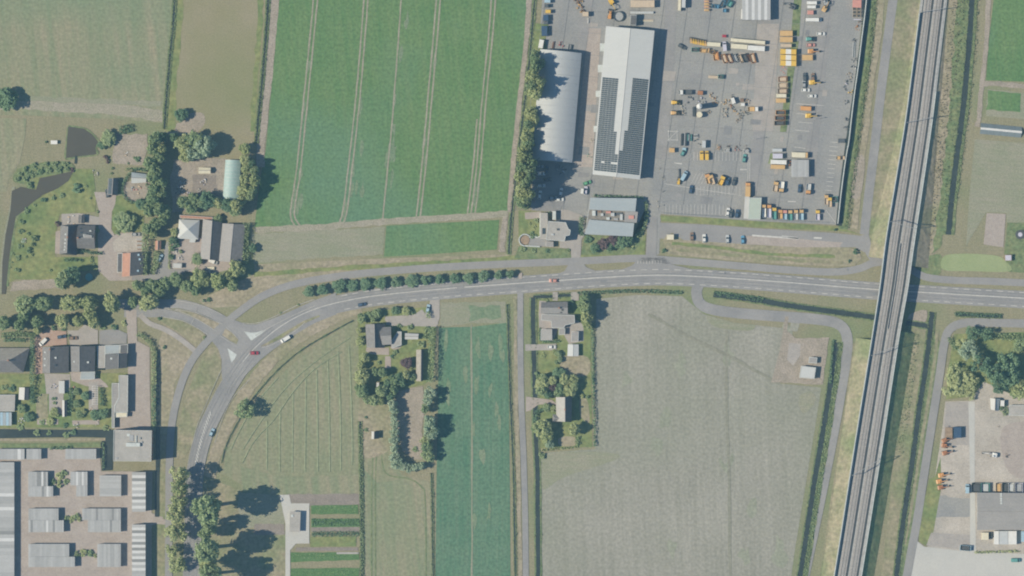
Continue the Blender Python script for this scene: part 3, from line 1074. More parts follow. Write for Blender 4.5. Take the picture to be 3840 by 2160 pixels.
sheet('fallow_field', [(1500, 752), (1600, 742), (1716, 745), (1740, 765), (1770, 790), (1850, 812), (1975, 826), (1962, 965), (2066, 975), (2048, 1090), (2000, 1380), (1988, 1470), (1360, 1470), (1358, 1150), (1380, 1138), (1497, 1130), (1498, 880)], 'fallow', 1)
strip('wheel_track', [(1828, 860), (1827, 960), (1832, 1160), (1836, 1470)], 1.2, 'fallow', 2, jag=.3)
strip('field_furrow', [(1829, 830), (1828, 900), (1829, 1050), (1834, 1200), (1837, 1470)], 1.3, 'field_wet', 3, jag=.25)
strip('field_furrow', [(1630, 790), (1740, 850), (1850, 905), (1960, 965)], 1.5, 'field_wet', 3, jag=.3)
strip('field_furrow', [(1975, 840), (1962, 900), (1952, 965)], 1.0, 'field_wet', 3, jag=.3)
for i in range(26):
    x, y = rnd.uniform(1520, 2000), rnd.uniform(790, 1440)
    if x > 1960 and y > 900 and y < 1000:
        continue
    a_ = [(x + cos(k) * rnd.uniform(6, 22), y + sin(k) * rnd.uniform(10, 40)) for k in (0, .8, 1.6, 2.4, 3.2, 4, 4.8, 5.6)]
    sheet('field_patch', a_, rnd.choice(('fallow', 'fallow', 'fallow_green')) if i % 3 else 'fallow_green', 2, True, jag=.0)
sheet('weed_patch', [(1370, 1170), (1400, 1150), (1425, 1170), (1400, 1200), (1375, 1195)], 'stubble', 3, True)
sheet('weed_patch', [(2010, 1000), (2040, 985), (2052, 1010), (2020, 1040)], 'stubble', 3, True)
sheet('weed_patch', [(1780, 795), (1850, 812), (1900, 818), (1880, 832), (1800, 822)], 'stubble', 3, True)
sheet('stubble_strip', [(1362, 1150), (1480, 1136), (1560, 1150), (1420, 1200), (1365, 1230)], 'stubble', 2, True)

# east side
sheet('crop_field', [(2506, -60), (2640, -60), (2640, 208), (2480, 202), (2488, 100)], 'crop', 2)
strip('farm_track', [(2470, 210), (2520, 212), (2640, 224)], 2.6, 'soil', 3, jag=.3)
strip('farm_track', [(2488, -40), (2480, 120), (2470, 215), (2462, 300), (2458, 318)], 2.4, 'soil', 3, jag=.3)
sheet('crop_field', [(2484, 224), (2640, 240), (2640, 305), (2480, 292)], 'stubble', 2)
sheet('crop_patch', [(2486, 228), (2570, 236), (2568, 280), (2482, 276)], 'crop', 3, jag=.5)
sheet('dry_field', [(2452, 350), (2640, 365), (2640, 560), (2532, 560), (2532, 536), (2480, 534), (2430, 620), (2438, 500)], 'stubble', 2)
sheet('bare_plot', [(2482, 536), (2530, 538), (2524, 622), (2474, 615)], 'paving', 3)
sheet('garden_lawn', [(2534, 560), (2640, 560), (2640, 690), (2536, 684), (2526, 640)], 'lush', 3)
sheet('pale_lawn', [(2374, 645), (2420, 638), (2500, 642), (2528, 655), (2540, 682), (2440, 682), (2372, 678)], 'pale_lawn', 3, True)
sheet('rough_verge', [(2365, 640), (2300, 660), (2310, 690), (2345, 700), (2365, 690)], 'lush', 2, True)
sheet('rough_bank', [(2395, -60), (2440, -60), (2415, 260), (2380, 480), (2350, 640), (2310, 650), (2330, 480), (2358, 250)], 'dry', 2)
sheet('rough_bank', [(2410, -60), (2450, -60), (2430, 200), (2405, 420), (2370, 610), (2345, 640), (2372, 430), (2396, 180)], 'lush', 3, jag=.8)
sheet('dry_verge', [(2258, -60), (2320, -60), (2290, 240), (2235, 480), (2208, 640), (2180, 610), (2192, 520), (2225, 250), (2244, 80)], 'verge', 2)
strip('dry_verge', [(2220, -40), (2210, 80), (2185, 260), (2160, 470), (2150, 575)], 3.2, 'dry', 3, jag=.4)
sheet('sandy_bank', [(2150, 400), (2175, 400), (2165, 490), (2140, 490)], 'soil', 4, True)
sheet('dry_verge', [(2140, 870), (2190, 830), (2178, 1000), (2150, 1200), (2110, 1470), (2060, 1470), (2090, 1250), (2125, 1040)], 'verge', 2)
sheet('rough_verge', [(2270, 960), (2300, 820), (2345, 830), (2325, 960), (2290, 1200), (2255, 1470), (2215, 1470), (2240, 1250)], 'verge', 2)
sheet('sandy_bank', [(2290, 790), (2330, 780), (2325, 812), (2285, 812)], 'soil', 4, True)
sheet('grass_bank', [(2342, 830), (2365, 860), (2350, 960), (2320, 1150), (2278, 1470), (2255, 1470), (2290, 1200), (2330, 930)], 'lush', 3)
strip('dry_verge', [(2358, 830), (2352, 900), (2335, 1010), (2318, 1110), (2290, 1290), (2275, 1370)], 1.6, 'verge', 4)
sheet('grass_bank', [(2400, 840), (2600, 835), (2640, 900), (2640, 990), (2500, 990), (2380, 1005), (2385, 930)], 'lawn', 2)
sheet('gravel_yard', [(2378, 1010), (2440, 1008), (2475, 960), (2540, 990), (2640, 1000), (2640, 1470), (2285, 1470), (2300, 1400), (2340, 1370), (2352, 1200), (2370, 1080)], 'gravel', 3)
sheet('concrete_apron', [(2280, 1470), (2300, 1355), (2325, 1375), (2440, 1388), (2640, 1396), (2640, 1470)], 'concrete', 4)
sheet('paved_strip', [(2436, 1010), (2452, 1010), (2452, 1200), (2455, 1388), (2440, 1388), (2440, 1200)], 'concrete', 5)
sheet('paved_yard', [(2380, 1012), (2436, 1010), (2440, 1120), (2372, 1120)], 'greypave', 4)
sheet('paved_yard', [(2352, 1245), (2440, 1255), (2440, 1300), (2345, 1300)], 'yard', 4, jag=.6)
sheet('paved_yard', [(2342, 1340), (2440, 1345), (2440, 1385), (2330, 1372)], 'greypave', 5)
sheet('sand_floor', [(2520, 1080), (2600, 1060), (2640, 1080), (2640, 1200), (2540, 1190)], 'paving', 4, True)
sheet('lawn_strip', [(2338, 1205), (2352, 1200), (2366, 1150), (2368, 1225), (2346, 1350), (2328, 1372), (2312, 1362), (2308, 1330)], 'lawn', 4)
sheet('substation_plot', [(1976, 830), (2000, 850), (2085, 850), (2070, 968), (1958, 962)], 'soil', 3, jag=.3)
sheet('paved_pad', [(1985, 862), (2014, 866), (2012, 895), (1995, 920), (1980, 905)], 'greypave', 4)

# industrial yard and the roads that serve it
sheet('concrete_yard', [(1368, -60), (2178, -60), (2172, 20), (2140, 300), (2112, 566), (1900, 556), (1662, 538), (1658, 640), (1625, 645), (1628, 560), (1440, 545), (1335, 520), (1350, 250), (1360, 60)], 'yard', 2)
for pts in ([(1690, -40), (1678, 200), (1660, 400)], [(1935, -40), (1920, 150), (1910, 330), (1895, 480)], [(2085, -40), (2060, 200), (2030, 500)], [(1480, -40), (1470, 100), (1450, 430)]):
    strip('asphalt_lane', pts, 6.0, 'asphalt', 3)
sheet('paved_strip', [(1480, 70), (1512, 72), (1490, 420), (1444, 420)], 'paving', 4)
sheet('paved_pad', [(1905, 60), (1960, 60), (1945, 330), (1893, 330)], 'greypave', 4)
sheet('lawn_strip', [(2002, -60), (2020, -60), (2010, 100), (1995, 200), (1978, 332), (1962, 332), (1978, 200), (1990, 90)], 'lush', 4)
sheet('lawn_strip', [(1938, 385), (1972, 388), (1968, 412), (1932, 412)], 'lush', 4)
sheet('lawn_strip', [(1660, 542), (1780, 548), (1900, 556), (2110, 570), (2165, 590), (2120, 582), (1900, 572), (1664, 556)], 'lawn', 3)
sheet('side_road', [(1658, 560), (1780, 565), (1900, 574), (2100, 586), (2170, 594), (2186, 610), (2178, 636), (2150, 622), (2020, 622), (1870, 614), (1700, 603), (1660, 600)], 'oldroad', 3)
sheet('brick_lot', [(1862, 592), (1990, 598), (2040, 604), (2120, 610), (2110, 624), (2000, 622), (1880, 614)], 'paving', 4)
sheet('grass_island', [(1668, 603), (1690, 585), (1720, 604), (1870, 614), (2010, 622), (2130, 622), (2160, 630), (2168, 650), (2150, 668), (2090, 670), (1900, 660), (1730, 645), (1680, 640)], 'dry', 4)
strip('grass_swale', [(1690, 612), (1800, 622), (1950, 640), (2100, 645)], 1.6, 'lawn', 5, jag=.3)
strip('grass_swale', [(1700, 628), (1850, 642), (2000, 655), (2120, 660)], 1.4, 'verge', 5, jag=.3)
sheet('grass_verge', [(1345, 645), (1440, 640), (1440, 655), (1290, 668), (1285, 655)], 'lush', 2)
sheet('grass_verge', [(1460, 640), (1500, 612), (1600, 600), (1625, 590), (1622, 645), (1560, 655), (1460, 658)], 'lawn', 3)
sheet('grass_verge', [(640, 665), (960, 650), (1280, 640), (1290, 655), (1100, 672), (900, 690), (760, 708), (680, 735), (620, 770), (520, 775), (500, 755), (640, 690)], 'dry', 1)
strip('grass_swale', [(640, 690), (760, 682), (900, 672), (1100, 662), (1280, 650), (1430, 640)], 2.2, 'lawn', 3, jag=.4)
sheet('grass_verge', [(400, 860), (420, 800), (470, 830), (500, 880), (440, 960), (425, 1100), (420, 1300), (395, 1300), (395, 1000)], 'dry', 1)
sheet('grass_verge', [(395, 1160), (425, 1160), (420, 1470), (390, 1470)], 'verge', 2)

strip('dry_verge', [(905, 772), (840, 800), (770, 836), (700, 890), (645, 950), (600, 1015), (565, 1085), (540, 1150), (528, 1200)], 6.0, 'dry', 3, jag=.4)
# public roads
main_pts = [(478, 1500), (481, 1400), (484, 1300), (487, 1200), (505, 1110), (535, 1040), (580, 958), (625, 895), (680, 842), (740, 802), (810, 773), (900, 752), (1000, 739), (1150, 725), (1300, 714), (1400, 707), (1500, 700), (1620, 694), (1700, 694), (1850, 702), (2000, 713), (2200, 729), (2400, 741), (2660, 756)]
strip('main_road', main_pts, 8.8, 'asphalt', 4, off=-.55)
mainp = wpath(main_pts)
fr(540, 1040)
sheet('junction_asphalt', [(1160, 590), (1380, 650), (1540, 708), (1700, 708), (1900, 640), (2100, 560), (2576, 345), (2900, 230), (2900, 560), (2576, 690), (2300, 850), (1950, 1090), (1750, 1250), (1560, 1449), (1420, 1600), (1200, 1700), (1170, 1449), (1175, 1250), (1120, 1080), (1050, 990), (940, 870), (1060, 800)], 'asphalt', 5)
strip('side_road', [(-600, 400), (0, 400), (300, 400), (520, 400), (720, 440), (960, 520), (1200, 650), (1400, 790)], 4.6, 'asphalt', 4)
strip('side_road', [(-300, 540), (0, 540), (300, 545), (560, 600), (780, 700), (1000, 830), (1200, 970), (1330, 1090)], 4.2, 'asphalt', 4)
sheet('grass_island', [(480, 480), (620, 495), (780, 545), (1000, 640), (1180, 720), (1100, 800), (900, 690), (700, 590), (500, 510)], 'dry', 6, True)
sheet('grass_island', [(1230, 770), (1320, 830), (1430, 930), (1400, 1010), (1300, 960), (1180, 870)], 'dry', 6)
sheet('grass_island', [(1750, 1045), (1950, 930), (2200, 780), (2420, 650), (2640, 570), (2660, 590), (2440, 690), (2250, 810), (2000, 960), (1850, 1030)], 'verge', 6)
sheet('grass_island', [(200, 600), (560, 640), (760, 740), (930, 870), (920, 940), (830, 1030), (740, 1010), (560, 850), (330, 710)], 'verge', 4, True)
sheet('paved_island', [(1510, 815), (1610, 835), (1700, 830), (1850, 785), (1760, 860), (1620, 955)], 'white_c', 6)
sheet('paved_island', [(1262, 1070), (1400, 1165), (1370, 1230), (1320, 1290), (1300, 1220)], 'white_c', 6)
strip('cycle_path', [(-60, 560), (80, 690), (300, 780), (480, 880), (640, 1000), (780, 1120)], 2.6, 'greypave', 5)
fr(500, 1300)
sheet('grass_island', [(1180, 0), (1270, 10), (1320, 130), (1330, 320), (1290, 480), (1200, 650), (1080, 880), (990, 1120), (930, 1400), (760, 1700), (640, 1700), (700, 1100), (800, 750), (930, 420), (1060, 130)], 'verge', 2)
FULL()
strip('cycle_path', [(424, 1500), (425, 1300), (426, 1170), (432, 1070), (450, 985), (478, 915), (515, 865), (560, 820), (600, 786), (660, 745), (740, 715), (860, 694), (1000, 680), (1150, 670), (1300, 663), (1450, 657), (1600, 650), (1700, 656), (1850, 668), (2000, 680), (2100, 684), (2160, 676), (2195, 662), (2230, 658)], 3.7, 'oldroad', 6)
strip('side_road', [(2175, 590), (2180, 610), (2188, 636), (2205, 658)], 4.0, 'oldroad', 5)
strip('side_road', [(2252, -40), (2238, 60), (2216, 230), (2200, 370), (2184, 500), (2174, 590)], 4.6, 'asphalt', 4)
strip('cycle_path', [(2270, 660), (2290, 676), (2330, 697), (2400, 705), (2500, 708), (2660, 716)], 3.6, 'oldroad', 5)
strip('side_road', [(1640, 545), (1640, 590), (1638, 640), (1640, 690)], 5.2, 'oldroad', 5)
strip('side_road', [(1450, 590), (1449, 620), (1450, 660)], 4.2, 'greypave', 5)
sheet('road_mouth', [(1436, 655), (1462, 655), (1475, 672), (1520, 690), (1380, 697), (1420, 682)], 'oldroad', 5)
sheet('road_mouth', [(1610, 648), (1670, 648), (1690, 665), (1760, 682), (1530, 690), (1590, 668)], 'oldroad', 6)
strip('farm_lane', [(1309, 735), (1309, 850), (1311, 1000), (1317, 1150), (1321, 1300), (1323, 1480)], 3.0, 'asphalt', 4)
strip('lane_edge', [(1296, 745), (1297, 900), (1300, 1050), (1306, 1250), (1310, 1480)], 1.8, 'dry', 3, jag=.3)
strip('side_road', [(1758, 715), (1752, 735), (1760, 762), (1790, 778), (1860, 788), (1950, 795), (2060, 804), (2110, 816), (2130, 845), (2128, 900), (2112, 1000), (2092, 1110), (2060, 1270), (2016, 1480)], 5.4, 'asphalt', 4)
strip('side_road', [(2660, 816), (2500, 812), (2430, 812), (2392, 826), (2376, 860), (2364, 940), (2345, 1060), (2325, 1190), (2305, 1320), (2290, 1400), (2276, 1480)], 4.2, 'oldroad', 6)
sheet('side_path', [(1975, 796), (1984, 796), (1976, 870), (1958, 962), (1940, 962), (1962, 880)], 'soil', 4)
sheet('lane_mouth', [(1086, 742), (1106, 742), (1106, 800), (1098, 822), (970, 818), (974, 806), (1060, 800), (1076, 780)], 'greypave', 3)

# lanes polished and stained by traffic
for i, (a, b, off) in enumerate(((0, 75, 1.7), (0, 75, -2.1), (95, None, 1.6), (95, None, -1.9))):
    for k in (-.75, .75):
        obj('tyre_track', ribbon_mb(mainp[a:b], .55, zlay(5), off=off + k, jag=.12), 'lane_wear_and_shade', kind='structure')
# yard repairs and joints
FULL()
for i in range(34):
    x, y = rnd.uniform(1380, 2080), rnd.uniform(-10, 530)
    w_, h_ = rnd.uniform(8, 34), rnd.uniform(6, 26)
    sheet('yard_patch', [(x, y), (x + w_, y + w_ * .09), (x + w_ - h_ * .14, y + h_), (x - h_ * .14, y + h_ * 1.0)], rnd.choice(('patch', 'lane_wear_and_shade', 'asphalt', 'greypave')), 4)
for i in range(16):
    t_ = rnd.uniform(.1, .9)
    x, y = main_pts[6 + i % 16][0] + rnd.uniform(-20, 20), main_pts[6 + i % 16][1] + rnd.uniform(-8, 8)
    if i > 3:
        sheet('road_patch', [(x, y), (x + rnd.uniform(10, 30), y + rnd.uniform(-2, 2)), (x + rnd.uniform(10, 28), y + 7), (x - 1, y + 7)], rnd.choice(('patch', 'lane_wear_and_shade')), 5)
mk = MB()
for i in range(13):
    ribbon_mb([W(1376 + i * 60, -30), W(1376 + i * 60 - 80, 530)], .16, 5 * LAY + .0301, mk)
for i in range(10):
    ribbon_mb([W(1345, 20 + i * 55), W(2110, 66 + i * 55)], .14, 5 * LAY + .0322, mk)
obj('slab_joint_marking', mk, 'patch', kind='structure')
# painted lines on the main road
mk = MB()
Z = 8 * LAY + 0.0014
ribbon_mb(mainp[60:118], .34, Z, mk, .25)
ribbon_mb(mainp[118:], .38, Z, mk, .2)
obj('centre_line_marking', mk, 'paint', kind='structure')
mk = MB()
for o in (3.05, -3.9):
    dashes(mainp[95:], .26, 3.0, 2.6, Z, o, mk)
obj('edge_line_marking', mk, 'paint', kind='structure')
mk = MB()
ribbon_mb(mainp[:64], .14, Z, mk, 3.6)
ribbon_mb(mainp[:64], .2, Z + .0003, mk, -4.6)
obj('edge_line_marking', mk, 'faint', kind='structure')
fr(540, 1040)
mk = MB()
for pts in ([(500, 350), (820, 410), (960, 460), (1180, 560)], [(480, 480), (780, 535), (1000, 630), (1190, 710)], [(250, 470), (500, 500), (720, 590), (900, 690), (1090, 810)], [(300, 600), (560, 650), (740, 730), (960, 860)],
            [(1240, 750), (1330, 830), (1430, 940)], [(1150, 880), (1300, 980), (1410, 1050)], [(1490, 690), (1700, 690), (1950, 600), (2300, 430), (2576, 330)], [(1680, 880), (1850, 780), (2200, 600), (2576, 430)], [(1780, 1060), (1950, 1010), (2250, 830), (2430, 680)],
            [(760, 620), (715, 700)], [(810, 440), (780, 530)]):
    ribbon_mb(wpath(pts), .28, Z + .001, mk)
obj('junction_marking', mk, 'faint', kind='structure')
fr(500, 1300)
mk = MB()
for i, (x, y) in enumerate(walk([W(1160, 1020), W(1110, 1130), W(1060, 1300), W(1000, 1520), W(950, 1760)], 2.2)[:]) if False else ():
    pass
for x, y, a in walk([W(1165, 1010), W(1105, 1160), W(1050, 1320), W(985, 1560), W(945, 1760)], 1.6):
    mk.add([(x + u * cos(a + .6) - v * sin(a + .6), y + u * sin(a + .6) + v * cos(a + .6), Z) for u, v in ((-1.0, -.26), (1.0, -.26), (1.0, .26), (-1.0, .26))], [(0, 1, 2, 3)])
obj('hatched_marking', mk, 'paint', kind='structure')
mk = MB()
for pts in ([(1700, 320), (1500, 570), (1440, 700)], [(1620, 260), (1500, 430)], [(1340, 320), (1180, 680), (1060, 960), (960, 1200), (900, 1449)], [(1750, 500), (1500, 780), (1340, 1100), (1230, 1449)]):
    ribbon_mb(wpath(pts), .2, Z + .002, mk)
obj('lane_marking', mk, 'faint', kind='structure')
fr(1900, 740)
mk = MB()
for i in range(9):
    for j in range(2):
        x, y = W(1980 + i * 44, 965 + j * 24)
        mk.add([(x + a, y + b, 9 * LAY + 0.0021) for a, b in ((-.22, -.2), (.22, -.2), (.22, .2), (-.22, .2))], [(0, 1, 2, 3)])
obj('crossing_marking', mk, 'paint', kind='structure')
mk = MB()
for q in ([(180, 1140), (235, 1140), (235, 1230), (180, 1230)],):
    mk.add([(*W(*p), 9 * LAY + 0.0028) for p in q], [(0, 1, 2, 3)])
obj('crossing_marking', mk, 'paving', kind='structure')
fr(2460, 560)
mk = MB()
for x in range(150, 1040, 54):
    ribbon_mb([W(x, 835), W(x - 4, 985)], .2, 5 * LAY + 0.0035, mk)
for x in range(620, 1300, 54):
    ribbon_mb([W(x, 560), W(x - 4, 690)], .2, 5 * LAY + 0.0042, mk)
for x in range(520, 1300, 54):
    ribbon_mb([W(x, 40), W(x - 4, 175)], .2, 5 * LAY + 0.0049, mk)
for x in range(560, 800, 52):
    ribbon_mb([W(x + 50, 360), W(x - 30, 520)], .2, 5 * LAY + 0.0056, mk)
for x in (1420, 1395):
    ribbon_mb([W(x, 0), W(x - 10, 480)], .25, 5 * LAY + 0.0063, mk)
ribbon_mb([W(130, 520), W(1290, 700)], .2, 5 * LAY + 0.0070, mk)
for p, q in (((1990, 785), (2110, 790)), ((280, 205), (390, 220)), ((1270, 305), (1370, 305))):
    ribbon_mb([W(*p), W(*q)], .45, 5 * LAY + 0.0077, mk)
obj('parking_marking', mk, 'paint', kind='structure')
mk = MB()
for p, q in (((1450, 1300), (2160, 1345)), ((2380, 1335), (2500, 1340)), ((1900, 1310), (2150, 1340))):
    ribbon_mb([W(*p), W(*q)], .7, 5 * LAY + 0.0084, mk, jag=.1)
obj('parking_marking', mk, 'paint', kind='structure')
fr(2900, 480, 940)
mk = MB()
for y in range(150, 700, 45):
    ribbon_mb([W(690 - y * .14, y), W(600 - y * .1, y - 6)], .2, 5 * LAY + 0.0091, mk)
for p, q in (((540, 840), (650, 990)), ((215, 195), (330, 210)), ((220, 20), (370, 35)), ((230, -250), (520, -230)), ((240, -150), (470, -130)), ((255, -60), (400, -50))):
    ribbon_mb([W(*p), W(*q)], .2, 5 * LAY + 0.0098, mk)
obj('parking_marking', mk, 'paint', kind='structure')

# ---------------------------------------------------------------- ditches and ponds
FULL()
ditch([(441, -40), (436, 60), (427, 150), (418, 260), (413, 325)], .9, 1.6, reed=7)
ditch([(677, -40), (670, 80), (660, 200), (650, 300), (645, 360)], 1.0, 1.6, reed=7)
ditch([(1347, -40), (1340, 60), (1330, 170), (1312, 320), (1298, 440), (1285, 560), (1280, 640)], .8, 1.6, reed=3)
strip('bank_track', [(1333, -40), (1326, 80), (1310, 230), (1292, 400), (1282, 535)], 2.6, 'soil', 5, jag=.25)
ditch([(890, 806), (830, 838), (760, 880), (700, 930), (640, 998), (600, 1060), (570, 1120), (558, 1165)], .5, .5, reed=.25, h=.3)
ditch([(906, 1060), (908, 1160), (910, 1300), (911, 1480)], 1.0, 1.2, reed=6)
ditch([(1086, 1190), (1088, 1300), (1090, 1480)], .6, .8, reed=4)
ditch([(1277, 765), (1281, 900), (1286, 1050), (1292, 1200), (1297, 1480)], .7, .8, reed=2)
ditch([(1341, 748), (1341, 800), (1343, 900), (1346, 1000), (1348, 1100), (1352, 1200), (1354, 1480)], 2.2, 1.6, reed=1.6)
ditch([(1341, 747), (1390, 745), (1440, 742)], 1.5, 1.2, reed=3)
ditch([(1795, 741), (1850, 747), (1920, 757), (1980, 768), (2080, 782), (2210, 800)], 2.6, 1.4, reed=2.5)
ditch([(2280, 812), (2320, 818), (2338, 822)], 2.4, 1.2, reed=1)
ditch([(2345, 785), (2338, 850), (2328, 930), (2312, 1030), (2298, 1140), (2280, 1260), (2262, 1390), (2252, 1480)], 2.6, 1.6, reed=5)
ditch([(2105, 862), (2096, 920), (2084, 1000), (2066, 1110), (2046, 1230), (2022, 1390), (2008, 1480)], 2.6, 1.6, reed=3.5)
strip('grass_bank', [(2116, 860), (2104, 960), (2084, 1090), (2056, 1260), (2034, 1400), (2022, 1480)], 2.4, 'lush', 5, jag=.3)
reeds([(2114, 860), (2102, 960), (2082, 1090), (2054, 1260), (2032, 1400), (2020, 1480)], 2.4, .8, 6, 'lf')
ditch([(2447, -40), (2440, 80), (2426, 240), (2406, 400), (2396, 480), (2386, 590)], 2.8, 3.0, reed=2)
ditch([(2404, 790), (2450, 793), (2522, 796)], 1.6, 1.2, reed=6)
strip('grass_bank', [(2196, -40), (2186, 80), (2163, 250), (2140, 410), (2124, 520), (2122, 575)], 4.6, 'lush', 4, jag=.5)
reeds([(2203, -40), (2194, 80), (2173, 250), (2151, 410), (2137, 520), (2130, 572)], 2.6, .8, 4.5)
strip('ditch_water', [(2186, -40), (2177, 80), (2153, 250), (2130, 410), (2117, 520), (2113, 568)], 3.0, 'water', 6, off=-.5)
reeds([(1452, 738), (1520, 735), (1600, 732), (1716, 736)], 1.8, 1.2, 9, 'lf_dark')
reeds([(1795, 738), (1850, 744), (1920, 754)], 2.2, 1.2, 7, 'lf_dark')
reeds([(2400, 789), (2522, 794)], 1.6, 1.0, 6, 'lf_dark')
reeds([(908, 1080), (910, 1300), (911, 1480)], 1.8, 1.0, 7, 'lf')
sheet('pond_water', [(172, 318), (212, 324), (232, 338), (247, 356), (240, 372), (243, 388), (192, 394), (166, 398), (168, 360)], 'pond', 6)
strip('pond_bank', [(172, 318), (212, 324), (232, 338), (247, 356), (240, 372), (243, 388), (192, 394), (166, 398), (168, 360), (172, 320)], 1.2, 'lush', 5)
strip('pond_inlet', [(192, 392), (190, 412)], 1.2, 'water', 6)
sheet('pond_water', [(100, 448), (140, 440), (185, 430), (172, 455), (145, 474), (105, 492), (75, 515), (60, 530), (40, 545), (30, 600), (22, 660), (14, 740), (4, 740), (6, 660), (14, 590), (26, 530), (30, 480), (52, 470), (90, 478)], 'pond', 6)
strip('pond_bank', [(34, 470), (28, 520), (14, 590), (6, 660), (2, 740)], 1.6, 'stubble', 5)
strip('pond_bank', [(60, 530), (42, 548), (32, 600), (24, 660), (18, 720)], 1.4, 'lush', 5)
fr(0, 1440)
sheet('moat_water', [(-60, 680), (900, 690), (1500, 690), (1715, 690), (1715, 860), (1700, 1300), (1540, 1310), (1530, 870), (1600, 810), (1200, 800), (500, 810), (-60, 820)], 'water', 5)
strip('grass_bank', [(-60, 840), (500, 845), (1000, 838), (1590, 835)], 1.3, 'dry', 6)
strip('grass_bank', [(-60, 930), (600, 930), (1000, 925), (1520, 915)], 2.4, 'lush', 6)

# ---------------------------------------------------------------- farm and garden grounds
fr(0, 720)
sheet('garden_lawn', [(250, -350), (1400, -350), (1450, 60), (1440, 300), (900, 340), (840, 620), (830, 980), (1480, 980), (1480, 1180), (1000, 1220), (900, 1320), (230, 1320), (90, 1400), (140, 1000), (200, 600), (230, 330), (420, 200), (640, 60)], 'lawn', 3)
sheet('garden_lawn', [(1690, 60), (2200, 60), (2160, 600), (1820, 600), (1690, 640)], 'lawn', 3)
sheet('brick_drive', [(1420, 0), (1760, 0), (1740, 180), (1690, 300), (1680, 560), (1730, 650), (1860, 610), (2170, 610), (2200, 900), (2190, 1260), (2500, 1180), (2560, 1250), (2200, 1330), (1650, 1340), (1480, 1180), (1480, 900), (1480, 640), (1500, 300)], 'paving', 4)
sheet('sandy_court', [(1720, 900), (1700, 760), (1860, 625), (2160, 625), (2160, 880)], 'gravel', 5)
sheet('brick_drive', [(840, 600), (910, 580), (900, 930), (830, 930)], 'paving', 4)
sheet('brick_terrace', [(930, 330), (1200, 320), (1500, 380), (1500, 500), (930, 520)], 'greypave', 5)
sheet('bare_soil', [(200, 1350), (850, 1310), (900, 1449), (150, 1500)], 'soil', 4, jag=.4)
fr(0, 360)
sheet('bare_soil', [(1740, 580), (2220, 570), (2230, 820), (2150, 1050), (1700, 1020), (1700, 820)], 'soil', 3, jag=.5)
sheet('garden_bed', [(1880, 1300), (2250, 1300), (2270, 1500), (2100, 1600), (1900, 1560), (1840, 1420)], 'soil', 4, True)
sheet('rough_verge', [(-60, 330), (400, 340), (380, 600), (300, 1000), (130, 1250), (100, 1449), (-60, 1449)], 'mown', 2)
fr(500, 440)
sheet('farm_soil', [(620, 640), (1400, 620), (1380, 1300), (600, 1449), (560, 900)], 'soil', 3, jag=.4)
sheet('garden_bed', [(900, 860), (1250, 870), (1250, 1120), (900, 1130)], 'greysoil', 4, jag=.4)
fr(500, 740)
sheet('farm_yard', [(560, 640), (680, 640), (1040, 600), (1050, 340), (1190, 330), (1160, 930), (1640, 960), (1560, 1060), (1250, 1140), (740, 1120), (560, 1150)], 'paving', 4)
sheet('farm_drive', [(470, 760), (545, 600), (545, 1080), (900, 1080), (700, 1160), (400, 1240), (150, 1260), (-20, 1250), (-20, 1190), (200, 1180), (400, 1060), (460, 900)], 'oldroad', 5)
fr(0, 1080)
sheet('red_brick_court', [(540, 740), (740, 590), (790, 640), (1000, 650), (1010, 860), (640, 880), (640, 1290), (580, 1290), (520, 900)], 'clinker', 5)
sheet('paved_court', [(1020, 640), (1180, 640), (1280, 550), (1480, 640), (1480, 850), (1060, 870)], 'greypave', 5)
sheet('paved_court', [(1500, 640), (1760, 620), (1920, 690), (1910, 840), (1500, 870)], 'oldroad', 5)
sheet('service_lane', [(1900, 320), (2060, 330), (2070, 800), (2260, 900), (2260, 1449), (2280, 2150), (1730, 2150), (1740, 1880), (1930, 1449), (1930, 800)], 'paving', 4)
sheet('brick_footpath', [(550, 870), (600, 880), (590, 1300), (540, 1300)], 'clinker', 6)
sheet('garden_lawn', [(-60, 1300), (2000, 1280), (1700, 2100), (-60, 2110)], 'lawn', 3)
sheet('paved_patio', [(670, 1290), (1060, 1300), (1060, 1560), (700, 1600)], 'greypave', 5)
sheet('paved_patio', [(1060, 1270), (1220, 1270), (1500, 1360), (1600, 1440), (1640, 1500), (1300, 1480), (1080, 1400)], 'paving', 5)
sheet('garden_path', [(740, 1560), (960, 1560), (960, 1900), (740, 1900)], 'greypave', 5)
sheet('garden_path', [(1340, 1420), (1480, 1420), (1480, 1840), (1340, 1840)], 'greypave', 5)
sheet('garden_bed', [(560, 1600), (720, 1600), (720, 1990), (540, 1990)], 'dry', 4, jag=.4)
sheet('garden_lawn', [(1600, 1480), (1690, 1480), (1690, 2050), (1590, 2050)], 'lawn', 4)
sheet('paved_patio', [(560, 1990), (880, 1980), (880, 2060), (560, 2060)], 'paving', 5)
sheet('paved_patio', [(1090, 2000), (1500, 1990), (1500, 2060), (1090, 2060)], 'paving', 5)
sheet('shaded_grass', [(1720, 2260), (2290, 2250), (2290, 2380), (1720, 2400)], 'lush', 4)
fr(0, 1800)
sheet('brick_court', [(-60, -480), (1500, -480), (1530, -130), (2300, -130), (2290, 500), (2460, 560), (2460, 650), (2290, 680), (2290, 1500), (-60, 1500)], 'paving', 4)
fr(500, 1640, 924)
sheet('brick_drive', [(120, 830), (300, 850), (420, 880), (420, 920), (180, 900), (60, 900)], 'paving', 5)
sheet('concrete_drive', [(1530, 600), (1630, 600), (1650, 690), (1840, 690), (1840, 1110), (1700, 1110), (1640, 1180), (1640, 1500), (1590, 1500), (1590, 900)], 'concrete', 5)
sheet('leek_bed', [(1860, 710), (2350, 705), (2355, 800), (1860, 805)], 'veg', 4, jag=.15)
sheet('bean_bed', [(1860, 850), (2365, 850), (2365, 950), (1860, 950)], 'veg', 4)
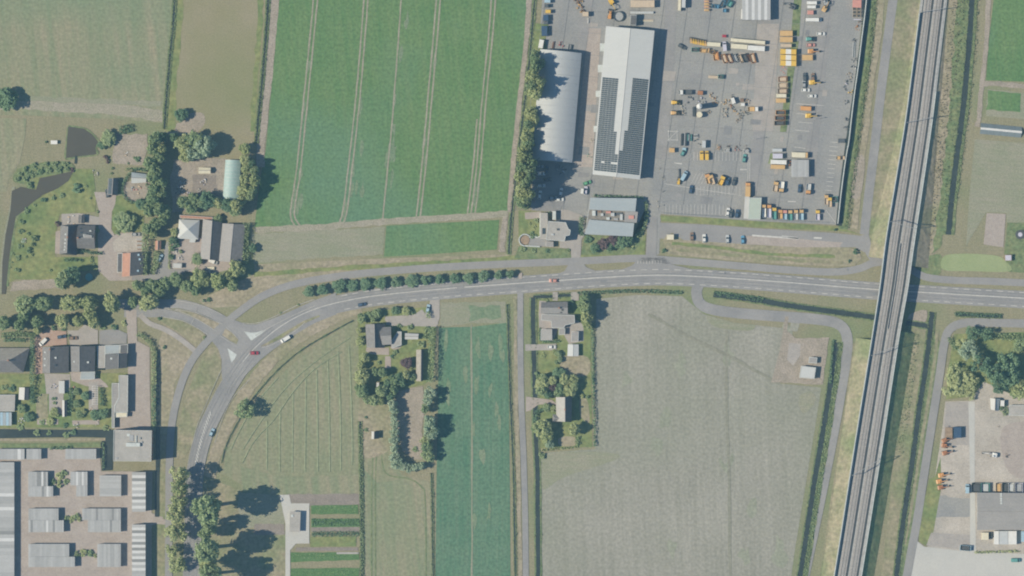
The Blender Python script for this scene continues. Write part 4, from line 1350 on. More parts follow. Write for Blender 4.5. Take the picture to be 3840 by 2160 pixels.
sheet('soil_bed', [(1860, 940), (2370, 935), (2370, 985), (1860, 985)], 'greysoil', 4)
sheet('grass_bed', [(1850, 1040), (2330, 1035), (2330, 1140), (1850, 1145)], 'lawn', 4, jag=.15)
sheet('soil_bed', [(1700, 1150), (2350, 1150), (2350, 1185), (1700, 1190)], 'greysoil', 4, jag=.1)
sheet('leek_bed', [(1645, 1205), (2360, 1200), (2360, 1280), (1645, 1305)], 'veg', 4, jag=.15)
sheet('leek_bed', [(1645, 1370), (2360, 1365), (2360, 1500), (1645, 1500)], 'veg', 4, jag=.15)
for i, y in enumerate((870, 905, 1000, 1020)):
    reeds([(1865, y), (2110, y), (2365, y - 3)], 2.0, .7, 5, 'lf_dark', 'crop_rows')
for i, y in enumerate((725, 755, 785, 1225, 1255, 1390, 1420)):
    reeds([(1660 if y > 1000 else 1865, y), (2100, y), (2350, y - 3)], 1.2, .3, 4, 'lf', 'crop_rows', size=.22)
fr(1260, 1120)
sheet('garden_lawn', [(320, 200), (1480, 120), (1520, 420), (1460, 1200), (1320, 1300), (350, 1500), (340, 700)], 'lawn', 2)
sheet('gravel_drive', [(740, 270), (1180, 240), (1300, 160), (1400, 300), (1540, 330), (1540, 390), (1000, 400), (830, 410), (740, 330)], 'greypave', 4)
sheet('garden_path', [(740, 870), (830, 870), (830, 1050), (740, 1050)], 'paving', 4)
sheet('paved_terrace', [(460, 740), (800, 740), (800, 850), (540, 840), (450, 790)], 'paving', 4)
sheet('flat_terrace', [(820, 650), (990, 640), (980, 740), (880, 780), (820, 740)], 'paving', 4)
fr(1260, 1440)
sheet('dirt_court', [(920, 110), (1310, 30), (1330, 400), (1300, 700), (1300, 1130), (1200, 1140), (1000, 1010), (930, 700), (900, 300)], 'soil', 3, jag=.3)
sheet('dry_meadow', [(380, 300), (800, 320), (820, 900), (700, 1060), (400, 1100), (350, 700)], 'dry', 3, True)
fr(1940, 1080)
sheet('garden_lawn', [(300, 160), (1100, 100), (1130, 2400), (330, 2420)], 'lawn', 2)
sheet('dry_lawn', [(680, 1040), (1060, 1040), (1060, 1310), (700, 1310)], 'dry', 3, True)
sheet('paved_court', [(330, 190), (560, 210), (1000, 560), (1000, 800), (780, 850), (700, 700), (640, 560), (540, 800), (340, 800), (320, 400)], 'greypave', 3)
sheet('garden_path', [(120, 850), (290, 850), (590, 840), (590, 940), (290, 940), (120, 950)], 'greypave', 7)
strip('footbridge', [(572, 60), (572, 190)], 2.6, 'greypave', 8)
strip('footbridge', [(868, 60), (868, 190)], 4.0, 'greypave', 8)
fr(1940, 1400)
sheet('garden_path', [(130, 350), (520, 400), (600, 470), (320, 470), (200, 560), (130, 580)], 'paving', 7)
sheet('dry_lawn', [(640, 970), (870, 960), (870, 1090), (640, 1090)], 'dry', 3, True)
sheet('dry_lawn', [(950, 350), (1060, 420), (1090, 720), (1020, 720), (940, 600)], 'dry', 3, True)
fr(1900, 740)
sheet('garden_lawn', [(180, 200), (520, 220), (520, 620), (400, 590), (250, 540), (180, 640)], 'lawn', 3)
sheet('paved_court', [(690, 180), (930, 190), (1180, 290), (1180, 560), (1130, 640), (1110, 1000), (980, 1000), (970, 780), (800, 760), (800, 640), (740, 340)], 'greypave', 4)
sheet('grass_verge', [(1180, 560), (1500, 580), (1900, 600), (2100, 400), (2140, 60), (2060, 640), (1900, 860), (1120, 870)], 'lush', 3)
sheet('grass_verge', [(180, 740), (960, 780), (960, 920), (120, 920)], 'lush', 3)
sheet('brick_terrace', [(275, 230), (520, 215), (520, 320), (280, 330)], 'paving', 4)
sheet('slate_terrace', [(330, 600), (500, 600), (720, 660), (720, 745), (330, 735)], 'oldroad', 5)

fr(0, 360)
sheet('bushy_bank', [(200, 1280), (260, 1120), (480, 1030), (800, 990), (1060, 1000), (1140, 1130), (1000, 1170), (540, 1230), (520, 1400), (420, 1420), (380, 1340)], 'lush', 4, True)
FULL()
strip('grass_bank', [(1362, 60), (1350, 170), (1336, 300), (1322, 420), (1316, 520)], 7.0, 'lawn', 4, jag=.6)
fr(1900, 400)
sheet('car_park', [(405, 830), (760, 850), (880, 930), (860, 1449), (800, 1600), (370, 1560)], 'lane_wear_and_shade', 4)  # darker asphalt tone paints the tree shade into the lot
# grass that nobody could count, as rough tufts on the wild bank
FULL()
reeds([(2412, -30), (2400, 100), (2384, 240), (2368, 360), (2356, 450)], 6.5, .8, 1.1, 'brush', 'dry_undergrowth', size=.32)
reeds([(2360, 400), (2345, 500), (2330, 600), (2318, 650)], 5.5, .9, 1.2, 'brush', 'dry_undergrowth', size=.32)
reeds([(2432, -30), (2418, 180), (2396, 380), (2368, 560)], 3.2, .8, 1.3, 'reed', 'rough_grass', size=.3)
reeds([(2460, -30), (2450, 150), (2424, 360), (2406, 500)], 1.8, .8, 2.5, 'reed', 'rough_grass', size=.3)
reeds([(2300, 840), (2285, 980), (2268, 1080), (2258, 1140)], 5, .7, 1.0, 'reed', 'rough_grass', size=.3)

# ---------------------------------------------------------------- hay rows
fr(500, 1640, 924)
rows = []
FULL()
for pts in ([(672, 1060), (672, 1120), (672, 1182)], [(706, 1022), (704, 1100), (704, 1186)], [(738, 985), (737, 1080), (736, 1188)], [(770, 955), (769, 1060), (768, 1188)], [(797, 930), (799, 1050), (800, 1186)], [(825, 905), (829, 1050), (830, 1186)],
            [(851, 885), (857, 1040), (858, 1184)], [(878, 868), (884, 1000), (887, 1120), (886, 1170)]):
    rows.append((pts, 'the %s straight hay row from the west in the triangular meadow'))
k = 0
for pts, lb in rows:
    p = wpath(pts)
    mb = MB()
    for a, b in zip(p, p[1:]):
        n = max(1, int(sqrt((a[0] - b[0]) ** 2 + (a[1] - b[1]) ** 2) / 1.2))
        for i in range(n):
            t0, t1 = i / n, (i + 1.08) / n
            w = rnd.uniform(.45, .75)
            q0, q1 = lerp(a, b, t0), lerp(a, b, t1)
            hz = rnd.uniform(.18, .32)
            mb.add([(q0[0] - w, q0[1], .02), (q1[0] - w, q1[1], .02), (q1[0], q1[1], hz), (q0[0], q0[1], hz), (q0[0] + w, q0[1], .02), (q1[0] + w, q1[1], .02)], [(3, 2, 1, 0), (5, 2, 3, 4)])
    k += 1
    tag(obj('hay_row', mb, 'hay'), '%s straight hay row counted from the west in the triangular meadow' % ORD[k - 1], 'hay row', 'hay rows in the meadow')
for i, pts in enumerate(([(880, 850), (800, 905), (720, 975), (650, 1070), (612, 1130)], [(860, 885), (790, 930), (735, 990), (690, 1055), (640, 1110), (610, 1165)], [(700, 950), (640, 1020), (600, 1090), (582, 1130)])):
    p = wpath(pts)
    mb = MB()
    for s in (-1, 1):
        a, b = offset(p, s * .45), p
        n = len(p)
        mb.add([(x, y, .02) for x, y in a] + [(x, y, rnd.uniform(.25, .4)) for x, y in b], [((j, n + j, n + j + 1, j + 1) if s < 0 else (j, j + 1, n + j + 1, n + j)) for j in range(n - 1)])
    tag(obj('hay_row', mb, 'hay'), '%s slanting hay row across the western half of the triangular meadow' % ('northernmost', 'middle', 'southernmost')[i], 'hay row', 'hay rows in the meadow')


# ================================================================== RAILWAY VIADUCT
fr(0, 0, 2576)   # plain photograph pixels
LP = [(3460, -90), (3452, 0), (3414, 300), (3392, 462), (3358, 671), (3321, 894), (3297, 1080), (3262, 1304), (3202, 1676), (3150, 2012), (3126, 2160), (3112, 2250)]
RP = [(3562, -90), (3552, 0), (3528, 200), (3499, 440), (3466, 671), (3427, 932), (3406, 1080), (3373, 1266), (3321, 1602), (3262, 1974), (3232, 2160), (3218, 2250)]
HP = [.9, 1.0, 1.6, 2.2, 3.4, 4.9, 5.5, 5.3, 4.9, 4.5, 4.4, 4.4]


def rail_path(t):
    """points across the deck: t = 0 western edge, 1 eastern edge"""
    res = []
    for l, r, h in zip(LP, RP, HP):
        p, q = W(*l, h), W(*r, h)
        res.append((p[0] + (q[0] - p[0]) * t, p[1] + (q[1] - p[1]) * t, h))
    return spline(res, .1)


via = thing('railway_viaduct', 'long concrete railway viaduct with two tracks crossing over the main road', 'railway bridge', (rail_path(.5)[60][0], rail_path(.5)[60][1], 0))
vo = via.location
rel = lambda pts: [(p[0] - vo[0], p[1] - vo[1], p[2]) for p in pts]


def via_band(name, t0, t1, z0, z1, mat, parent=via, sel=None):
    a, b = rel(rail_path(t0)), rel(rail_path(t1))
    if sel:
        a, b = a[sel[0]:sel[1]], b[sel[0]:sel[1]]
    n = len(a)
    vs = [(p[0], p[1], p[2] + z1) for p in a] + [(p[0], p[1], p[2] + z1) for p in b]
    lo = (lambda p: z0) if z0 is not None and z0 == 0.0 else (lambda p: p[2] + z0)
    vs += [(p[0], p[1], lo(p)) for p in a] + [(p[0], p[1], lo(p)) for p in b]
    fs = []
    for i in range(n - 1):
        fs += [(i, n + i, n + i + 1, i + 1), (2 * n + i, i, i + 1, 2 * n + i + 1), (n + i, 3 * n + i, 3 * n + i + 1, n + i + 1), (3 * n + i, 2 * n + i, 2 * n + i + 1, 3 * n + i + 1)]
    fs += [(0, 2 * n, 3 * n, n), (n - 1, 2 * n - 1, 4 * n - 1, 3 * n - 1)]
    mb = MB()
    mb.add(vs, fs)
    return obj(name, mb, mat, parent)


NSEG = len(rail_path(0))
i0 = min(range(NSEG), key=lambda i: abs(rail_path(.5)[i][1] - W(0, 985)[1]))
i1 = min(range(NSEG), key=lambda i: abs(rail_path(.5)[i][1] - W(0, 1250)[1]))
via_band('retaining_wall', .012, .988, 0.0, -.9, 'deck', sel=(0, i0 + 1))
via_band('retaining_wall', .012, .988, 0.0, -.9, 'deck', sel=(i1, NSEG))
def embank(side, s0, s1, ratio, mat):
    e = rail_path(0.02 if side < 0 else .98)[s0:s1]
    flat2 = [(p[0], p[1]) for p in e]
    mb = MB()
    n = len(e)
    rows_ = []
    for k in range(5):
        u = k / 4
        row = []
        for i, p in enumerate(e):
            hh = p[2] - .35
            q = offset(flat2, (1 if side > 0 else -1) * hh * ratio * u)[i]
            row.append((q[0], q[1], .12 + hh * (1 - u) + (rnd.uniform(-.12, .12) if 0 < k < 4 else 0)))
        rows_.append(row)
    mb.add([q for r in rows_ for q in r], [((k * n + i, (k + 1) * n + i, (k + 1) * n + i + 1, k * n + i + 1) if side < 0 else (k * n + i, k * n + i + 1, (k + 1) * n + i + 1, (k + 1) * n + i)) for k in range(4) for i in range(n - 1)])
    return obj('railway_embankment', mb, mat, kind='structure')


embank(-1, 0, i0 + 1, 1.5, 'verge')
embank(1, 0, i0 + 1, 1.9, 'dry')
embank(-1, i1, NSEG, 1.5, 'verge')
embank(1, i1, NSEG, 1.65, 'lush')
dk = via_band('bridge_deck', 0.0, 1.0, -.89, 0.0, 'deck')
for i in range(i0 + 3, i1 - 2, 4):
    a, b = rel(rail_path(.2))[i], rel(rail_path(.8))[i]
    obj('pier', MB().box((a[0] + b[0]) / 2, (a[1] + b[1]) / 2, 0, sqrt((a[0] - b[0]) ** 2 + (a[1] - b[1]) ** 2), 1.0, a[2] - .88, atan2(b[1] - a[1], b[0] - a[0])), 'deck', via)
for t0, t1 in ((.17, .42), (.55, .80)):
    via_band('ballast_bed', t0, t1, 0.005, .28, 'ballast')
    mid, wd = (t0 + t1) / 2, .103
    p = rel(rail_path(mid))
    mb = MB()
    for x, y, a in walk([(q[0], q[1]) for q in p], .75):
        i = min(range(0, len(p), 1), key=lambda j: abs(p[j][1] - y))
        j = i + 1 if i + 1 < len(p) and p[i][1] > y else max(0, i - 1)
        zz = p[i][2] + (p[j][2] - p[i][2]) * (0 if p[j][1] == p[i][1] else (y - p[i][1]) / (p[j][1] - p[i][1]))
        mb.box(x, y, zz + .27, .26, 2.5, .09, a)
    obj('sleepers', mb, 'p_grey', via, kind='stuff')
    for s in (-1, 1):
        q = [(x[0], x[1]) for x in p]
        e = offset(q, s * .75)
        mb = MB()
        for k in range(len(p) - 1):
            mb.tube((*e[k], p[k][2] + .44), (*e[k + 1], p[k + 1][2] + .44), .07, 4)
        obj('rail', mb, 'steel', via)
for t0, t1 in ((.435, .50), (.815, .875), (.10, .13)):
    via_band('cable_trough', t0, t1, .01, .10, 'trough')
via_band('walkway_slab', .885, .955, .01, .12, 'deck')
w0 = min(range(NSEG), key=lambda i: abs(rail_path(.5)[i][1] - W(0, 45)[1]))
e0 = min(range(NSEG), key=lambda i: abs(rail_path(.5)[i][1] - W(0, 380)[1]))
via_band('noise_barrier', .0, .022, -.3, 1.9, 'white_c', sel=(w0, NSEG))
via_band('parapet', .968, .995, -.3, .75, 'white_c', sel=(e0, NSEG))
via_band('centre_barrier', .50, .52, .01, 1.0, 'deck', sel=(min(range(NSEG), key=lambda i: abs(rail_path(.5)[i][1] - W(0, 915)[1])), min(range(NSEG), key=lambda i: abs(rail_path(.5)[i][1] - W(0, 1270)[1]))))
for y, lb in ((45, 'overhead line portal at the northern end of the railway viaduct'), (450, 'overhead line portal over the railway level with the solar hall'), (856, 'overhead line portal just north of the road underpass'),
              (1300, 'overhead line portal just south of the road underpass'), (1736, 'overhead line portal at the southern end of the railway viaduct')):
    i = min(range(NSEG), key=lambda k: abs(rail_path(.5)[k][1] - W(0, y)[1]))
    a, b = rail_path(.07)[i], rail_path(.93)[i]
    t = thing('catenary_portal', lb, 'overhead line portal', ((a[0] + b[0]) / 2, (a[1] + b[1]) / 2, a[2]), group='overhead line portals')
    d = ((b[0] - a[0]) / 2, (b[1] - a[1]) / 2)
    for s in (-1, 1):
        obj('mast', MB().tube((s * d[0], s * d[1], 0), (s * d[0], s * d[1], 7.2), .14, 6), 'p_grey', t)
    obj('crossbeam', MB().tube((-d[0], -d[1], 6.9), (d[0], d[1], 6.9), .13, 5).tube((-d[0], -d[1], 6.3), (d[0], d[1], 6.3), .1, 5), 'p_grey', t)
    for u in (-.42, .35):
        obj('insulator_arm', MB().tube((d[0] * u, d[1] * u, 6.4), (d[0] * u, d[1] * u, 5.4), .06, 5), 'p_grey', t)

# yard boundary wall above the ditch
fr(2900, 0, 940)
wl = [(960, -60), (935, 170), (905, 400), (868, 700), (835, 930), (802, 1200), (774, 1449)]
fp = [W(*p) for p in wl]
fr(2900, 480, 940)
fp += [W(*p) for p in ((752, 250), (722, 450), (688, 720), (660, 985))]
t = thing('yard_wall', 'long pale concrete wall along the eastern edge of the machine yard', 'wall', (fp[5][0], fp[5][1], 0))
wp = spline([(p[0] - fp[5][0], p[1] - fp[5][1]) for p in fp], .34)
for a, b in zip(wp, wp[1:]):
    l = sqrt((a[0] - b[0]) ** 2 + (a[1] - b[1]) ** 2)
    obj('wall_panel', MB().box((a[0] + b[0]) / 2, (a[1] + b[1]) / 2, 0, l - .05, .32, 2.9 + rnd.uniform(-.03, .03), atan2(b[1] - a[1], b[0] - a[0])), 'white_c', t)

# ================================================================== BUILDINGS
# ---- the big white hall with solar panels
fr(1900, 0)
c = [(1500, 395), (2232, 462)]
k4 = 400 / cur[2]
c += [(2012, 1100 + k4), (1294, 1022 + k4)]
hall, (A, B, C, D, r0, r1, sl) = gable('white_hall', 'large white gabled hall with two solar arrays on its roof', 'hall', c, 7.0, 8.7, 'y', 'roof_white', 'metalw', over=.4, most=5)
pan = MB().box(0, 0, 0, 1.46, .84, .05).mesh('solar_panel', 'solar')
ny, count, restv = 52, 0, [MB(), MB()]
ev = Vector(D) - Vector(A)
length = ev.length
for side in (0, 1):
    e0_, e1_ = (Vector(A), Vector(D)) if side == 0 else (Vector(B), Vector(C))
    q0, q1 = Vector(r0), Vector(r1)
    tot = int((length) / 1.02)
    first = int(tot * (.345 if side == 0 else .335))
    for i in range(first, tot - 2):
        v = (i + .5) / tot
        pe, pr = e0_.lerp(e1_, v), q0.lerp(q1, v)
        wdt = (pr - pe).length
        f = (i - first) / (tot - 2 - first)
        ncol = 5 if f < .545 else 6 if f < .80 else 7
        if side == 1:
            ncol = 5 if f < .54 else 6 if f < .76 else 7
        for j in range(ncol):
            if side == 0 and f > .88 and f < .91 and (j == 2 or j >= 5):
                continue
            p = pe.lerp(pr, (1.40 + j * 1.62) / wdt)
            nx = (pr - pe).normalized()
            al = (e1_ - e0_).normalized()
            nn = nx.cross(al)
            if nn.z < 0:
                nn = -nn
            p = p + nn * .10
            mt = Matrix((nx, nn.cross(nx), nn)).transposed()
            if (i + j) % 3 == 0 and count < 300:
                count += 1
                o = obj('solar_panel', pan, parent=hall, loc=p)
                o.rotation_euler = mt.to_euler()
            else:
                loc = [p + mt @ Vector(w) for w in ((-.73, -.42, .05), (.73, -.42, .05), (.73, .42, .05), (-.73, .42, .05))]
                lo = [w - nn * .05 for w in loc]
                restv[side].add(loc + lo, [(0, 1, 2, 3), (0, 4, 5, 1), (1, 5, 6, 2), (2, 6, 7, 3), (3, 7, 4, 0)])
for s in (0, 1):
    obj('solar_panels', restv[s], 'solar', hall, kind='stuff')
for k, (yy, hh) in enumerate(((720, 120), (1040, 110), (1420, 90), (1950, 90))):
    fr(1900, 0)
    x, y = W(1440 - k * 32, yy)
    obj('dock_canopy', MB().box(x - hall.location.x, y - hall.location.y, 3.2, 2.3, M(hh), .2), 'white_c', hall)

# ---- grey barrel-roofed hall
fr(1900, 0)
q = [W(505, 742, 5), W(1132, 802, 5), W(990, 845 + k4, 5), W(385, 800 + k4, 5)]
cx, cy = sum(p[0] for p in q) / 4, sum(p[1] for p in q) / 4
q = [(p[0] - cx, p[1] - cy) for p in q]
t = thing('arched_hall', 'long grey hall with a curved metal roof west of the white hall', 'hall', (cx, cy, 0))
obj('wall', MB().prism(inset(q, .3), 0, 4.6), 'metalw', t)
NP, NA = 14, 14
for i in range(NP):
    a0, b0, a1, b1 = lerp(q[0], q[3], i / NP), lerp(q[1], q[2], i / NP), lerp(q[0], q[3], (i + .985) / NP), lerp(q[1], q[2], (i + .985) / NP)
    mb = MB()
    vs = []
    for j in range(NA + 1):
        u = j / NA
        zz = 4.5 + 3.9 * sin(pi * (u * .94 + .03)) ** .9
        vs += [(*lerp(a0, b0, u), zz), (*lerp(a1, b1, u), zz)]
    mb.add(vs, [(2 * j, 2 * j + 1, 2 * j + 3, 2 * j + 2) for j in range(NA)])
    o = obj('roof_sheet', mb, 'roof_arch', t)
    for f in o.data.polygons:
        f.use_smooth = True
for e in (0, 1):
    a, b = (q[0], q[1]) if e == 0 else (q[3], q[2])
    vs = [(*lerp(a, b, j / NA), 4.48 + 3.85 * sin(pi * (j / NA * .94 + .03)) ** .9) for j in range(NA + 1)] + [(*b, 4.3), (*a, 4.3)]
    vs = [(x * .999, y * .998, z) for x, y, z in vs]
    mb = MB()
    mb.add(vs, [tuple(range(len(vs)))])
    obj('gable_wall', mb, 'metalw', t)

# ---- office with two blue-grey roof slabs
fr(1900, 740)
t = flat('office_building', 'office with two blue-grey roof slabs and a cluttered brown middle strip', 'office', [(1265, 10), (1958, 20), (1905, 585), (1180, 550)], 4.6, 'roof_brown', 'metalw', par=0, most=4)
lx, ly = t.location.x, t.location.y
for pts, h, m in (([(1262, 5), (1962, 15), (1942, 215), (1248, 185)], 6.2, 'roof_blue'), ([(1245, 335), (1925, 390), (1902, 592), (1178, 556)], 6.0, 'roof_blue'), ([(1785, 212), (1982, 218), (1962, 385), (1775, 372)], 6.6, 'roof_grey')):
    P = [(W(*p, h)[0] - lx, W(*p, h)[1] - ly) for p in pts]
    obj('roof_slab', MB().prism(P, h - .3, h), m, t)
    obj('upper_wall', MB().prism(inset(P, .25), 4.62, h - .31), 'metalw', t)
for x, y, w, d, hh, m in ((1315, 240, 50, 80, 1.0, 'white_c'), (1440, 262, 40, 40, .8, 'p_silver'), (1535, 225, 70, 30, .9, 'p_salmon'), (1530, 320, 50, 40, .8, 'white_c'), (1600, 260, 50, 50, 1.1, 'p_silver'), (1700, 250, 80, 40, .7, 'p_dgrey'), (1650, 330, 60, 30, .6, 'p_grey'), (1400, 215, 60, 30, .5, 'p_brown'), (1730, 300, 40, 90, .9, 'p_silver')):
    ux, uy = W(x, y, 5)
    obj('rooftop_unit', MB().box(ux - lx, uy - ly, 4.66, M(w), M(d), hh), m, t)
ux, uy = W(1880, 300, 6)
obj('rooftop_unit', MB().box(ux - lx, uy - ly, 6.62, M(80), M(50), .5), 'p_salmon', t)

# ---- modern house with curved terrace
t = flat('modern_house', 'grey flat-roofed house with a rounded terrace wall beside the tree belt', 'house', [(632, 362), (890, 380), (932, 480), (962, 492), (950, 570), (890, 582), (872, 660), (600, 640)], 6.4, 'roof_flat', par=.2, units=((770, 485, 30, 30, .6, 'roof_vent', 'dark'), (690, 560, 40, 26, .5, 'roof_vent', 'p_silver')))
lx, ly = t.location.x, t.location.y
for pts, h, m, nm in (([(510, 232), (620, 238), (625, 632), (508, 622)], 3.4, 'roof_flat', 'low_wing'), ([(690, 205), (745, 205), (745, 345), (690, 340)], 2.8, 'white_c', 'garden_wall'), ([(590, 660), (705, 670), (705, 748), (590, 742)], 2.7, 'roof_grey', 'garage')):
    P = [(W(*p, h)[0] - lx, W(*p, h)[1] - ly) for p in pts]
    w = obj(nm, MB().prism(P, 0, h), 'wall', t)
    obj('roof', MB().prism(inset(P, .2), h + .005, h + .06), m, w)
ux, uy = W(560, 510, 3.5)
obj('skylight', MB().box(ux - lx, uy - ly, 3.47, M(45), M(90), .35), 'glass', t)
arc = [W(500, 745), W(330, 735)] + [W(275 + 88 * cos(a), 645 + 88 * sin(a)) for a in [pi * .55 + i * pi / 10 * 1.35 for i in range(11)]] + [W(370, 590), W(470, 605), W(505, 590), W(505, 240)]
mb = MB()
for a, b in zip(arc, arc[1:]):
    l = sqrt((a[0] - b[0]) ** 2 + (a[1] - b[1]) ** 2)
    mb.box((a[0] + b[0]) / 2 - lx, (a[1] + b[1]) / 2 - ly, 0, l + .1, .55, .9, atan2(b[1] - a[1], b[0] - a[0]))
obj('terrace_wall', mb, 'white_c', t)
mb = MB()
mb.cyl(*[a - b for a, b in zip(W(278, 645), (lx, ly))], .05, .5, M(68), 18)
obj('round_deck', mb, 'wood', t)

# ---- yard sheds
fr(2460, 0)
shed('white and grey ribbed storage shed at the northern edge of the yard', 1300, -140, 1728, 300, 4.7, 9, 'x', bright=(1, 3, 5), group=None, pal=(2, 5, 3, 5, 0, 5, 3, 5, 0))
fr(2460, 560)
shed('grey sheet-roofed shed beside the cream container in the yard', 2045, 158, 2308, 418, 3.4, 8, 'x', pal=(2, 0, 3, 2, 4, 0, 2, 3))
flat('mint_roof_building', 'pale green flat-roofed building beside the line of orange tippers', 'building', [(1412, 732), (1590, 732), (1572, 1056), (1392, 1052)], 3.3, 'roof_mint', 'metalw', par=.12, most=1)
t = thing('bin_shelter', 'narrow white lean-to along the pale green yard building', 'shelter', (*W(1360, 880), 0))
pt = [tuple(a - b for a, b in zip(W(*p), W(1360, 880))) for p in ((1338, 716), (1408, 718), (1388, 1050), (1318, 1045))]
obj('roof', MB().prism(pt, 1.9, 2.05), 'roof_light', t)
for p in pt:
    obj('post', MB().cyl(p[0] * .92, p[1] * .98, 0, 1.9, .08, 6), 'p_grey', t)
fr(2400, 900, 960)
flat('substation_house', 'small white flat-roofed utility hut on the bare plot by the field', 'hut', [(1625, 1268), (1768, 1285), (1752, 1395), (1606, 1382)], 3.2, 'roof_white', 'wall', par=.12, most=1)
flat('transformer_hut', 'tiny grey flat-roofed hut north of the white utility hut', 'hut', [(1705, 1180), (1782, 1185), (1776, 1240), (1698, 1235)], 2.4, 'roof_grey', 'wall', par=.08, most=0)
fr(1260, 1440)
gable('field_shed', 'tiny isolated field shed with one pale roof slope by the dry meadow', 'shed', [(538, 715), (650, 715), (650, 825), (534, 830)], 2.2, 4.4, 'y', 'roof_light', 'wood', rm2='roof_dark', at=.36, most=0)

# ---- western farmhouse
fr(0, 720)
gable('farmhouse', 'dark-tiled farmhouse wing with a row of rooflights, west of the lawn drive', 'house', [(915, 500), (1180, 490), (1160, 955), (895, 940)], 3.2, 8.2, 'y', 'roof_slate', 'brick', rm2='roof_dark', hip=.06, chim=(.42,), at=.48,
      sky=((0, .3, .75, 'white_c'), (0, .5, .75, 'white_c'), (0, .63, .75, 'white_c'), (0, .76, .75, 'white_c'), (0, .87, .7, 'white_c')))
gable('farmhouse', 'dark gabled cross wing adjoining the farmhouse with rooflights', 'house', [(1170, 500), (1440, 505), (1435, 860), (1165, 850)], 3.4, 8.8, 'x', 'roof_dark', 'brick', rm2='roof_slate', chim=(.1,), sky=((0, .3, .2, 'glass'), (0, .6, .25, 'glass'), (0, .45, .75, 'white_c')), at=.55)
flat('farmhouse_dormer', 'pale box dormer on the dark cross wing of the farmhouse', 'dormer', [(1255, 632), (1385, 655), (1380, 705), (1260, 690)], 8.6, 'roof_grey', 'white_c', par=0, most=0)
gable('garden_shed', 'small dark-roofed shed north of the farmhouse terrace', 'shed', [(1185, 345), (1280, 350), (1275, 470), (1180, 470)], 2.4, 3.2, 'y', 'roof_dark', 'wood', most=0)
gable('orange_barn', 'barn with a bright orange tiled strip of roof by the brick drive', 'barn', [(1850, 925), (2172, 912), (2158, 1250), (1842, 1280)], 3.4, 6.2, 'y', 'roof_red', 'brick', rm2='roof_dark', at=.40, sky=((1, .1, .6, 'p_lblue'), (1, .3, .7, 'p_lblue'), (1, .8, .6, 'p_lblue')))
flat('barn_lean_to', 'dark narrow lean-to on the western side of the orange barn', 'lean-to', [(1778, 925), (1846, 925), (1840, 1210), (1772, 1215)], 2.2, 'roof_dark', 'wood', par=.05, most=0)
gable('red_shed', 'small shed with salmon tiles beside the farm drive', 'shed', [(2345, 735), (2432, 735), (2428, 872), (2342, 875)], 2.3, 3.2, 'y', 'roof_red', 'wood', most=0)
fr(0, 360)
t, (A, B, C, D, r0, r1, sl) = gable('solar_garage', 'navy panel-roofed garage at the top of the farm drive', 'garage', [(1635, 1245), (1790, 1240), (1775, 1500), (1615, 1490)], 2.4, 4.2, 'y', 'roof_slate', 'wood', rm2='roof_dark', most=0)
for i in range(2):
    for j in range(4):
        a, b = lerp(sl[i][0], sl[i][1], (j + .5) / 4.2), lerp(sl[i][3], sl[i][2], (j + .5) / 4.2)
        p = lerp(a, b, .5)
        o = obj('solar_panel', MB().slab([(-1.05, -.95, 0), (1.05, -.95, 0), (1.05, .95, 0), (-1.05, .95, 0)], .06), 'solar', t, (p[0], p[1], p[2] + .12))
        o.rotation_euler = (0, (-1 if i == 0 else 1) * atan2(r0[2] - A[2], abs(r0[0] - A[0])), 0)
gable('stable', 'low stable with a white front slope inside the round garden hedge', 'stable', [(1985, 1150), (2218, 1180), (2205, 1305), (1985, 1318)], 2.4, 3.8, 'x', 'roof_blue', 'wood', rm2='roof_white', most=1)

# ---- middle farmstead
fr(500, 740)
t, _ = gable('pyramid_pavilion', 'square white pavilion with a four-sided tent-like roof', 'pavilion', [(690, 330), (1002, 345), (980, 636), (664, 624)], 2.6, 6.0, 'y', 'roof_white', 'wall', hip=.5, most=1)
t, _ = gable('long_barn', 'grey barn with a pale western and dark eastern slope behind the pavilion', 'barn', [(1052, 330), (1332, 375), (1295, 958), (1010, 925)], 3.0, 6.0, 'y', 'roof_grey', 'brick', rm2='roof_dark', at=.52)  # eastern slope coloured darker for its shade
t, _ = gable('long_barn', 'broad grey barn beside the eastern hedge of the farmyard', 'barn', [(1345, 392), (1690, 412), (1640, 985), (1290, 965)], 3.2, 5.6, 'y', 'roof_grey', 'brick', rm2='roof_slate', at=.5)  # darker eastern slope colour stands in for shade here too
flat('brick_wall_shed', 'long narrow rust-coloured shed along the north side of the farmyard', 'shed', [(700, 270), (1195, 300), (1190, 335), (705, 310)], 2.2, 'roof_red', 'brick', par=.05, most=0)
flat('pavilion_porch', 'tiny white porch at the southern corner of the white pavilion', 'porch', [(860, 632), (940, 640), (925, 680), (845, 672)], 2.4, 'roof_white', 'wall', par=.05, most=0)
flat('tool_shed', 'pale blue-grey shed in the shaded corner of the farmyard', 'shed', [(600, 1000), (730, 1000), (725, 1065), (595, 1060)], 2.3, 'roof_light', 'wood', par=.05, most=0)
fr(500, 440)
gable('cream_cabin', 'small cream-roofed cabin west of the greenhouse', 'cabin', [(985, 755), (1168, 758), (1165, 848), (985, 850)], 2.4, 3.2, 'x', 'p_cream', 'wood', rm2='p_cream', most=1)
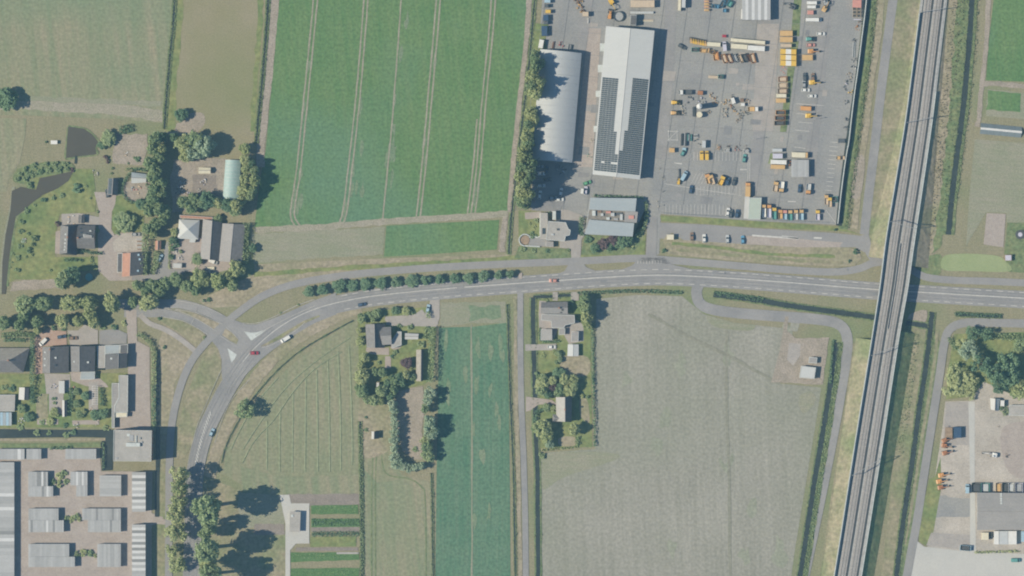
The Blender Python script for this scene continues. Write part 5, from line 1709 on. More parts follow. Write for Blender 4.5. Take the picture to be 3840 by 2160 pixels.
# greenhouse: nine roof bays of pale sheeting
q = [W(1390, 640, 3), W(1622, 648, 3), W(1590, 1285, 3), W(1345, 1270, 3)]
cx, cy = sum(p[0] for p in q) / 4, sum(p[1] for p in q) / 4
q = [(p[0] - cx, p[1] - cy) for p in q]
t = thing('greenhouse', 'pale green sheeted greenhouse standing between the trees', 'greenhouse', (cx, cy, 0))
obj('wall', MB().prism(inset(q, .2), 0, 2.3), 'ghglass', t)
for i in range(12):
    a0, b0, a1, b1 = lerp(q[0], q[3], i / 12), lerp(q[1], q[2], i / 12), lerp(q[0], q[3], (i + .95) / 12), lerp(q[1], q[2], (i + .95) / 12)
    vs = []
    for j in range(9):
        u = j / 8
        vs += [(*lerp(a0, b0, u), 2.25 + 1.3 * sin(pi * u)), (*lerp(a1, b1, u), 2.25 + 1.3 * sin(pi * u))]
    mb = MB()
    mb.add(vs, [(2 * j, 2 * j + 1, 2 * j + 3, 2 * j + 2) for j in range(8)])
    o = obj('roof_pane', mb, 'ghglass', t)
    for f in o.data.polygons:
        f.use_smooth = True
    m0 = [(*lerp(a0, b0, j / 8), 2.3 + 1.3 * sin(pi * j / 8)) for j in range(9)]
    mb = MB()
    for a, b in zip(m0, m0[1:]):
        mb.tube(a, b, .07, 4)
    obj('hoop', mb, 'p_silver', t)

# ---- houses in the south-west
fr(0, 1080)
gable('bungalow', 'large hipped house cut by the western edge of the picture', 'house', [(-240, 905), (450, 905), (350, 1275), (-240, 1270)], 3.0, 8.4, 'x', 'roof_thatch', 'brick', rm2='roof_slate', hip=.38, chim=(.6,), most=2)
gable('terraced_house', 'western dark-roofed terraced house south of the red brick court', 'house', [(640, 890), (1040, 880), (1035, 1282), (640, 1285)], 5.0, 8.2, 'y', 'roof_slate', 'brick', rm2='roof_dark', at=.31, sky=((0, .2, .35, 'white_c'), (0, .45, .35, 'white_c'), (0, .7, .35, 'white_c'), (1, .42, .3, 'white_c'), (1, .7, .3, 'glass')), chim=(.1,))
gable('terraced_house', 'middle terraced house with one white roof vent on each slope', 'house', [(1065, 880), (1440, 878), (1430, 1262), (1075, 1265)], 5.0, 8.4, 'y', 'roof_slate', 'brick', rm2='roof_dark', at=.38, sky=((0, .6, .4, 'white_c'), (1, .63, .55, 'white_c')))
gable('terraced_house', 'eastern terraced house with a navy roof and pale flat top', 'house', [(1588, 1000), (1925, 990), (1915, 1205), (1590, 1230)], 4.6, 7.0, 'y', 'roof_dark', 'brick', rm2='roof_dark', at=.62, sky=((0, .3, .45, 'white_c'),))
flat('flat_annex', 'grey flat-roofed annex north of the navy-roofed terraced house', 'annex', [(1590, 868), (1810, 862), (1805, 990), (1590, 995)], 3.6, 'roof_blue', 'brick', par=.15, most=1)
flat('flat_annex', 'narrow pale flat-roofed annex between the two eastern terraced houses', 'annex', [(1465, 880), (1585, 875), (1582, 1205), (1478, 1205)], 3.4, 'roof_flat', 'brick', par=.15, most=1)
flat('flat_annex', 'dark flat-roofed annex in shade east of the navy-roofed house', 'annex', [(1815, 860), (1928, 850), (1925, 985), (1812, 986)], 3.8, 'roof_dark', 'brick', par=.15, most=1)
flat('conservatory', 'blue-grey lean-to behind the middle terraced house', 'conservatory', [(1220, 1268), (1430, 1262), (1425, 1375), (1215, 1380)], 2.8, 'roof_blue', 'wall', par=.08, most=1)
fr(0, 1440)
flat('long_annex', 'long pale flat roof running south along the service lane', 'building', [(1795, -130), (1930, -130), (1925, 425), (1730, 425), (1735, 330), (1800, 200)], 3.6, 'roof_flat', 'brick', par=.2, most=3)
flat('low_store', 'low grey roof west of the long annex', 'store', [(1690, -10), (1790, -10), (1795, 200), (1728, 330), (1725, 660), (1690, 660)], 2.6, 'roof_grey', 'brick', par=.15, most=0)
flat('entrance_canopy', 'small cream canopy at the southern end of the long annex', 'canopy', [(1750, 435), (1920, 435), (1915, 495), (1748, 500)], 2.6, 'p_cream', 'wall', par=.05, most=0)
flat('apartment_tower', 'square flat-roofed apartment block casting a long dark shadow over the verge', 'apartment block', [(1718, 698), (2288, 705), (2280, 1165), (1712, 1158)], 11.7, 'roof_flat', 'brick', par=.35, most=4,
     units=((2010, 915, 210, 55, 1.3, 'lift_housing', 'white_c'), (2055, 840, 16, 120, .5, 'roof_pipe', 'white_c'), (1985, 815, 60, 90, .25, 'roof_hatch', 'p_grey'), (1940, 770, 50, 40, .2, 'roof_vent', 'white_c'), (2110, 820, 30, 30, .6, 'roof_vent', 'p_grey'), (2140, 880, 24, 24, .5, 'roof_vent', 'p_grey'), (1760, 1120, 40, 30, .3, 'roof_vent', 'p_grey')))
gable('garden_house', 'small grey garden house beside the western hedge', 'shed', [(290, 50), (440, 55), (430, 245), (280, 235)], 2.3, 3.4, 'y', 'roof_light', 'wood', rm2='roof_dark', at=.6, most=0)
flat('garage', 'pale flat garage roof at the western edge of the picture', 'garage', [(-200, 165), (225, 165), (215, 410), (-200, 410)], 3.0, 'roof_flat', 'brick', par=.1, most=0)
t = thing('glass_carport', 'blue-grey panelled carport roof at the western picture edge', 'carport', (*W(40, 525), 0))
for i in range(7):
    x, y = W(-100 + i * 44, 525)
    obj('roof_panel', MB().box(x - t.location.x, y - t.location.y, 2.6, M(41), M(200), .08), 'p_lblue' if i % 2 else 'roof_blue', t)
obj('wall', MB().box(W(30, 525)[0] - t.location.x, 0, 0, M(300), M(180), 2.55), 'wood', t)
for x, y, w, d, lb in ((930, 80, 90, 130, 'white awning over the terrace behind the western terraced house'), (1010, 370, 70, 250, 'grey garden shed with a dark eastern slope in the back garden')):
    if w == 90:
        flat('terrace_awning', lb, 'awning', [(x - w / 2, y - d), (x + w / 2, y - d), (x + w / 2, y + d / 2), (x - w / 2, y + d / 2)], 2.4, 'roof_white', 'wall', par=0, most=0)
    else:
        gable('garden_shed', lb, 'shed', [(x - w, y - d / 2), (x, y - d / 2), (x, y + d / 2), (x - w, y + d / 2)], 2.2, 3.0, 'y', 'roof_light', 'wood', rm2='roof_dark', most=0)
t = thing('pergola', 'white slatted pergola in the back garden beside the dark hedge', 'pergola', (*W(1440, 170), 0))
for i in range(9):
    obj('slat', MB().box(0, M(140) - i * M(34), 2.2, M(90), .14, .1), 'p_white', t)
for i in (-1, 1):
    for j in (-1, 1):
        obj('post', MB().box(i * M(40), j * M(135), 0, .12, .12, 2.2), 'p_white', t)
    obj('beam', MB().box(i * M(40), 0, 2.08, .12, M(290), .11), 'p_white', t)

# ---- lock-up sheds
G = 'rows of lock-up sheds with sheet roofs'
shed('long west-facing sheet roof at the corner of the lock-up yard', -60, 980, 370, 1140, 3.2, 8, 'x', group=G, bright=(6,))
shed('small sheet-roofed lock-up beside the corner roof of the lock-up yard', 398, 980, 622, 1138, 3.2, 5, 'x', group=G)
shed('northern lock-up shed just below the ditch grass', 985, 980, 1452, 1134, 2.9, 11, 'x', group=G)
fr(0, 1800)
shed('very long lock-up roof along the western picture edge', -80, -270, 215, 1500, 3.3, 34, 'y', group=G, bright=(9, 13, 22), dull=(20,))
shed('upper left lock-up block west of the first planter', 425, -125, 722, 92, 3.3, 9, 'x', group=G, dull=(4, 5, 7), bright=(6,))
shed('southern half of the upper left lock-up block', 425, 94, 802, 252, 3.3, 11, 'x', group=G, dull=(6,), bright=(8,))
shed('upper middle lock-up block east of the first planter', 1062, -125, 1320, 82, 3.3, 9, 'x', group=G, bright=(3, 6))
shed('southern stub of the upper middle lock-up block', 1150, 84, 1320, 248, 3.3, 5, 'x', group=G)
shed('upper right lock-up block with two roof vents', 1502, -70, 1828, 248, 3.3, 10, 'y', group=G)
shed('northern half of the centre left lock-up block', 428, 430, 884, 606, 3.3, 13, 'x', group=G)
shed('southern half of the centre left lock-up block with two dark slots', 428, 608, 962, 788, 3.3, 16, 'x', group=G, dull=(1, 11), bright=(8,))
shed('northern half of the centre right lock-up block', 1240, 430, 1824, 606, 3.3, 17, 'x', group=G, dull=(6, 13))
shed('southern half of the centre right lock-up block', 1325, 608, 1824, 788, 3.3, 15, 'x', group=G, dull=(10,))
shed('northern half of the lower left lock-up block', 428, 965, 1044, 1156, 3.3, 18, 'x', group=G)
shed('southern half of the lower left lock-up block', 428, 1158, 1130, 1314, 3.3, 21, 'x', group=G)
shed('lower right lock-up block', 1468, 965, 1824, 1314, 3.3, 11, 'x', group=G)
shed('northern open-bay shed with white beams by the lock-up gate', 1992, -120, 2198, 480, 5.6, 13, 'y', group=G, bright=(1, 3, 5, 7, 9, 11), dull=(2, 8), cat='shed')
shed('southern open-bay shed with white beams by the lock-up gate', 1992, 672, 2196, 1500, 5.6, 19, 'y', group=G, bright=(1, 3, 5, 7, 9, 11, 13, 15), dull=(2, 6, 8, 12))

# ---- villas south of the main road
fr(1260, 1120)
gable('villa', 'villa wing with a pale western slope and dark eastern slope beside the hay meadow', 'house', [(442, 385), (740, 378), (735, 742), (462, 740)], 3.4, 7.6, 'y', 'roof_slate', 'brick', rm2='roof_dark', at=.47)
gable('villa', 'gabled eastern cross wing of the meadow villa', 'house', [(640, 430), (830, 425), (840, 690), (700, 700)], 4.2, 6.8, 'x', 'roof_slate', 'brick', rm2='roof_grey', at=.5)
flat('villa_extension', 'low pale extension on the eastern side of the meadow villa', 'extension', [(930, 500), (985, 500), (985, 700), (850, 745), (830, 650)], 3.0, 'roof_flat', 'brick', par=.1, most=1)
gable('garden_cabin', 'cream flat cabin on the lawn east of the meadow villa', 'cabin', [(1040, 520), (1248, 530), (1240, 615), (1040, 615)], 2.2, 2.9, 'x', 'roof_light', 'wood', most=0)
gable('long_shed', 'long narrow shed with a pale western slope by the villa hedge', 'shed', [(1212, 770), (1318, 770), (1312, 1245), (1208, 1245)], 2.6, 4.6, 'y', 'roof_thatch', 'wood', rm2='roof_dark', at=.7, most=1)
flat('white_parasol', 'small bright white garden parasol among the villa trees', 'parasol', [(610, 1260), (655, 1260), (650, 1340), (605, 1340)], 2.3, 'roof_white', 'wood', par=0, most=0)
fr(1940, 1080)
gable('bungalow', 'grey shallow-roofed house at the corner of the lane and main road', 'house', [(360, 215), (760, 205), (760, 395), (350, 385)], 3.2, 5.6, 'x', 'roof_slate', 'brick', rm2='roof_grey', sky=((1, .15, .8, 'dark'), (1, .35, .8, 'dark'), (1, .7, .75, 'dark')), chim=(.68,))
flat('flat_annex', 'grey flat annex south of the corner house', 'annex', [(370, 398), (860, 410), (865, 530), (720, 560), (700, 600), (520, 600), (515, 500), (360, 480)], 3.2, 'roof_grey', 'brick', par=.12, most=2)
flat('garage', 'pale flat garage on the western side of the corner plot', 'garage', [(360, 625), (520, 625), (520, 785), (355, 785)], 3.0, 'roof_flat', 'brick', par=.1, most=0)
flat('garage', 'grey flat outbuilding on the eastern side of the corner plot', 'garage', [(825, 660), (922, 660), (918, 805), (815, 805)], 2.6, 'roof_grey', 'brick', par=.1, most=0)
flat('garage', 'small flat shed in the middle of the corner plot', 'shed', [(630, 612), (718, 612), (715, 700), (628, 705)], 2.6, 'roof_grey', 'wood', par=.1, most=0)
gable('white_shed', 'square white shed on the lawn south of the corner house', 'shed', [(762, 850), (925, 850), (925, 1030), (755, 1030)], 2.4, 3.0, 'y', 'roof_white', 'wood', rm2='roof_white', most=1)
fr(1940, 1400)
gable('lane_house', 'house with a pale lavender western slope beside the lane', 'house', [(580, 360), (825, 350), (820, 735), (590, 720)], 3.4, 8.2, 'y', 'roof_flat', 'brick', rm2='roof_dark', at=.56, chim=(.5,))
gable('lane_house', 'grey hipped wing on the south-western corner of the lane house', 'house', [(535, 620), (690, 620), (680, 735), (530, 728)], 3.2, 5.0, 'x', 'roof_slate', 'brick', hip=.2)
fr(3200, 1800)
gable('workshop_hall', 'long grey workshop hall with five white rooflights at the eastern edge', 'hall', [(1868, 190), (2900, 200), (2900, 750), (1868, 755)], 4.6, 6.6, 'x', 'roof_grey', 'metalw', rm2='roof_grey', at=.5,
      sky=((0, .065, .35, 'white_c'), (0, .175, .35, 'white_c'), (0, .31, .35, 'white_c'), (0, .42, .35, 'white_c'), (0, .56, .35, 'white_c')))
fr(3200, 1440)
gable('grey_cabin', 'small blue-grey cabin beside the gravel yard wood', 'cabin', [(2065, 215), (2215, 225), (2190, 410), (2075, 385)], 2.6, 4.0, 'y', 'roof_light', 'metalw', rm2='roof_blue', most=1)
flat('store_hut', 'pale roofed store hut at the far eastern edge of the gravel yard', 'hut', [(2360, 320), (2640, 320), (2640, 480), (2350, 470)], 2.4, 'roof_flat', 'metalw', par=.06, most=0)
fr(2900, 0, 940)
t = thing('poly_tunnel', 'narrow dark garden tunnel with a pale ridge in the eastern field', 'tunnel', (*W(2340, 1340), 0))
a_, b_ = W(2125, 1320), W(2550, 1360)
a_, b_ = tuple(p - q for p, q in zip(a_, t.location)), tuple(p - q for p, q in zip(b_, t.location))
d_ = (Vector(b_) - Vector(a_)).normalized()
n_ = Vector((-d_.y, d_.x)) * M(55)
for s in (-1, 1):
    for i in range(6):
        p, q = lerp(a_, b_, i / 6), lerp(a_, b_, (i + .98) / 6)
        obj('roof_pane', MB().slab([(p[0] + s * n_.x, p[1] + s * n_.y, .3), (q[0] + s * n_.x, q[1] + s * n_.y, .3), (q[0] + s * n_.x * .2, q[1] + s * n_.y * .2, 2.0), (p[0] + s * n_.x * .2, p[1] + s * n_.y * .2, 2.0)][::-s], .05), 'tunnel', t)
obj('ridge_vent', MB().slab([(a_[0] - n_.x * .2, a_[1] - n_.y * .2, 2.05), (b_[0] - n_.x * .2, b_[1] - n_.y * .2, 2.05), (b_[0] + n_.x * .2, b_[1] + n_.y * .2, 2.05), (a_[0] + n_.x * .2, a_[1] + n_.y * .2, 2.05)], .06), 'frame', t)
fr(500, 1640, 924)
t = thing('bed_shelter', 'flat grey shelter with a dark glazed side on the concrete garden pad', 'shelter', (*W(1690, 880), 0))
pt = [tuple(a - b for a, b in zip(W(*p), t.location)) for p in ((1640, 770), (1752, 775), (1745, 985), (1635, 985))]
obj('roof', MB().prism(pt, 3.0, 3.2), 'roof_flat', t)
obj('wall', MB().prism(inset(pt, .3), 0, 2.98), 'metalw', t)
obj('roof_light', MB().box(pt[0][0] + 1.2, pt[0][1] - 2.2, 3.2, 1.2, 1.2, .3), 'white_c', t)
tag(obj('concrete_beam', MB().box(0, 0, 0, M(230), M(20), .35), 'roof_flat', loc=(*W(2240, 1210), .1)), 'long white beam lying across the lower vegetable bed', 'beam')
FULL()
flat('garden_pavilion', 'tiny round-cornered hut at the corner of the eastern garden lawn', 'hut', [(2528, 641), (2545, 641), (2545, 656), (2528, 656)], 2.2, 'p_lav', 'wood', par=0, most=0)
t = thing('round_trampoline', 'round trampoline with a pale centre on the eastern garden lawn', 'trampoline', (*W(2566, 590), 0))
obj('frame_ring', MB().cyl(0, 0, .7, .8, 2.4, 20), 'dark', t)
obj('mat', MB().cyl(0, 0, .805, .84, 1.1, 16), 'p_lav', t)
for i in range(6):
    obj('leg', MB().cyl(2.2 * cos(i * pi / 3), 2.2 * sin(i * pi / 3), 0, .7, .06, 6), 'dark', t)
fr(0, 720)
t = thing('garden_pool', 'small teal garden pool in the shade of the big corner tree', 'pool', (*W(1345, 1285), 0))
obj('rim', MB().cyl(0, 0, 0, .8, M(58), 16), 'p_teal', t)
obj('water', MB().cyl(0, 0, .801, .83, M(50), 16), 'p_teal', t)


# ================================================================== TREES, HEDGES AND SHRUBS
def in_order(items, fmt):
    if 'from the north' in fmt:
        return sorted(items, key=lambda q: q[1]), fmt
    items = sorted(items, key=lambda q: q[0])
    if 'from the west' in fmt or len(items) == 1:
        return items, fmt if len(items) > 1 else fmt.replace('{} ', '')
    return items, fmt + ', counted from the west'


def trees(items, fmt, kind='wide', mat='lf', h=9, group=None, name='broadleaf_tree', squash=1.0):
    """items: (x, y, r[, h[, mat[, kind]]]); fmt holds {} for the ordinal"""
    items = [(q[0], q[1], q[2] * rnd.uniform(.88, 1.1)) + tuple(q[3:]) for q in items]
    items, fmt = in_order(items, fmt)
    for i, it in enumerate(items):
        x, y, r = it[:3]
        own = it[4] if len(it) > 4 and it[4] else mat
        if own == 'lf' and rnd.random() < .3:
            own = 'lf_yel'
        tree(x, y, r, it[3] if len(it) > 3 and it[3] else h, fmt.format(ORD[i]), it[5] if len(it) > 5 else kind, own, name, group, squash=squash)


def shrubs(items, fmt, h=1.6, mat='lf', group=None, name='shrub'):
    items, fmt = in_order(items, fmt)
    for i, it in enumerate(items):
        shrub(it[0], it[1], it[2], it[3] if len(it) > 3 else h, fmt.format(ORD[i]), it[4] if len(it) > 4 else mat, group, name)


fr(1000, 900, 960)
trees([(420, 522, 56), (562, 498, 62), (728, 460, 66), (866, 458, 55), (1000, 446, 58), (1150, 438, 60), (1308, 424, 58), (1460, 414, 60), (1600, 404, 50), (1742, 396, 50), (1896, 390, 56), (2036, 382, 56), (2180, 364, 54), (2336, 352, 44), (2450, 342, 42)],
      '{} small round street tree from the west in the row above the main road', 'round', 'lf_round', 4.6, 'street trees between road and cycle path', 'street_tree')
fr(0, 1080)
trees([(390, 250, 125), (660, 240, 105), (1060, 225, 118, 13, 'lf_yel'), (1340, 225, 105, 13, 'lf_yel'), (1690, 225, 118, 13, 'lf_yel'), (2010, 215, 72, 9), (2240, 215, 108, 12, 'lf_yel')],
      '{} tall tree from the west in the avenue north of the houses', 'wide', 'lf', 13, 'avenue trees north of the houses', squash=1.25)
trees([(60, 530, 95), (290, 570, 80), (350, 430, 90), (560, 500, 88), (570, 640, 55, 6), (940, 490, 100), (1180, 500, 76, 9, 'lf_yel'), (1360, 400, 84, 10, 'lf_yel'), (1420, 525, 86, 9, 'lf_yel')],
      '{} tree from the west in the southern row of the avenue', 'wide', 'lf', 10, 'avenue trees on the house side')
fr(500, 740)
trees([(60, 1330, 75), (290, 1330, 92), (480, 1300, 82), (640, 1240, 108), (800, 1345, 88), (1000, 1235, 118), (1290, 1270, 120, 11), (1440, 1190, 76), (1500, 1335, 82), (1560, 1085, 112, 11), (180, 1400, 80), (400, 1420, 80), (940, 1400, 80)],
      '{} tree from the west in the dense belt south of the farmyard', 'wide', 'lf', 9, 'tree belt south of the farmyard')
fr(0, 720)
tree(960, 1340, 120, 14, 'big tree shading the teal pool at the corner of the western garden', 'wide', 'lf')
tree(1100, 1240, 110, 12, 'dark tree directly west of the teal garden pool', 'wide', 'lf_dark')
tree(1880, 450, 140, 5.5, 'broad dark tree on the lawn east of the brick drive', 'wide', 'lf')
tree(1780, 430, 80, 4.5, 'lighter tree at the western side of the broad dark lawn tree', 'wide', 'lf')
tree(2130, 180, 80, 5, 'dark tree on the lawn edge below the round garden hedge', 'wide', 'lf_dark')
tag_n = [(660, 112, 48, 1.8, 'lf_dark'), (800, 85, 42, 1.6), (930, 48, 48, 1.5), (525, 198, 26, 1.0), (395, 288, 52, 1.6), (330, 445, 46, 1.6), (312, 600, 52, 1.8), (300, 815, 42, 1.4), (195, 935, 26, 1.0), (268, 992, 46, 1.5), (185, 1060, 18, .8), (262, 1172, 44, 1.6), (160, 1140, 14, .7)]
shrubs(tag_n, '{} rounded shrub from the north along the western pond bank', group='shrubs along the pond bank')
shrubs([(510, 700, 48, 3.0), (490, 790, 36, 2.4), (420, 630, 28, 1.6), (440, 890, 50, 2.2), (480, 945, 26, 1.5), (350, 740, 40, 1.0, 'lf_sil'), (400, 980, 24, .9)], '{} bush from the north in the flower bed on the western lawn', group='bushes in the western flower bed')
shrub(760, 1180, 28, 1.1, 'lone small bush in the southern part of the western lawn')
shrub(870, 480, 44, 2.0, 'dark red bush at the corner of the farmhouse terrace', 'lf_red')
shrub(1470, 300, 24, 1.2, 'small bush where lawn and brick drive meet')
shrub(1368, 96, 20, 1.0, 'tiny bush on the lawn near the head of the drive')
shrub(1465, 585, 40, 1.6, 'bush against the eastern gable of the farmhouse')
shrub(1780, 605, 44, 1.4, 'bush at the northern corner of the sandy court')
hedge([(960, 1030), (1110, 1020), (1260, 1040)], 1.6, 1.3, 'low dark hedge on the lawn south of the farmhouse')
hedge([(1180, 880), (1300, 890), (1400, 920), (1550, 920)], 1.4, 1.6, 'hedge along the southern wall of the farmhouse')
hedge([(2190, 600), (2195, 800), (2190, 1000), (2170, 1250)], 3.2, 4.2, 'tall hedge separating the orange barn from the farm drive', 'lf', smooth=True)
hedge([(2370, 900), (2350, 1080), (2300, 1240)], 3.0, 2.6, 'leafy hedge west of the curved farm drive', 'lf')
hedge([(1380, 970), (1390, 1060), (1420, 1140)], 1.6, 1.2, 'small hedge between lawn and brick drive', 'lf')
fr(0, 360)
tree(90, 40, 165, 9, 'solitary dark tree at the western picture edge below the mown field', 'wide', 'lf_dark')
tree(1640, 640, 108, 5, 'round tree on the eastern shore of the square pond', 'wide', 'lf')
tree(1540, 740, 60, 4, 'slim dark tree on the shore of the square pond', 'wide', 'lf_dark')
hedge([(1800, 520), (1900, 500), (2000, 470)], 4.2, 2.2, 'clipped dark hedge block north of the bare horse court', 'lf_dark')
shrubs([(1600, 920, 40, 1.8, 'lf_red'), (1620, 980, 34, 1.4, 'lf_red')], '{} grey-purple bush south of the square pond', group='grey-purple bushes')
shrubs([(2080, 960, 48, 1.6, 'lf_dark'), (2030, 930, 26, 1.1), (1936, 1016, 22, .8)], '{} bush on the southern edge of the bare horse court', group='bushes at the horse court')
shrubs([(370, 1100, 46), (430, 1160, 50), (520, 1050, 56), (600, 1130, 56), (690, 1030, 46), (740, 1130, 56), (830, 1025, 50), (890, 1110, 54), (985, 1025, 48), (1010, 1100, 40), (300, 1170, 46), (260, 1260, 50), (390, 1250, 56, 2.2), (440, 1340, 56, 2.2), (500, 1180, 52), (1100, 1120, 40, 1.2, 'lf_red')],
       '{} bush counted in the bushy northern bank of the long pond', 1.9, 'lf', 'bushes on the northern pond bank')
shrubs([(1170, 1405, 92, 2.6, 'lf_dark'), (1690, 1090, 26, 1.2), (1680, 1170, 22, 1.0), (1300, 1360, 30, 1.0)], '{} bush south of the pond on the way to the garage', group='bushes near the garage')
hedge([(2220, 1320), (2250, 1450), (2200, 1560), (2080, 1610), (1960, 1590), (1870, 1500), (1850, 1380), (1900, 1250), (2000, 1140), (2120, 1110), (2220, 1130)], 1.5, 1.6, 'ring-shaped hedge around the small stable garden')
hedge([(1890, 1110), (2050, 1100), (2180, 1130)], 1.2, 1.2, 'low hedge north of the white stable', 'lf')
shrubs([(690, 695, 24, 1.4, 'lf_dark')], '{} lone dark bush on the pasture west of the square pond', group='pasture bushes')
FULL()
tree(456, 289, 15, 5.5, 'lone dark tree standing in the brown paddock', 'wide', 'lf_dark')
fr(500, 440)
trees([(330, 330, 88), (430, 290, 70, 9, 'lf_dark'), (290, 480, 88), (430, 480, 66), (390, 600, 80), (250, 700, 105), (330, 810, 84), (300, 910, 100), (430, 990, 84), (320, 1100, 90), (430, 1150, 70), (290, 1250, 104), (380, 1370, 92), (230, 1390, 80)],
      '{} tree from the north in the long belt west of the greenhouse yard', 'wide', 'lf', 12, 'tree belt west of the greenhouse yard')
fr(500, 740)
trees([(470, 230, 92), (250, 210, 80, 8, 'lf_yel'), (330, 400, 90), (230, 470, 92), (430, 350, 70), (300, 560, 60), (620, 520, 52, 5), (600, 640, 50, 5, 'lf_dark')],
      '{} tree from the north in the belt beside the white pavilion', 'wide', 'lf', 9, 'tree belt beside the pavilion')
fr(500, 440)
tree(740, 420, 135, 11, 'yellow-green western part of the tree clump above the greenhouse yard', 'clump', 'lf_yel')
tree(930, 320, 130, 13, 'northern tree of the silver-green clump above the greenhouse yard', 'clump', 'lf')
tree(1080, 420, 140, 14, 'eastern silver-green tree casting the large shadow over the paddock edge', 'clump', 'lf_sil')
tree(930, 510, 125, 12, 'middle round tree of the silver-green clump above the greenhouse yard', 'clump', 'lf_sil')
tree(790, 590, 90, 10, 'southern tree of the clump above the greenhouse yard', 'clump', 'lf_yel')
tree(610, 300, 64, 7, 'dark tree between the paddock corner and the tree clump', 'wide', 'lf_dark')
trees([(1680, 470, 74, 7), (1690, 640, 74, 9, 'lf_yel'), (1700, 780, 78, 9, 'lf_yel'), (1820, 800, 78, 10), (1690, 930, 80, 9, 'lf_yel'), (1830, 950, 88, 12), (1670, 1090, 84, 9, 'lf_yel'), (1800, 1110, 80, 10), (1760, 1200, 70, 9), (1790, 690, 60, 11, 'lf_dark')],
      '{} tree from the north in the belt east of the greenhouse', 'wide', 'lf', 10, 'tree belt east of the greenhouse')
trees([(750, 1280, 84), (900, 1230, 96, 8), (1020, 1290, 70), (1110, 1250, 110, 9, 'lf_dark'), (1270, 1290, 84), (1420, 1330, 92, 9, 'lf_dark'), (1560, 1330, 92, 13), (1640, 1250, 70), (880, 1370, 70)],
      '{} tree from the west in the row south of the greenhouse yard', 'wide', 'lf', 8, 'trees south of the greenhouse yard')
fr(500, 740)
hedge([(1720, 390), (1705, 550), (1690, 700), (1700, 850), (1690, 1000)], 3.4, 3.6, 'tall hedge along the eastern side of the broad barn', 'lf')
tree(1800, 770, 58, 4.5, 'small dark tree sticking out east of the farmyard hedge', 'wide', 'lf_dark')
tree(970, 930, 84, 4, 'young tree in the middle of the farmyard', 'wide', 'lf')
tree(1275, 330, 62, 4, 'tree between the two northern barn gables', 'wide', 'lf')
tree(1540, 200, 80, 8, 'tree north of the broad barn gable', 'wide', 'lf')
shrubs([(650, 700, 60, 2.6, 'lf_dark'), (600, 780, 50, 2.4, 'lf_dark'), (720, 820, 40, 1.8), (570, 900, 46, 2.2, 'lf_dark')], '{} dark bush in the western corner of the farmyard', group='dark farmyard bushes')
hedge([(540, 620), (548, 800), (545, 1080)], 1.2, 1.6, 'thin hedge between farm drive and farmyard', 'lf_yel')
fr(500, 1300)
tree(1690, 950, 135, 11, 'lone loose-crowned tree on the ditch beside the curving road', 'loose', 'lf')
fr(500, 1640, 924)
trees([(490, 390, 100, 20), (480, 520, 84, 19), (490, 650, 96, 19), (430, 800, 96, 15), (450, 990, 100, 15), (455, 1320, 96, 13), (400, 1180, 56, 9)], '{} pale tree from the north on the western side of the southern road', 'loose', 'lf_yel', 15, 'pale trees west of the southern road')
trees([(765, 745, 124, 35), (790, 930, 84, 20, '', 'tall'), (765, 1180, 120, 33), (745, 1010, 66, 16, '', 'tall'), (790, 1320, 84, 20, '', 'tall'), (810, 1450, 110, 30)], '{} tall green tree from the north on the eastern side of the southern road', 'high', 'lf', 24, 'tall trees east of the southern road')
fr(1260, 1120)
trees([(390, 290, 66), (370, 640, 58, 5, 'lf_yel'), (430, 890, 66, 6, 'lf_yel'), (350, 480, 44, 4), (380, 1010, 58, 6), (385, 1180, 104, 9, 'lf_yel'), (380, 1370, 84, 9)], '{} tree from the north along the western border of the villa garden', 'wide', 'lf', 6, 'western border trees of the villa garden')
tree(1070, 975, 92, 5.5, 'purple copper-leaved tree on the villa lawn', 'round', 'lf_red')
trees([(620, 220, 76, 5), (500, 250, 58, 4), (560, 300, 50, 4), (900, 180, 64, 4, 'lf_dark'), (1060, 190, 64, 3.5)], '{} tree from the west on the roadside of the villa garden', 'wide', 'lf', 4, 'roadside trees of the villa garden')
trees([(700, 1110, 66), (870, 1240, 76), (960, 1180, 60, 6, 'lf_dark'), (1060, 1150, 62), (690, 1390, 84, 9), (860, 1400, 74, 8), (780, 1290, 58, 7, 'lf_dark'), (1000, 1270, 60, 6, 'lf_dark'), (600, 1110, 56, 6), (1160, 1180, 50, 5)], '{} tree in the little wood south of the villa lawn', 'wide', 'lf', 7, 'little wood south of the villa')
shrubs([(640, 965, 36, 1.6), (850, 870, 34, 1.4, 'lf_dark'), (1280, 690, 60, 2.0), (950, 420, 44, 1.4), (1120, 440, 60, 1.5), (890, 800, 52, 1.3)], '{} bush on the villa lawn', group='bushes on the villa lawn')
hedge([(1440, 430), (1440, 650), (1445, 900), (1430, 1080), (1420, 1260)], 3.0, 5.2, 'tall hedge along the cabbage field beside the villa', 'lf')
hedge([(1370, 420), (1370, 520), (1330, 600)], 2.4, 2.0, 'short hedge beside the cream garden cabin', 'lf')
hedge([(1390, 180), (1395, 290)], 2.0, 2.6, 'short hedge at the entrance of the villa drive', 'lf', smooth=False)
hedge([(860, 150), (1000, 190), (1170, 210)], 2.2, 2.2, 'leafy hedge along the roadside of the villa drive', 'lf')
fr(1260, 1440)
trees([(850, 300, 70), (865, 400, 66), (880, 510, 66), (888, 620, 66), (880, 740, 66), (880, 860, 66), (880, 980, 66), (890, 1100, 76), (930, 1210, 78)], '{} silvery tree from the north in the western row of the dirt court', 'clump', 'lf_sil', 7.5, 'silvery trees west of the dirt court')
trees([(1020, 1250, 74), (1110, 1270, 66), (1200, 1260, 72), (1290, 1240, 66)], '{} silvery tree from the west in the southern row of the dirt court', 'clump', 'lf_sil', 6.5, 'silvery trees south of the dirt court')
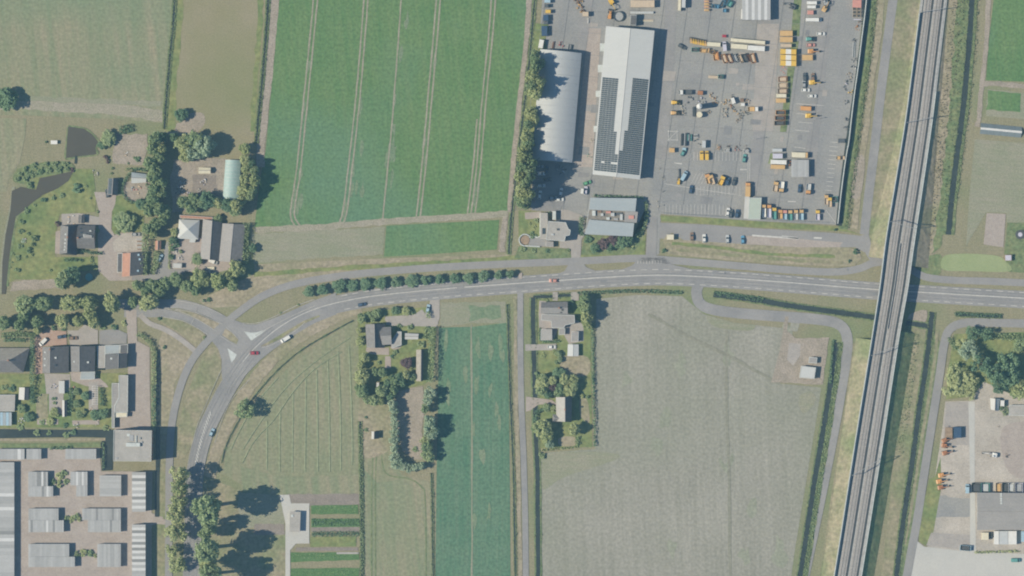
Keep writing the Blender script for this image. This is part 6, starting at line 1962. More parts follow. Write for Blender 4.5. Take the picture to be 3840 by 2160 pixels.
trees([(1415, 130, 84, 9), (1390, 250, 76, 9), (1350, 370, 60, 7, 'lf'), (1420, 560, 88, 11), (1425, 690, 96, 11), (1440, 770, 74, 9), (1350, 860, 70, 7, 'lf_yel'), (1370, 960, 84, 8, 'lf'), (1390, 1080, 92, 8, 'lf')], '{} tree from the north in the eastern row of the dirt court', 'clump', 'lf_sil', 8, 'trees east of the dirt court')
trees([(410, 130, 66, 8), (690, 110, 84, 10), (580, 250, 76, 7), (470, 240, 56, 6), (670, 260, 56, 6), (860, 60, 56, 7), (820, 180, 50, 7, 'lf_dark')], '{} tree at the southern edge of the villa wood', 'wide', 'lf', 8, 'southern edge of the villa wood')
shrubs([(450, 505, 26, 1.0, 'lf_dark'), (460, 690, 36, 1.1), (1200, 990, 50, 1.2)], '{} bush on the dry meadow beside the tiny field shed', group='meadow bushes')
fr(1940, 1080)
trees([(1020, 170, 80, 8), (1040, 300, 92, 11), (1050, 430, 80, 11, 'lf_yel'), (1060, 560, 58, 6, 'lf_yel'), (960, 250, 56, 7)], '{} tree from the north in the group east of the corner house', 'wide', 'lf', 10, 'trees east of the corner house')
trees([(620, 1290, 80, 4, 'lf_dark'), (620, 990, 44, 3), (640, 1080, 40, 3), (590, 1120, 36, 2.5)], '{} small tree in the garden strip south of the white shed', 'wide', 'lf', 3, 'small garden trees by the white shed')
hedge([(1130, 540), (1135, 800), (1138, 1100), (1142, 1449)], 1.2, 1.8, 'long thin dark hedge along the fallow field', 'lf_dark')
hedge([(340, 600), (345, 780), (480, 810), (640, 800)], 1.4, 1.2, 'low hedge around the pale corner garage', 'lf_dark')
shrubs([(820, 220, 50, 2.0, 'lf_dark'), (450, 190, 26, .9), (310, 1310, 50, 1.8), (380, 1020, 50, 1.0, 'lf_yel'), (560, 960, 40, 1.0, 'lf_yel')], '{} bush in the corner house garden', group='corner house bushes')
fr(1940, 1400)
trees([(380, 150, 84), (400, 60, 60), (540, 110, 74, 6, 'lf_yel'), (720, 100, 84, 6.5, 'lf_yel'), (850, 90, 70, 6), (360, 260, 76), (460, 330, 56, 5, 'lf_dark'), (640, 280, 80), (790, 270, 92, 6, 'lf_yel'), (860, 190, 66), (540, 210, 56, 5, 'lf_red'), (640, 180, 50, 5, 'lf_dark')], '{} tree in the square grove north of the lane house', 'wide', 'lf', 6, 'grove north of the lane house')
trees([(450, 520, 64, 4), (540, 530, 54, 4), (370, 830, 114, 9, 'lf_yel'), (300, 830, 70, 8), (440, 950, 92, 8), (480, 1060, 66, 6, 'lf_sil'), (860, 850, 88, 9)], '{} tree around the lane house garden', 'wide', 'lf', 7, 'trees around the lane house')
hedge([(270, 740), (262, 640), (300, 570), (390, 560)], 2.0, 2.2, 'curved dark hedge around the lane house front garden', 'lf_dark')
hedge([(1145, 0), (1150, 350), (1160, 700), (1168, 1100)], 1.2, 1.8, 'southern stretch of thin dark hedge along the fallow field', 'lf_dark')
hedge([(890, 960), (905, 1040), (910, 1090)], 2.2, 2.0, 'short hedge in the garden south of the lane house', 'lf')
hedge([(360, 1165), (600, 1140), (800, 1120), (920, 1110)], 1.0, .9, 'low yellowish hedge on the southern garden boundary', 'lf_yel')
shrubs([(970, 350, 44, 1.6, 'lf_yel'), (1060, 350, 30, 1.6), (370, 1240, 56, 2.2, 'lf')], '{} bush on the lane house plot boundary', group='lane house bushes')
fr(1900, 0)
trees([(430, 890, 72, 19), (440, 1010, 84), (520, 950, 60, 12), (400, 1130, 92), (500, 1250, 84, 22), (380, 1290, 84), (440, 1400, 90), (330, 1180, 66, 12, 'lf_yel'), (350, 1400, 60, 10, 'lf_yel'), (420, 800, 50, 9)], '{} tree from the north in the belt beside the arched hall', 'tall', 'lf', 21, 'northern tree belt beside the arched hall')
fr(1900, 400)
trees([(370, 100, 88, 12, 'lf_yel'), (420, 210, 66), (330, 270, 80), (300, 440, 88), (330, 560, 84, 15), (270, 650, 80, 14, 'lf_yel'), (250, 770, 92, 22), (330, 770, 74, 23), (250, 900, 92, 22), (350, 960, 84, 26), (370, 850, 70, 24), (360, 1060, 70, 25), (350, 1330, 70, 25), (210, 1050, 84, 12, 'lf_yel'), (290, 1150, 88, 24), (230, 1260, 96, 21, 'lf_yel'), (300, 1370, 90, 23), (190, 1400, 70, 10)], '{} tree from the north in the belt west of the shaded car park', 'wide', 'lf', 17, 'southern tree belt beside the car park')
fr(1900, 740)
trees([(230, 90, 76, 12), (290, 140, 50, 9)], '{} tree from the west at the southern tip of the car park belt', 'wide', 'lf', 12, 'southern tip of the tree belt')
hedge([(1130, 290), (1120, 420), (1125, 580)], 2.4, 2.4, 'dark hedge block between the modern house and the office', 'lf_dark', smooth=False)
hedge([(1310, -28), (1600, -14), (1960, 0), (2060, 8)], 1.2, 1.6, 'low hedge along the northern side of the office', 'lf_dark')
hedge([(2090, 60), (2110, 300), (2060, 470), (1960, 590)], 1.8, 1.8, 'curved hedge around the eastern side of the office', 'lf')
trees([(1330, 760, 66, 5, 'lf_dark'), (1480, 700, 84, 6, 'lf_red'), (1600, 650, 90, 6, 'lf_red'), (1720, 680, 84, 6, 'lf_dark'), (1840, 640, 66, 5, 'lf_dark'), (1560, 740, 70, 5, 'lf_dark')], '{} dark tree from the west in the thicket south of the office', 'wide', 'lf_dark', 5, 'dark thicket south of the office')
shrubs([(390, 570, 56, 1.6), (440, 350, 46, 1.4), (1230, 640, 66, 2.0, 'lf_dark'), (240, 785, 50, 1.4), (410, 805, 40, 1.2), (620, 810, 40, 1.2, 'lf_dark'), (1900, 700, 56, 1.4, 'lf_yel'), (2380, 810, 40, 1.6, 'lf_dark'), (1900, 770, 30, 1.2), (640, 250, 40, 1.4), (930, 800, 30, 1.0)], '{} bush in the plantings around the office and modern house', group='office bushes')
shrubs([(350, 400, 26, .9, 'lf_yel'), (420, 450, 36, 1.0, 'lf_yel')], '{} yellow flowering bush on the modern house lawn', group='yellow bushes')
fr(2400, 900, 960)
shrubs([(2170, 120, 34, 2.4, 'lf_dark'), (2110, 215, 20, 1.4, 'lf_dark')], '{} dark bush at the rounded end of the long verge island', group='verge island bushes')
hedge([(1940, 1000), (1930, 1150), (1910, 1449)], 1.3, 1.6, 'dark reed-like hedge east of the utility plot', 'lf_dark')
fr(2880, 1220, 960)
trees([(2060, 80, 66, 8, 'lf_dark'), (2200, 90, 66, 7, 'lf_dark'), (1960, 190, 66, 5), (2020, 260, 96, 9, 'lf_sil'), (2150, 380, 110, 15, 'lf_dark'), (2420, 380, 110, 13, 'lf_dark'), (2300, 480, 120, 17, 'lf_dark'), (2430, 520, 100, 12, 'lf_dark'), (1900, 500, 110, 8, 'lf_yel'), (1870, 620, 96, 7, 'lf_yel'), (2020, 560, 90, 6, 'lf_yel'), (2030, 680, 66, 4, 'lf_yel'), (2540, 200, 70, 6), (2540, 640, 96, 9, 'lf_yel'), (2330, 620, 70, 8, 'lf_dark')],
      '{} tree counted from the north in the wood east of the railway', 'loose', 'lf', 9, 'wood east of the railway')  # dark foliage colour in the middle paints in the wood's shadow
hedge([(2260, 100), (2420, 120), (2600, 110)], 3.2, 2.4, 'leafy hedge along the road north of the eastern wood', 'lf')
hedge([(1820, 120), (1880, 240), (1900, 200)], 2.2, 1.8, 'hedge at the road bend beside the eastern wood', 'lf')
hedge([(2350, 800), (2400, 900)], 3.6, 2.0, 'green patch of shrubs beside the small blue-grey cabin', 'lf', smooth=False)
shrubs([(2480, 700, 44, 1.6), (2570, 680, 54, 1.8, 'lf_yel')], '{} bush beside the pale store hut of the gravel yard', group='gravel yard bushes')
fr(0, 1080)
hedge([(20, 720), (200, 700), (400, 700), (540, 700)], 2.6, 2.2, 'leafy hedge in front of the hipped corner house', 'lf')
hedge([(60, 790), (200, 780), (400, 790)], 1.8, 1.4, 'second lower hedge in front of the hipped corner house', 'lf_dark')
hedge([(490, 720), (495, 900), (490, 1200), (492, 1449)], 2.2, 4.0, 'tall dark hedge between the hipped house and the terrace', 'lf_dark')
hedge([(2070, 690), (2180, 740), (2280, 830), (2330, 950), (2330, 1200), (2330, 1449)], 2.4, 2.6, 'leafy hedge along the ditch east of the service lane', 'lf')
shrubs([(800, 600, 44, 1.6, 'lf_dark'), (960, 620, 40, 1.4, 'lf_dark'), (1040, 720, 26, 1.4, 'lf_dark'), (1720, 590, 50, 1.8, 'lf_dark'), (1860, 530, 50, 1.4, 'lf_yel'), (2410, 460, 30, 1.4, 'lf_dark'), (1550, 600, 50, 1.2)], '{} bush on the northern side of the terraced houses', group='terrace front bushes')
fr(0, 1440)
hedge([(490, 0), (495, 150), (490, 290)], 2.2, 3.0, 'southern end of the tall hedge by the garden house', 'lf_dark', smooth=False)
hedge([(2320, 0), (2325, 250), (2325, 640)], 2.2, 2.4, 'dark hedge along the ditch beside the apartment block', 'lf_dark')
obj('ditch_water', ribbon_mb([W(2385, -520), W(2390, -200), W(2390, 300), W(2385, 640)], 2.2, 7 * LAY + 0.0007, jag=.2), 'water', kind='structure')
obj('ditch_water', ribbon_mb([W(2385, 640), W(2385, 1100), W(2380, 1400), W(2370, 1700), W(2370, 2000)], 2.0, 7 * LAY + 0.0014, jag=.2), 'water', kind='structure')
hedge([(1060, 60), (1070, 250), (1060, 420)], 2.2, 2.0, 'dark hedge between two terrace back gardens', 'lf_dark', smooth=False)
hedge([(1530, 60), (1540, 200), (1540, 330)], 2.2, 2.4, 'dark hedge east of the white pergola', 'lf_dark', smooth=False)
trees([(1290, 180, 66, 3.5, 'lf_dark'), (1160, 300, 60, 3), (1200, 460, 56, 3), (1440, 470, 70, 4, 'lf_dark'), (1560, 450, 66, 4, 'lf_dark'), (1250, 420, 46, 2.6), (430, 500, 66, 3.5, 'lf_dark'), (330, 370, 66, 3), (820, 430, 66, 3, 'lf_yel'), (760, 570, 60, 2.4, 'lf_yel'), (1150, 120, 46, 2.4)], '{} small tree in the terrace back gardens', 'wide', 'lf', 3, 'small trees in the terrace gardens')
shrubs([(180, 60, 60, 1.6, 'lf_dark'), (600, 165, 26, 1.0), (560, 180, 26, 1.0, 'lf_yel'), (820, 215, 36, 1.2, 'lf_dark'), (830, 280, 36, 1.2), (640, 570, 50, 1.0), (980, 620, 50, 1.6, 'lf_dark'), (1110, 720, 50, 1.6, 'lf_dark'), (560, 740, 56, 1.6), (740, 730, 50, 1.2), (1000, 760, 60, 1.4), (1600, 660, 60, 1.4), (300, 640, 60, 1.2), (60, 60, 60, 1.2)], '{} bush in the terrace back gardens or on their ditch bank', group='terrace garden bushes')
hedge([(1555, 880), (1570, 1050), (1560, 1290)], 1.0, 1.8, 'thin hedge west of the dark moat', 'lf_dark')
hedge([(760, 965), (900, 965), (1080, 955)], 1.4, 1.4, 'low hedge above the northern lock-up shed', 'lf_dark')
fr(0, 1800)
for lb, its in (('upper', [(800, 40, 60), (900, 70, 56), (1000, 30, 56), (880, -60, 70), (960, -90, 60)]), ('middle', [(1010, 580, 50), (1090, 600, 56), (1150, 540, 60), (1200, 600, 40)]), ('lower', [(1160, 1120, 50), (1260, 1100, 60), (1350, 1110, 60), (1430, 1140, 40)])):
    shrubs([(x, y, r, 2.0, 'lf_yel' if i % 2 else 'lf') for i, (x, y, r) in enumerate(its)], '{} bush in the %s planter of the lock-up yard' % lb, group='%s planter bushes' % lb)
fr(540, 1040)
shrubs([(900, 355, 30, 1.6, 'lf_sil'), (980, 340, 40, 1.6, 'lf_dark'), (230, 620, 30, 1.4, 'lf_dark'), (910, 910, 30, 1.0), (310, 1060, 34, 1.2, 'lf_dark'), (2060, 535, 22, .9), (2330, 410, 22, .9)], '{} bush beside the road junction', group='junction bushes')
FULL()
trees([(2100, 578, 3.5, 2)], '{} small bush-like tree at the corner of the yard wall', 'wide', 'lf_dark', 2, 'yard corner bushes')


# ================================================================== VEHICLES
FULL()
GR = 'cars driving on the main road'
car(640, 888, 0, 'red', 'dark red car driving in the middle of the road junction', GR, 'moving_car')
car(1392, 706, 180, 'salmon', 'salmon-red car driving on the main road south of the modern house', GR, 'moving_car')
car(911, 766, 10, 'navy', 'dark blue car driving on the road north of the villa', GR, 'moving_car')
car(533, 1088, 66, 'lblue', 'pale car on the hatched marking of the southern road', GR, 'moving_car')
van(718, 853, 212, 'white', 'white van driving into the bend south of the grass island', GR, 'moving_van', l=5.0, h=1.9)
fr(1260, 1120)
car(1390, 150, 80, 'lblue', 'pale car parked in the villa entrance beside the road')
fr(1940, 1080)
car(520, 890, 0, 'white', 'white car parked on the narrow drive south of the corner house')
fr(0, 1080)
van(650, 815, 225, 'white', 'white-nosed dark-roofed car standing askew on the red brick court', l=4.6, h=1.6)
car(930, 735, 10, 'navy', 'dark car on the red brick court of the terraced house')
car(1105, 755, 0, 'brown', 'small brown car on the grey court beside the red brick court')
fr(0, 720)
car(1620, 20, 100, 'dgrey', 'dark car standing at the head of the brick drive')
fr(0, 360)
t = thing('feed_shelter', 'white and dark low feed shelter on the western pasture', 'shelter', (*W(815, 700), 0))
obj('wall', MB().box(0, 0, 0, M(70), M(40), 1.5), 'white_c', t)
obj('roof', MB().box(M(6), 0, 1.5, M(100), M(56), .14), 'p_white', t)
heap(1440, 1160, 60, .7, ['p_white', 'p_sand'], 'white garden chairs and table on the lawn south of the square pond', 'garden_furniture', 'garden furniture', n=7)
heap(1910, 870, 56, .6, ['p_white', 'p_sand'], 'pale horse-jump rails lying in the bare horse court', 'jump_rails', 'rails', n=6)
heap(2060, 1400, 90, .8, ['p_sand', 'p_salmon', 'p_grey'], 'small paved sitting corner of stones in the ring hedge garden', 'rockery', 'rockery', n=9)
fr(0, 720)
heap(360, 720, 60, .5, ['p_lav', 'p_sand', 'p_grey'], 'pale stones in the flower bed on the western lawn', 'rockery', 'rockery', n=10)
heap(1090, 430, 90, .7, ['p_white', 'p_sand', 'p_silver'], 'pale garden table and chairs on the farmhouse terrace', 'garden_furniture', 'garden furniture', n=8)
stack(2110, 790, 0, 90, 180, 6, ['p_brown', 'p_grey'], 'row of dark planks at the eastern edge of the sandy court', .3)
car(2055, 640, 0, 'grey', 'grey car at the northern edge of the sandy court')
# clutter between greenhouse and belt
fr(500, 440)
for x, y, r, m, lb in ((720, 1010, 70, ['p_white', 'p_silver'], 'tall pile of white sheets west of the dark garden bed'), (690, 1120, 70, ['p_white', 'p_lav', 'p_dgrey'], 'pile of pale and black scrap south of the white sheets'), (1060, 980, 60, ['p_white', 'p_lav', 'p_dgrey'], 'white and mauve tubs in the dark garden bed'),
                       (1000, 1100, 40, ['p_white'], 'single white tub group at the southern side of the dark garden bed'), (760, 950, 40, ['p_white', 'p_sand'], 'small white pile north of the tall white sheets'), (690, 1230, 40, ['p_cream'], 'cream sacks under the trees south of the scrap pile'), (800, 1130, 60, ['p_lav', 'p_sand'], 'mauve slabs beside the scrap pile')):
    heap(x, y, r, .9, m, lb, 'scrap_pile', 'scrap pile')
fr(500, 740)
for x, y, r, m, lb in ((635, 830, 46, ['p_white'], 'round white tank in the shaded western farmyard'), (700, 920, 50, ['p_white', 'p_silver'], 'white bins south of the round white tank'), (900, 990, 56, ['p_cream', 'p_sand'], 'cream crates south-west of the courtyard tree'),
                       (960, 1025, 50, ['p_cream'], 'pale yellow crates at the farmyard entrance'), (1170, 1120, 40, ['p_white'], 'tiny white pile at the southern farmyard exit'), (1030, 950, 40, ['p_lav'], 'mauve crate beside the courtyard tree')):
    heap(x, y, r, .9, m, lb, 'farm_crates', 'crates')
trailer(1160, 1070, 0, 125, 45, 'cream', 'long cream trailer at the southern farmyard exit')
van(1205, 970, -20, 'white', 'white van in front of the two grey barns', l=4.6, h=1.8)
car(405, 915, 60, 'lblue', 'pale car half hidden beside the curved farm drive')

# ---- industrial yard
fr(1900, 0)
for x, y, w, d, c, lb in ((615, 20, 90, 50, 'lblue', 'pale blue container at the north-western corner of the yard'), (600, 90, 60, 50, 'dgrey', 'dark container below the pale blue corner container'), (625, 175, 80, 50, 'yellow', 'yellow and cream container on the western yard edge'),
                          (590, 270, 80, 90, 'navy', 'navy container on the western yard edge'), (570, 470, 90, 150, 'navy', 'large dark container north of the arched hall'), (590, 345, 70, 50, 'dgrey', 'small dark container between two navy ones')):
    container(x, y, 0, w, d, 2.4, c, lb, 'containers on the western yard edge')
container(520, 665, 80, 130, 70, 2.5, 'white', 'white container in the corner above the arched hall')
heap(1080, 50, 90, 1.4, ['p_ochre', 'p_brown', 'p_grey'], 'heap of ochre machine parts on the northern yard', 'machine_parts', 'machine parts', n=16)
heap(1150, 150, 60, 1.2, ['p_ochre', 'p_brown'], 'smaller ochre heap south-east of the machine parts', 'machine_parts', 'machine parts', n=9)
container(1190, 215, 0, 90, 70, 2.8, 'sand', 'brownish-grey box standing alone on the northern yard')
stack(1230, 310, 90, 90, 16, 2, 'p_white', 'thin white boards leaning on the bare northern yard', .5)
heap(820, 680, 56, 1.0, ['p_salmon', 'p_red'], 'salmon coloured pipe coils above the arched hall', 'pipe_coils', 'pipe coils', n=8)
stack(700, 680, 80, 120, 26, 3, ['p_rust', 'p_dgrey'], 'rust-red bars standing above the arched hall', .8)
stack(950, 710, 80, 80, 70, 4, ['p_dgrey', 'p_grey'], 'dark bars east of the salmon pipe coils', .9)
digger(1580, 30, -60, 'yellow', 'yellow excavator at the northern picture edge')
loader(1560, 220, 80, 'orange', 'orange machine beside the round dark basin')
t = thing('round_basin', 'dark round basin north of the white hall', 'basin', (*W(1690, 250), .05))
mb = MB()
for i in range(20):
    a = 2 * pi * i / 20
    mb.box(M(72) * cos(a), M(72) * sin(a), 0, .35, M(72) * .34, 1.6, a)
obj('rim', mb, 'p_dgrey', t)
obj('water', MB().cyl(0, 0, .9, 1.0, M(66), 20), 'p_grey', t)
container(2050, 60, 0, 360, 110, 3.0, 'sand', 'wide sand-coloured low block at the northern yard edge')
trailer(2040, 190, 0, 350, 34, 'silver', 'long thin silver trailer north of the white hall')
t = flat('hall_annex', 'dark navy box standing against the northern gable of the white hall', 'annex', [(1872, 225), (1962, 225), (1952, 385), (1862, 378)], 4.2, 'roof_dark', 'metalw', par=0, most=0)
stack(2100, 310, 0, 260, 30, 2, ['p_cream', 'p_sand'], 'long cream boards north-east of the white hall', .4)
fr(1900, 400)
container(1140, 1275, 85, 80, 44, 2.4, 'white', 'small white box north-west of the office', name='site_cabin', cat='cabin')
car(1215, 1150, 20, 'green', 'dark green car on the yard south of the white hall')
car(1195, 1265, 85, 'lav', 'grey car beside the small white box near the office')
for i, (x, y, a, c) in enumerate(((500, 900, 0, 'grey'), (520, 1010, 0, 'white'), (520, 1190, 0, 'silver'), (500, 1330, 80, 'white'), (820, 1290, 80, 'white'), (620, 1100, 0, 'dgrey'), (700, 1380, 0, 'grey'), (800, 1400, 0, 'white'), (600, 960, 85, 'navy'))):
    car(x, y, a, c, '%s car standing in tree shade on the western car park, %s from the north' % ({'grey': 'grey', 'white': 'white', 'silver': 'silver', 'dgrey': 'black', 'navy': 'navy'}[c], ORD[(0, 2, 4, 6, 5, 3, 7, 8, 1)[i]]), 'cars in the shaded car park')
heap(830, 960, 80, 1.0, ['p_grey', 'p_silver', 'p_dgrey'], 'grey scrap in the dappled corner below the arched hall', 'scrap_pile', 'scrap pile', n=14)
for i, (x, y) in enumerate(((1290, 500), (1250, 740))):
    heap(x, y, 40, .9, ['p_cream', 'p_green'] if i else ['p_cream'], ('cream sacks', 'green and cream sacks')[i] + ' against the western wall of the white hall', 'sacks', 'sacks', n=5)

fr(2460, 0)
container(355, 60, 88, 210, 42, 2.6, 'cream', 'tall narrow cream container by the northern picture edge', name='container')
container(415, 30, 88, 180, 60, 3.2, 'silver', 'silver container beside the narrow cream one')
for i, y in enumerate((20, 62, 104, 152)):
    trailer(770, y, 0, 86, 30, 'salmon' if i % 2 == 0 else 'ochre', '%s orange trailer from the north beside the blue skips' % ORD[i], 'orange trailers beside the blue skips', load='ochre')
for i, (x, y, l, w, c) in enumerate(((868, 95, 60, 44, 'blue'), (925, 100, 60, 44, 'blue'), (1000, 60, 110, 60, 'blue'), (1035, 160, 56, 50, 'blue'), (1060, 30, 90, 50, 'blue'), (1115, 60, 100, 60, 'teal'))):
    skip(x, y, 85 if i not in (2, 4, 5) else 60, l, w, 1.5, c, '%s %s skip from the west in the cluster south of the northern edge' % (ORD[(0, 1, 2, 3, 4, 5)[i]], 'teal' if c == 'teal' else 'bright blue'), 'cluster of blue skips', fill='p_' + c if i % 2 else 'dark')
container(1310, 215, 87, 150, 50, 2.6, 'white', 'white narrow container against the ribbed storage shed')
digger(2060, 100, 160, 'dgrey', 'dark excavator beside the northern end of the grass strip')
container(1030, 545, 0, 60, 40, 1.2, 'red', 'small red box alone north of the white site cabins')
for i in range(7):
    loader(530 + i * 36, 612 + i * 7, 95, 'yellow' if i % 3 else 'ochre', '%s compact yellow dumper from the west in the row beside the cream cabin' % ORD[i], 'row of compact yellow dumpers', 'compact_dumper', k=.62)
container(870, 672, -3, 205, 62, 2.5, 'cream', 'shorter cream site cabin east of the yellow dumper row', 'site cabins', 'site_cabin', 'cabin')
van(1035, 700, 95, 'lav', 'lavender van parked between the two cream site cabins', l=4.8, h=2.1)
container(1385, 625, -5, 520, 52, 2.6, 'cream', 'very long pale cabin, northern of the two eastern site cabins', 'site cabins', 'site_cabin', 'cabin')
container(1255, 705, -4, 245, 72, 2.6, 'cream', 'western half of the southern row of cream site cabins', 'site cabins', 'site_cabin', 'cabin')
container(1510, 730, -4, 260, 76, 2.5, 'white', 'pale eastern half of the southern row of site cabins', 'site cabins', 'site_cabin', 'cabin')
car(395, 705, -30, 'dgrey', 'dark car alone west of the yellow dumper row')
skip(588, 752, 0, 106, 62, 1.6, 'teal', 'dark teal skip below the yellow dumper row')
for i, (x, y, l, w, a, c, f) in enumerate(((715, 768, 100, 56, 175, 'ochre', 'p_ochre'), (780, 765, 56, 70, 175, 'sand', 'p_ochre'), (855, 790, 66, 60, 170, 'ochre', 'dark'), (905, 850, 130, 80, 98, 'orange', 'p_orange'), (1030, 885, 140, 62, 110, 'orange', 'p_sand'), (1110, 885, 140, 62, 112, 'rust', 'p_sand'), (1195, 880, 130, 50, 112, 'grey', 'p_grey'),
                                         (1275, 885, 130, 46, 112, 'sand', 'p_sand'), (1345, 875, 130, 70, 112, 'dgrey', 'dark'), (1395, 880, 110, 26, 112, 'rust', 'dark'), (1460, 880, 150, 66, 105, 'orange', 'p_sand'))):
    skip(x, y, a, l, w, 1.5, c, '%s %s bin from the west in the slanting row below the site cabins' % (ORD[i], {'ochre': 'ochre', 'sand': 'sandy', 'orange': 'orange', 'rust': 'rusty', 'grey': 'grey', 'dgrey': 'black'}[c]), 'slanting row of bins', fill=f)
trailer(880, 1165, -4, 180, 40, 'sand', 'empty low trailer alone in the middle of the yard')
skip(975, 1160, -4, 80, 60, 1.6, 'teal', 'dark green skip on the rear of the lone low trailer')
for i, (y, l, c, rc) in enumerate(((505, 190, 'ochre', 'ochre'), (600, 190, 'ochre', 'orange'), (690, 160, 'sand', 'sand'))):
    container(1965, y, 0, l, 82 if i < 2 else 50, 2.4, c, ('upper ochre container at the northern end of the container column', 'lower ochre container of the northern pair in the column', 'flat sandy slab container below the two ochre containers')[i], 'column of containers by the grass strip')
for i, y in enumerate((783, 872, 958)):
    t = container(1995, y, -2, 240, 80, 2.8, 'yellow', '%s yellow container with a white middle from the north in the column' % ORD[i], 'column of containers by the grass strip')
    obj('roof_band', MB().box(0, 0, 2.81, M(80), M(74), .03), 'p_white', t)
heap(1930, 1060, 60, .3, ['p_salmon', 'p_sand'], 'flat pinkish slabs south of the yellow containers', 'slab_pile', 'slabs', n=7)
for i, (y, c, l) in enumerate(((1195, 'rust', 140), (1290, 'sand', 150), (1375, 'brown', 150))):
    skip(1915, y, 2, l, 76, 1.5, c, ('upper rusty frame bin in the column below the yellow containers', 'sandy frame bin in the middle of the column', 'brown frame bin below the sandy one')[i], 'column of containers by the grass strip', fill='p_sand')
for x, y, a, l, w, h, c, lb in ((2350, 45, 0, 150, 50, 2.2, 'white', 'upper white trailer van east of the grass strip'), (2345, 105, 0, 130, 46, 2.2, 'white', 'lower white trailer van east of the grass strip'), (2330, 190, 0, 90, 60, 1.8, 'salmon', 'pinkish low box below the white trailer vans')):
    container(x, y, a, l, w, h, c, lb, name='box_trailer', cat='trailer')
van(2380, 300, 0, 'white', 'white delivery van below the pinkish box', l=8, h=2.4)
digger(2545, 130, 60, 'ochre', 'ochre excavator with raised boom near the north-eastern yard corner')
digger(2560, 30, 110, 'grey', 'grey excavator at the north-eastern picture edge of the yard')
car(2490, 510, 0, 'white', 'white car parked between two dark patches in the eastern lot')
loader(2330, 590, 0, 'teal', 'teal machine in the eastern parking lot')
car(2340, 680, 0, 'salmon', 'salmon car south of the teal machine')
digger(2340, 775, 0, 'orange', 'orange excavator reaching east above the flat orange container')
container(2285, 870, 0, 160, 84, 2.0, 'ochre', 'flat orange container in the eastern parking lot')
for i, (x, y, c) in enumerate(((2245, 1160, 'dgrey'), (2370, 1165, 'brown'), (2235, 1265, 'grey'))):
    car(x, y, 90, c, ('black', 'brown', 'grey')[i] + ' car beside the yellow excavator in the eastern lot')
digger(2360, 1245, 0, 'yellow', 'yellow excavator with its arm stretched east in the eastern lot')
car(2260, 1360, 0, 'white', 'white car in the eastern lot below the yellow excavator')
car(2360, 1450, 0, 'white', 'second white car further south in the eastern lot')
fr(2460, 300)
for i, (y, l, c, w) in enumerate(((238, 150, 'cream', 56), (312, 150, 'ochre', 66), (492, 150, 'orange', 66), (575, 160, 'rust', 66), (652, 165, 'brown', 66))):
    (container if i in (0, 1) else skip)(1890 - i * 6, y, 0, l, w, 2.2, c, ('cream container in the southern half of the container column', 'ochre container below the cream one in the column', 'orange open bin in the column beside the grass strip', 'rusty open bin near the southern end of the column', 'dark brown bin at the southern end of the column')[i], 'column of containers by the grass strip')
truck(445, 187, 180, 'white', 'dgrey', 'white truck with dark bed in the middle of the yard', l=6.5)
container(668, 195, -3, 80, 60, 2.2, 'rust', 'brown box in line with the white truck in the middle of the yard')
loader(300, 340, 0, 'yellow', 'upper yellow machine at the western edge of the middle yard', k=1.0)
loader(290, 497, 0, 'ochre', 'lower yellow machine at the western edge of the middle yard', k=1.0)
t = thing('white_silo', 'tall white silo casting a long shadow across the middle yard', 'silo', (*W(652, 398, 5), .05))
obj('drum', MB().cyl(0, 0, 1.4, 8.6, 1.35, 16), 'p_white', t)
obj('cone_top', MB().cyl(0, 0, 8.6, 9.4, 1.35, 16, .3), 'p_white', t)
for i in range(4):
    obj('leg', MB().box(cos(i * pi / 2 + .8) * 1.1, sin(i * pi / 2 + .8) * 1.1, 0, .18, .18, 1.6), 'p_grey', t)
t = thing('cream_tank', 'squat cream tank with a yellow band south of the white silo', 'tank', (*W(655, 525, 2), .05))
obj('drum', MB().cyl(0, 0, .3, 3.4, 1.45, 16), 'p_cream', t)
obj('band', MB().cyl(0, 0, 2.2, 2.7, 1.48, 16), 'p_ochre', t)
obj('plinth', MB().box(0, 0, 0, 2.6, 2.6, .31), 'p_grey', t)
stack(565, 480, 92, 160, 36, 2, 'p_dgrey', 'dark upright steel girder west of the cream tank', 1.2)
for x, y, r, m, lb in ((860, 245, 70, ['p_ochre', 'p_sand'], 'flat ochre heap north of the silo shadow'), (1045, 320, 76, ['p_ochre', 'p_sand', 'p_grey'], 'orange sand heap at the end of the silo shadow'), (500, 305, 80, ['p_grey', 'p_dgrey'], 'grey pipes north-west of the white silo'), (680, 310, 80, ['p_grey', 'p_lav', 'p_dgrey'], 'grey pipes directly north of the white silo'),
                       (1040, 450, 60, ['p_grey', 'p_sand'], 'grey pallets east of the silo shadow'), (1170, 450, 46, ['p_grey', 'p_dgrey'], 'dark pallets in the eastern clutter of the middle yard'), (1040, 530, 56, ['p_sand', 'p_grey'], 'sandy pallets at the southern edge of the clutter'), (1200, 500, 60, ['p_ochre', 'p_sand'], 'ochre pallets in the eastern clutter'),
                       (1300, 480, 50, ['p_sand', 'p_dgrey'], 'sand-and-black pallets south of the white boxes'), (1385, 495, 40, ['p_dgrey'], 'black pallets at the eastern end of the clutter'), (1285, 555, 40, ['p_dgrey', 'p_ochre'], 'small dark pallets at the southern tip of the clutter'), (1155, 245, 30, ['p_dgrey'], 'small dark tools north of the tall white box'),
                       (400, 420, 60, ['p_cream', 'p_grey'], 'pale rubble between the two yellow machines'), (420, 500, 50, ['p_sand', 'p_dgrey'], 'sandy rubble east of the lower yellow machine')):
    heap(x, y, r, .9, m, lb, 'yard_clutter', 'yard clutter', 'clutter in the middle yard')
container(1165, 315, 110, 90, 50, 2.4, 'white', 'tall narrow white box in the eastern clutter', name='tool_box', cat='box')
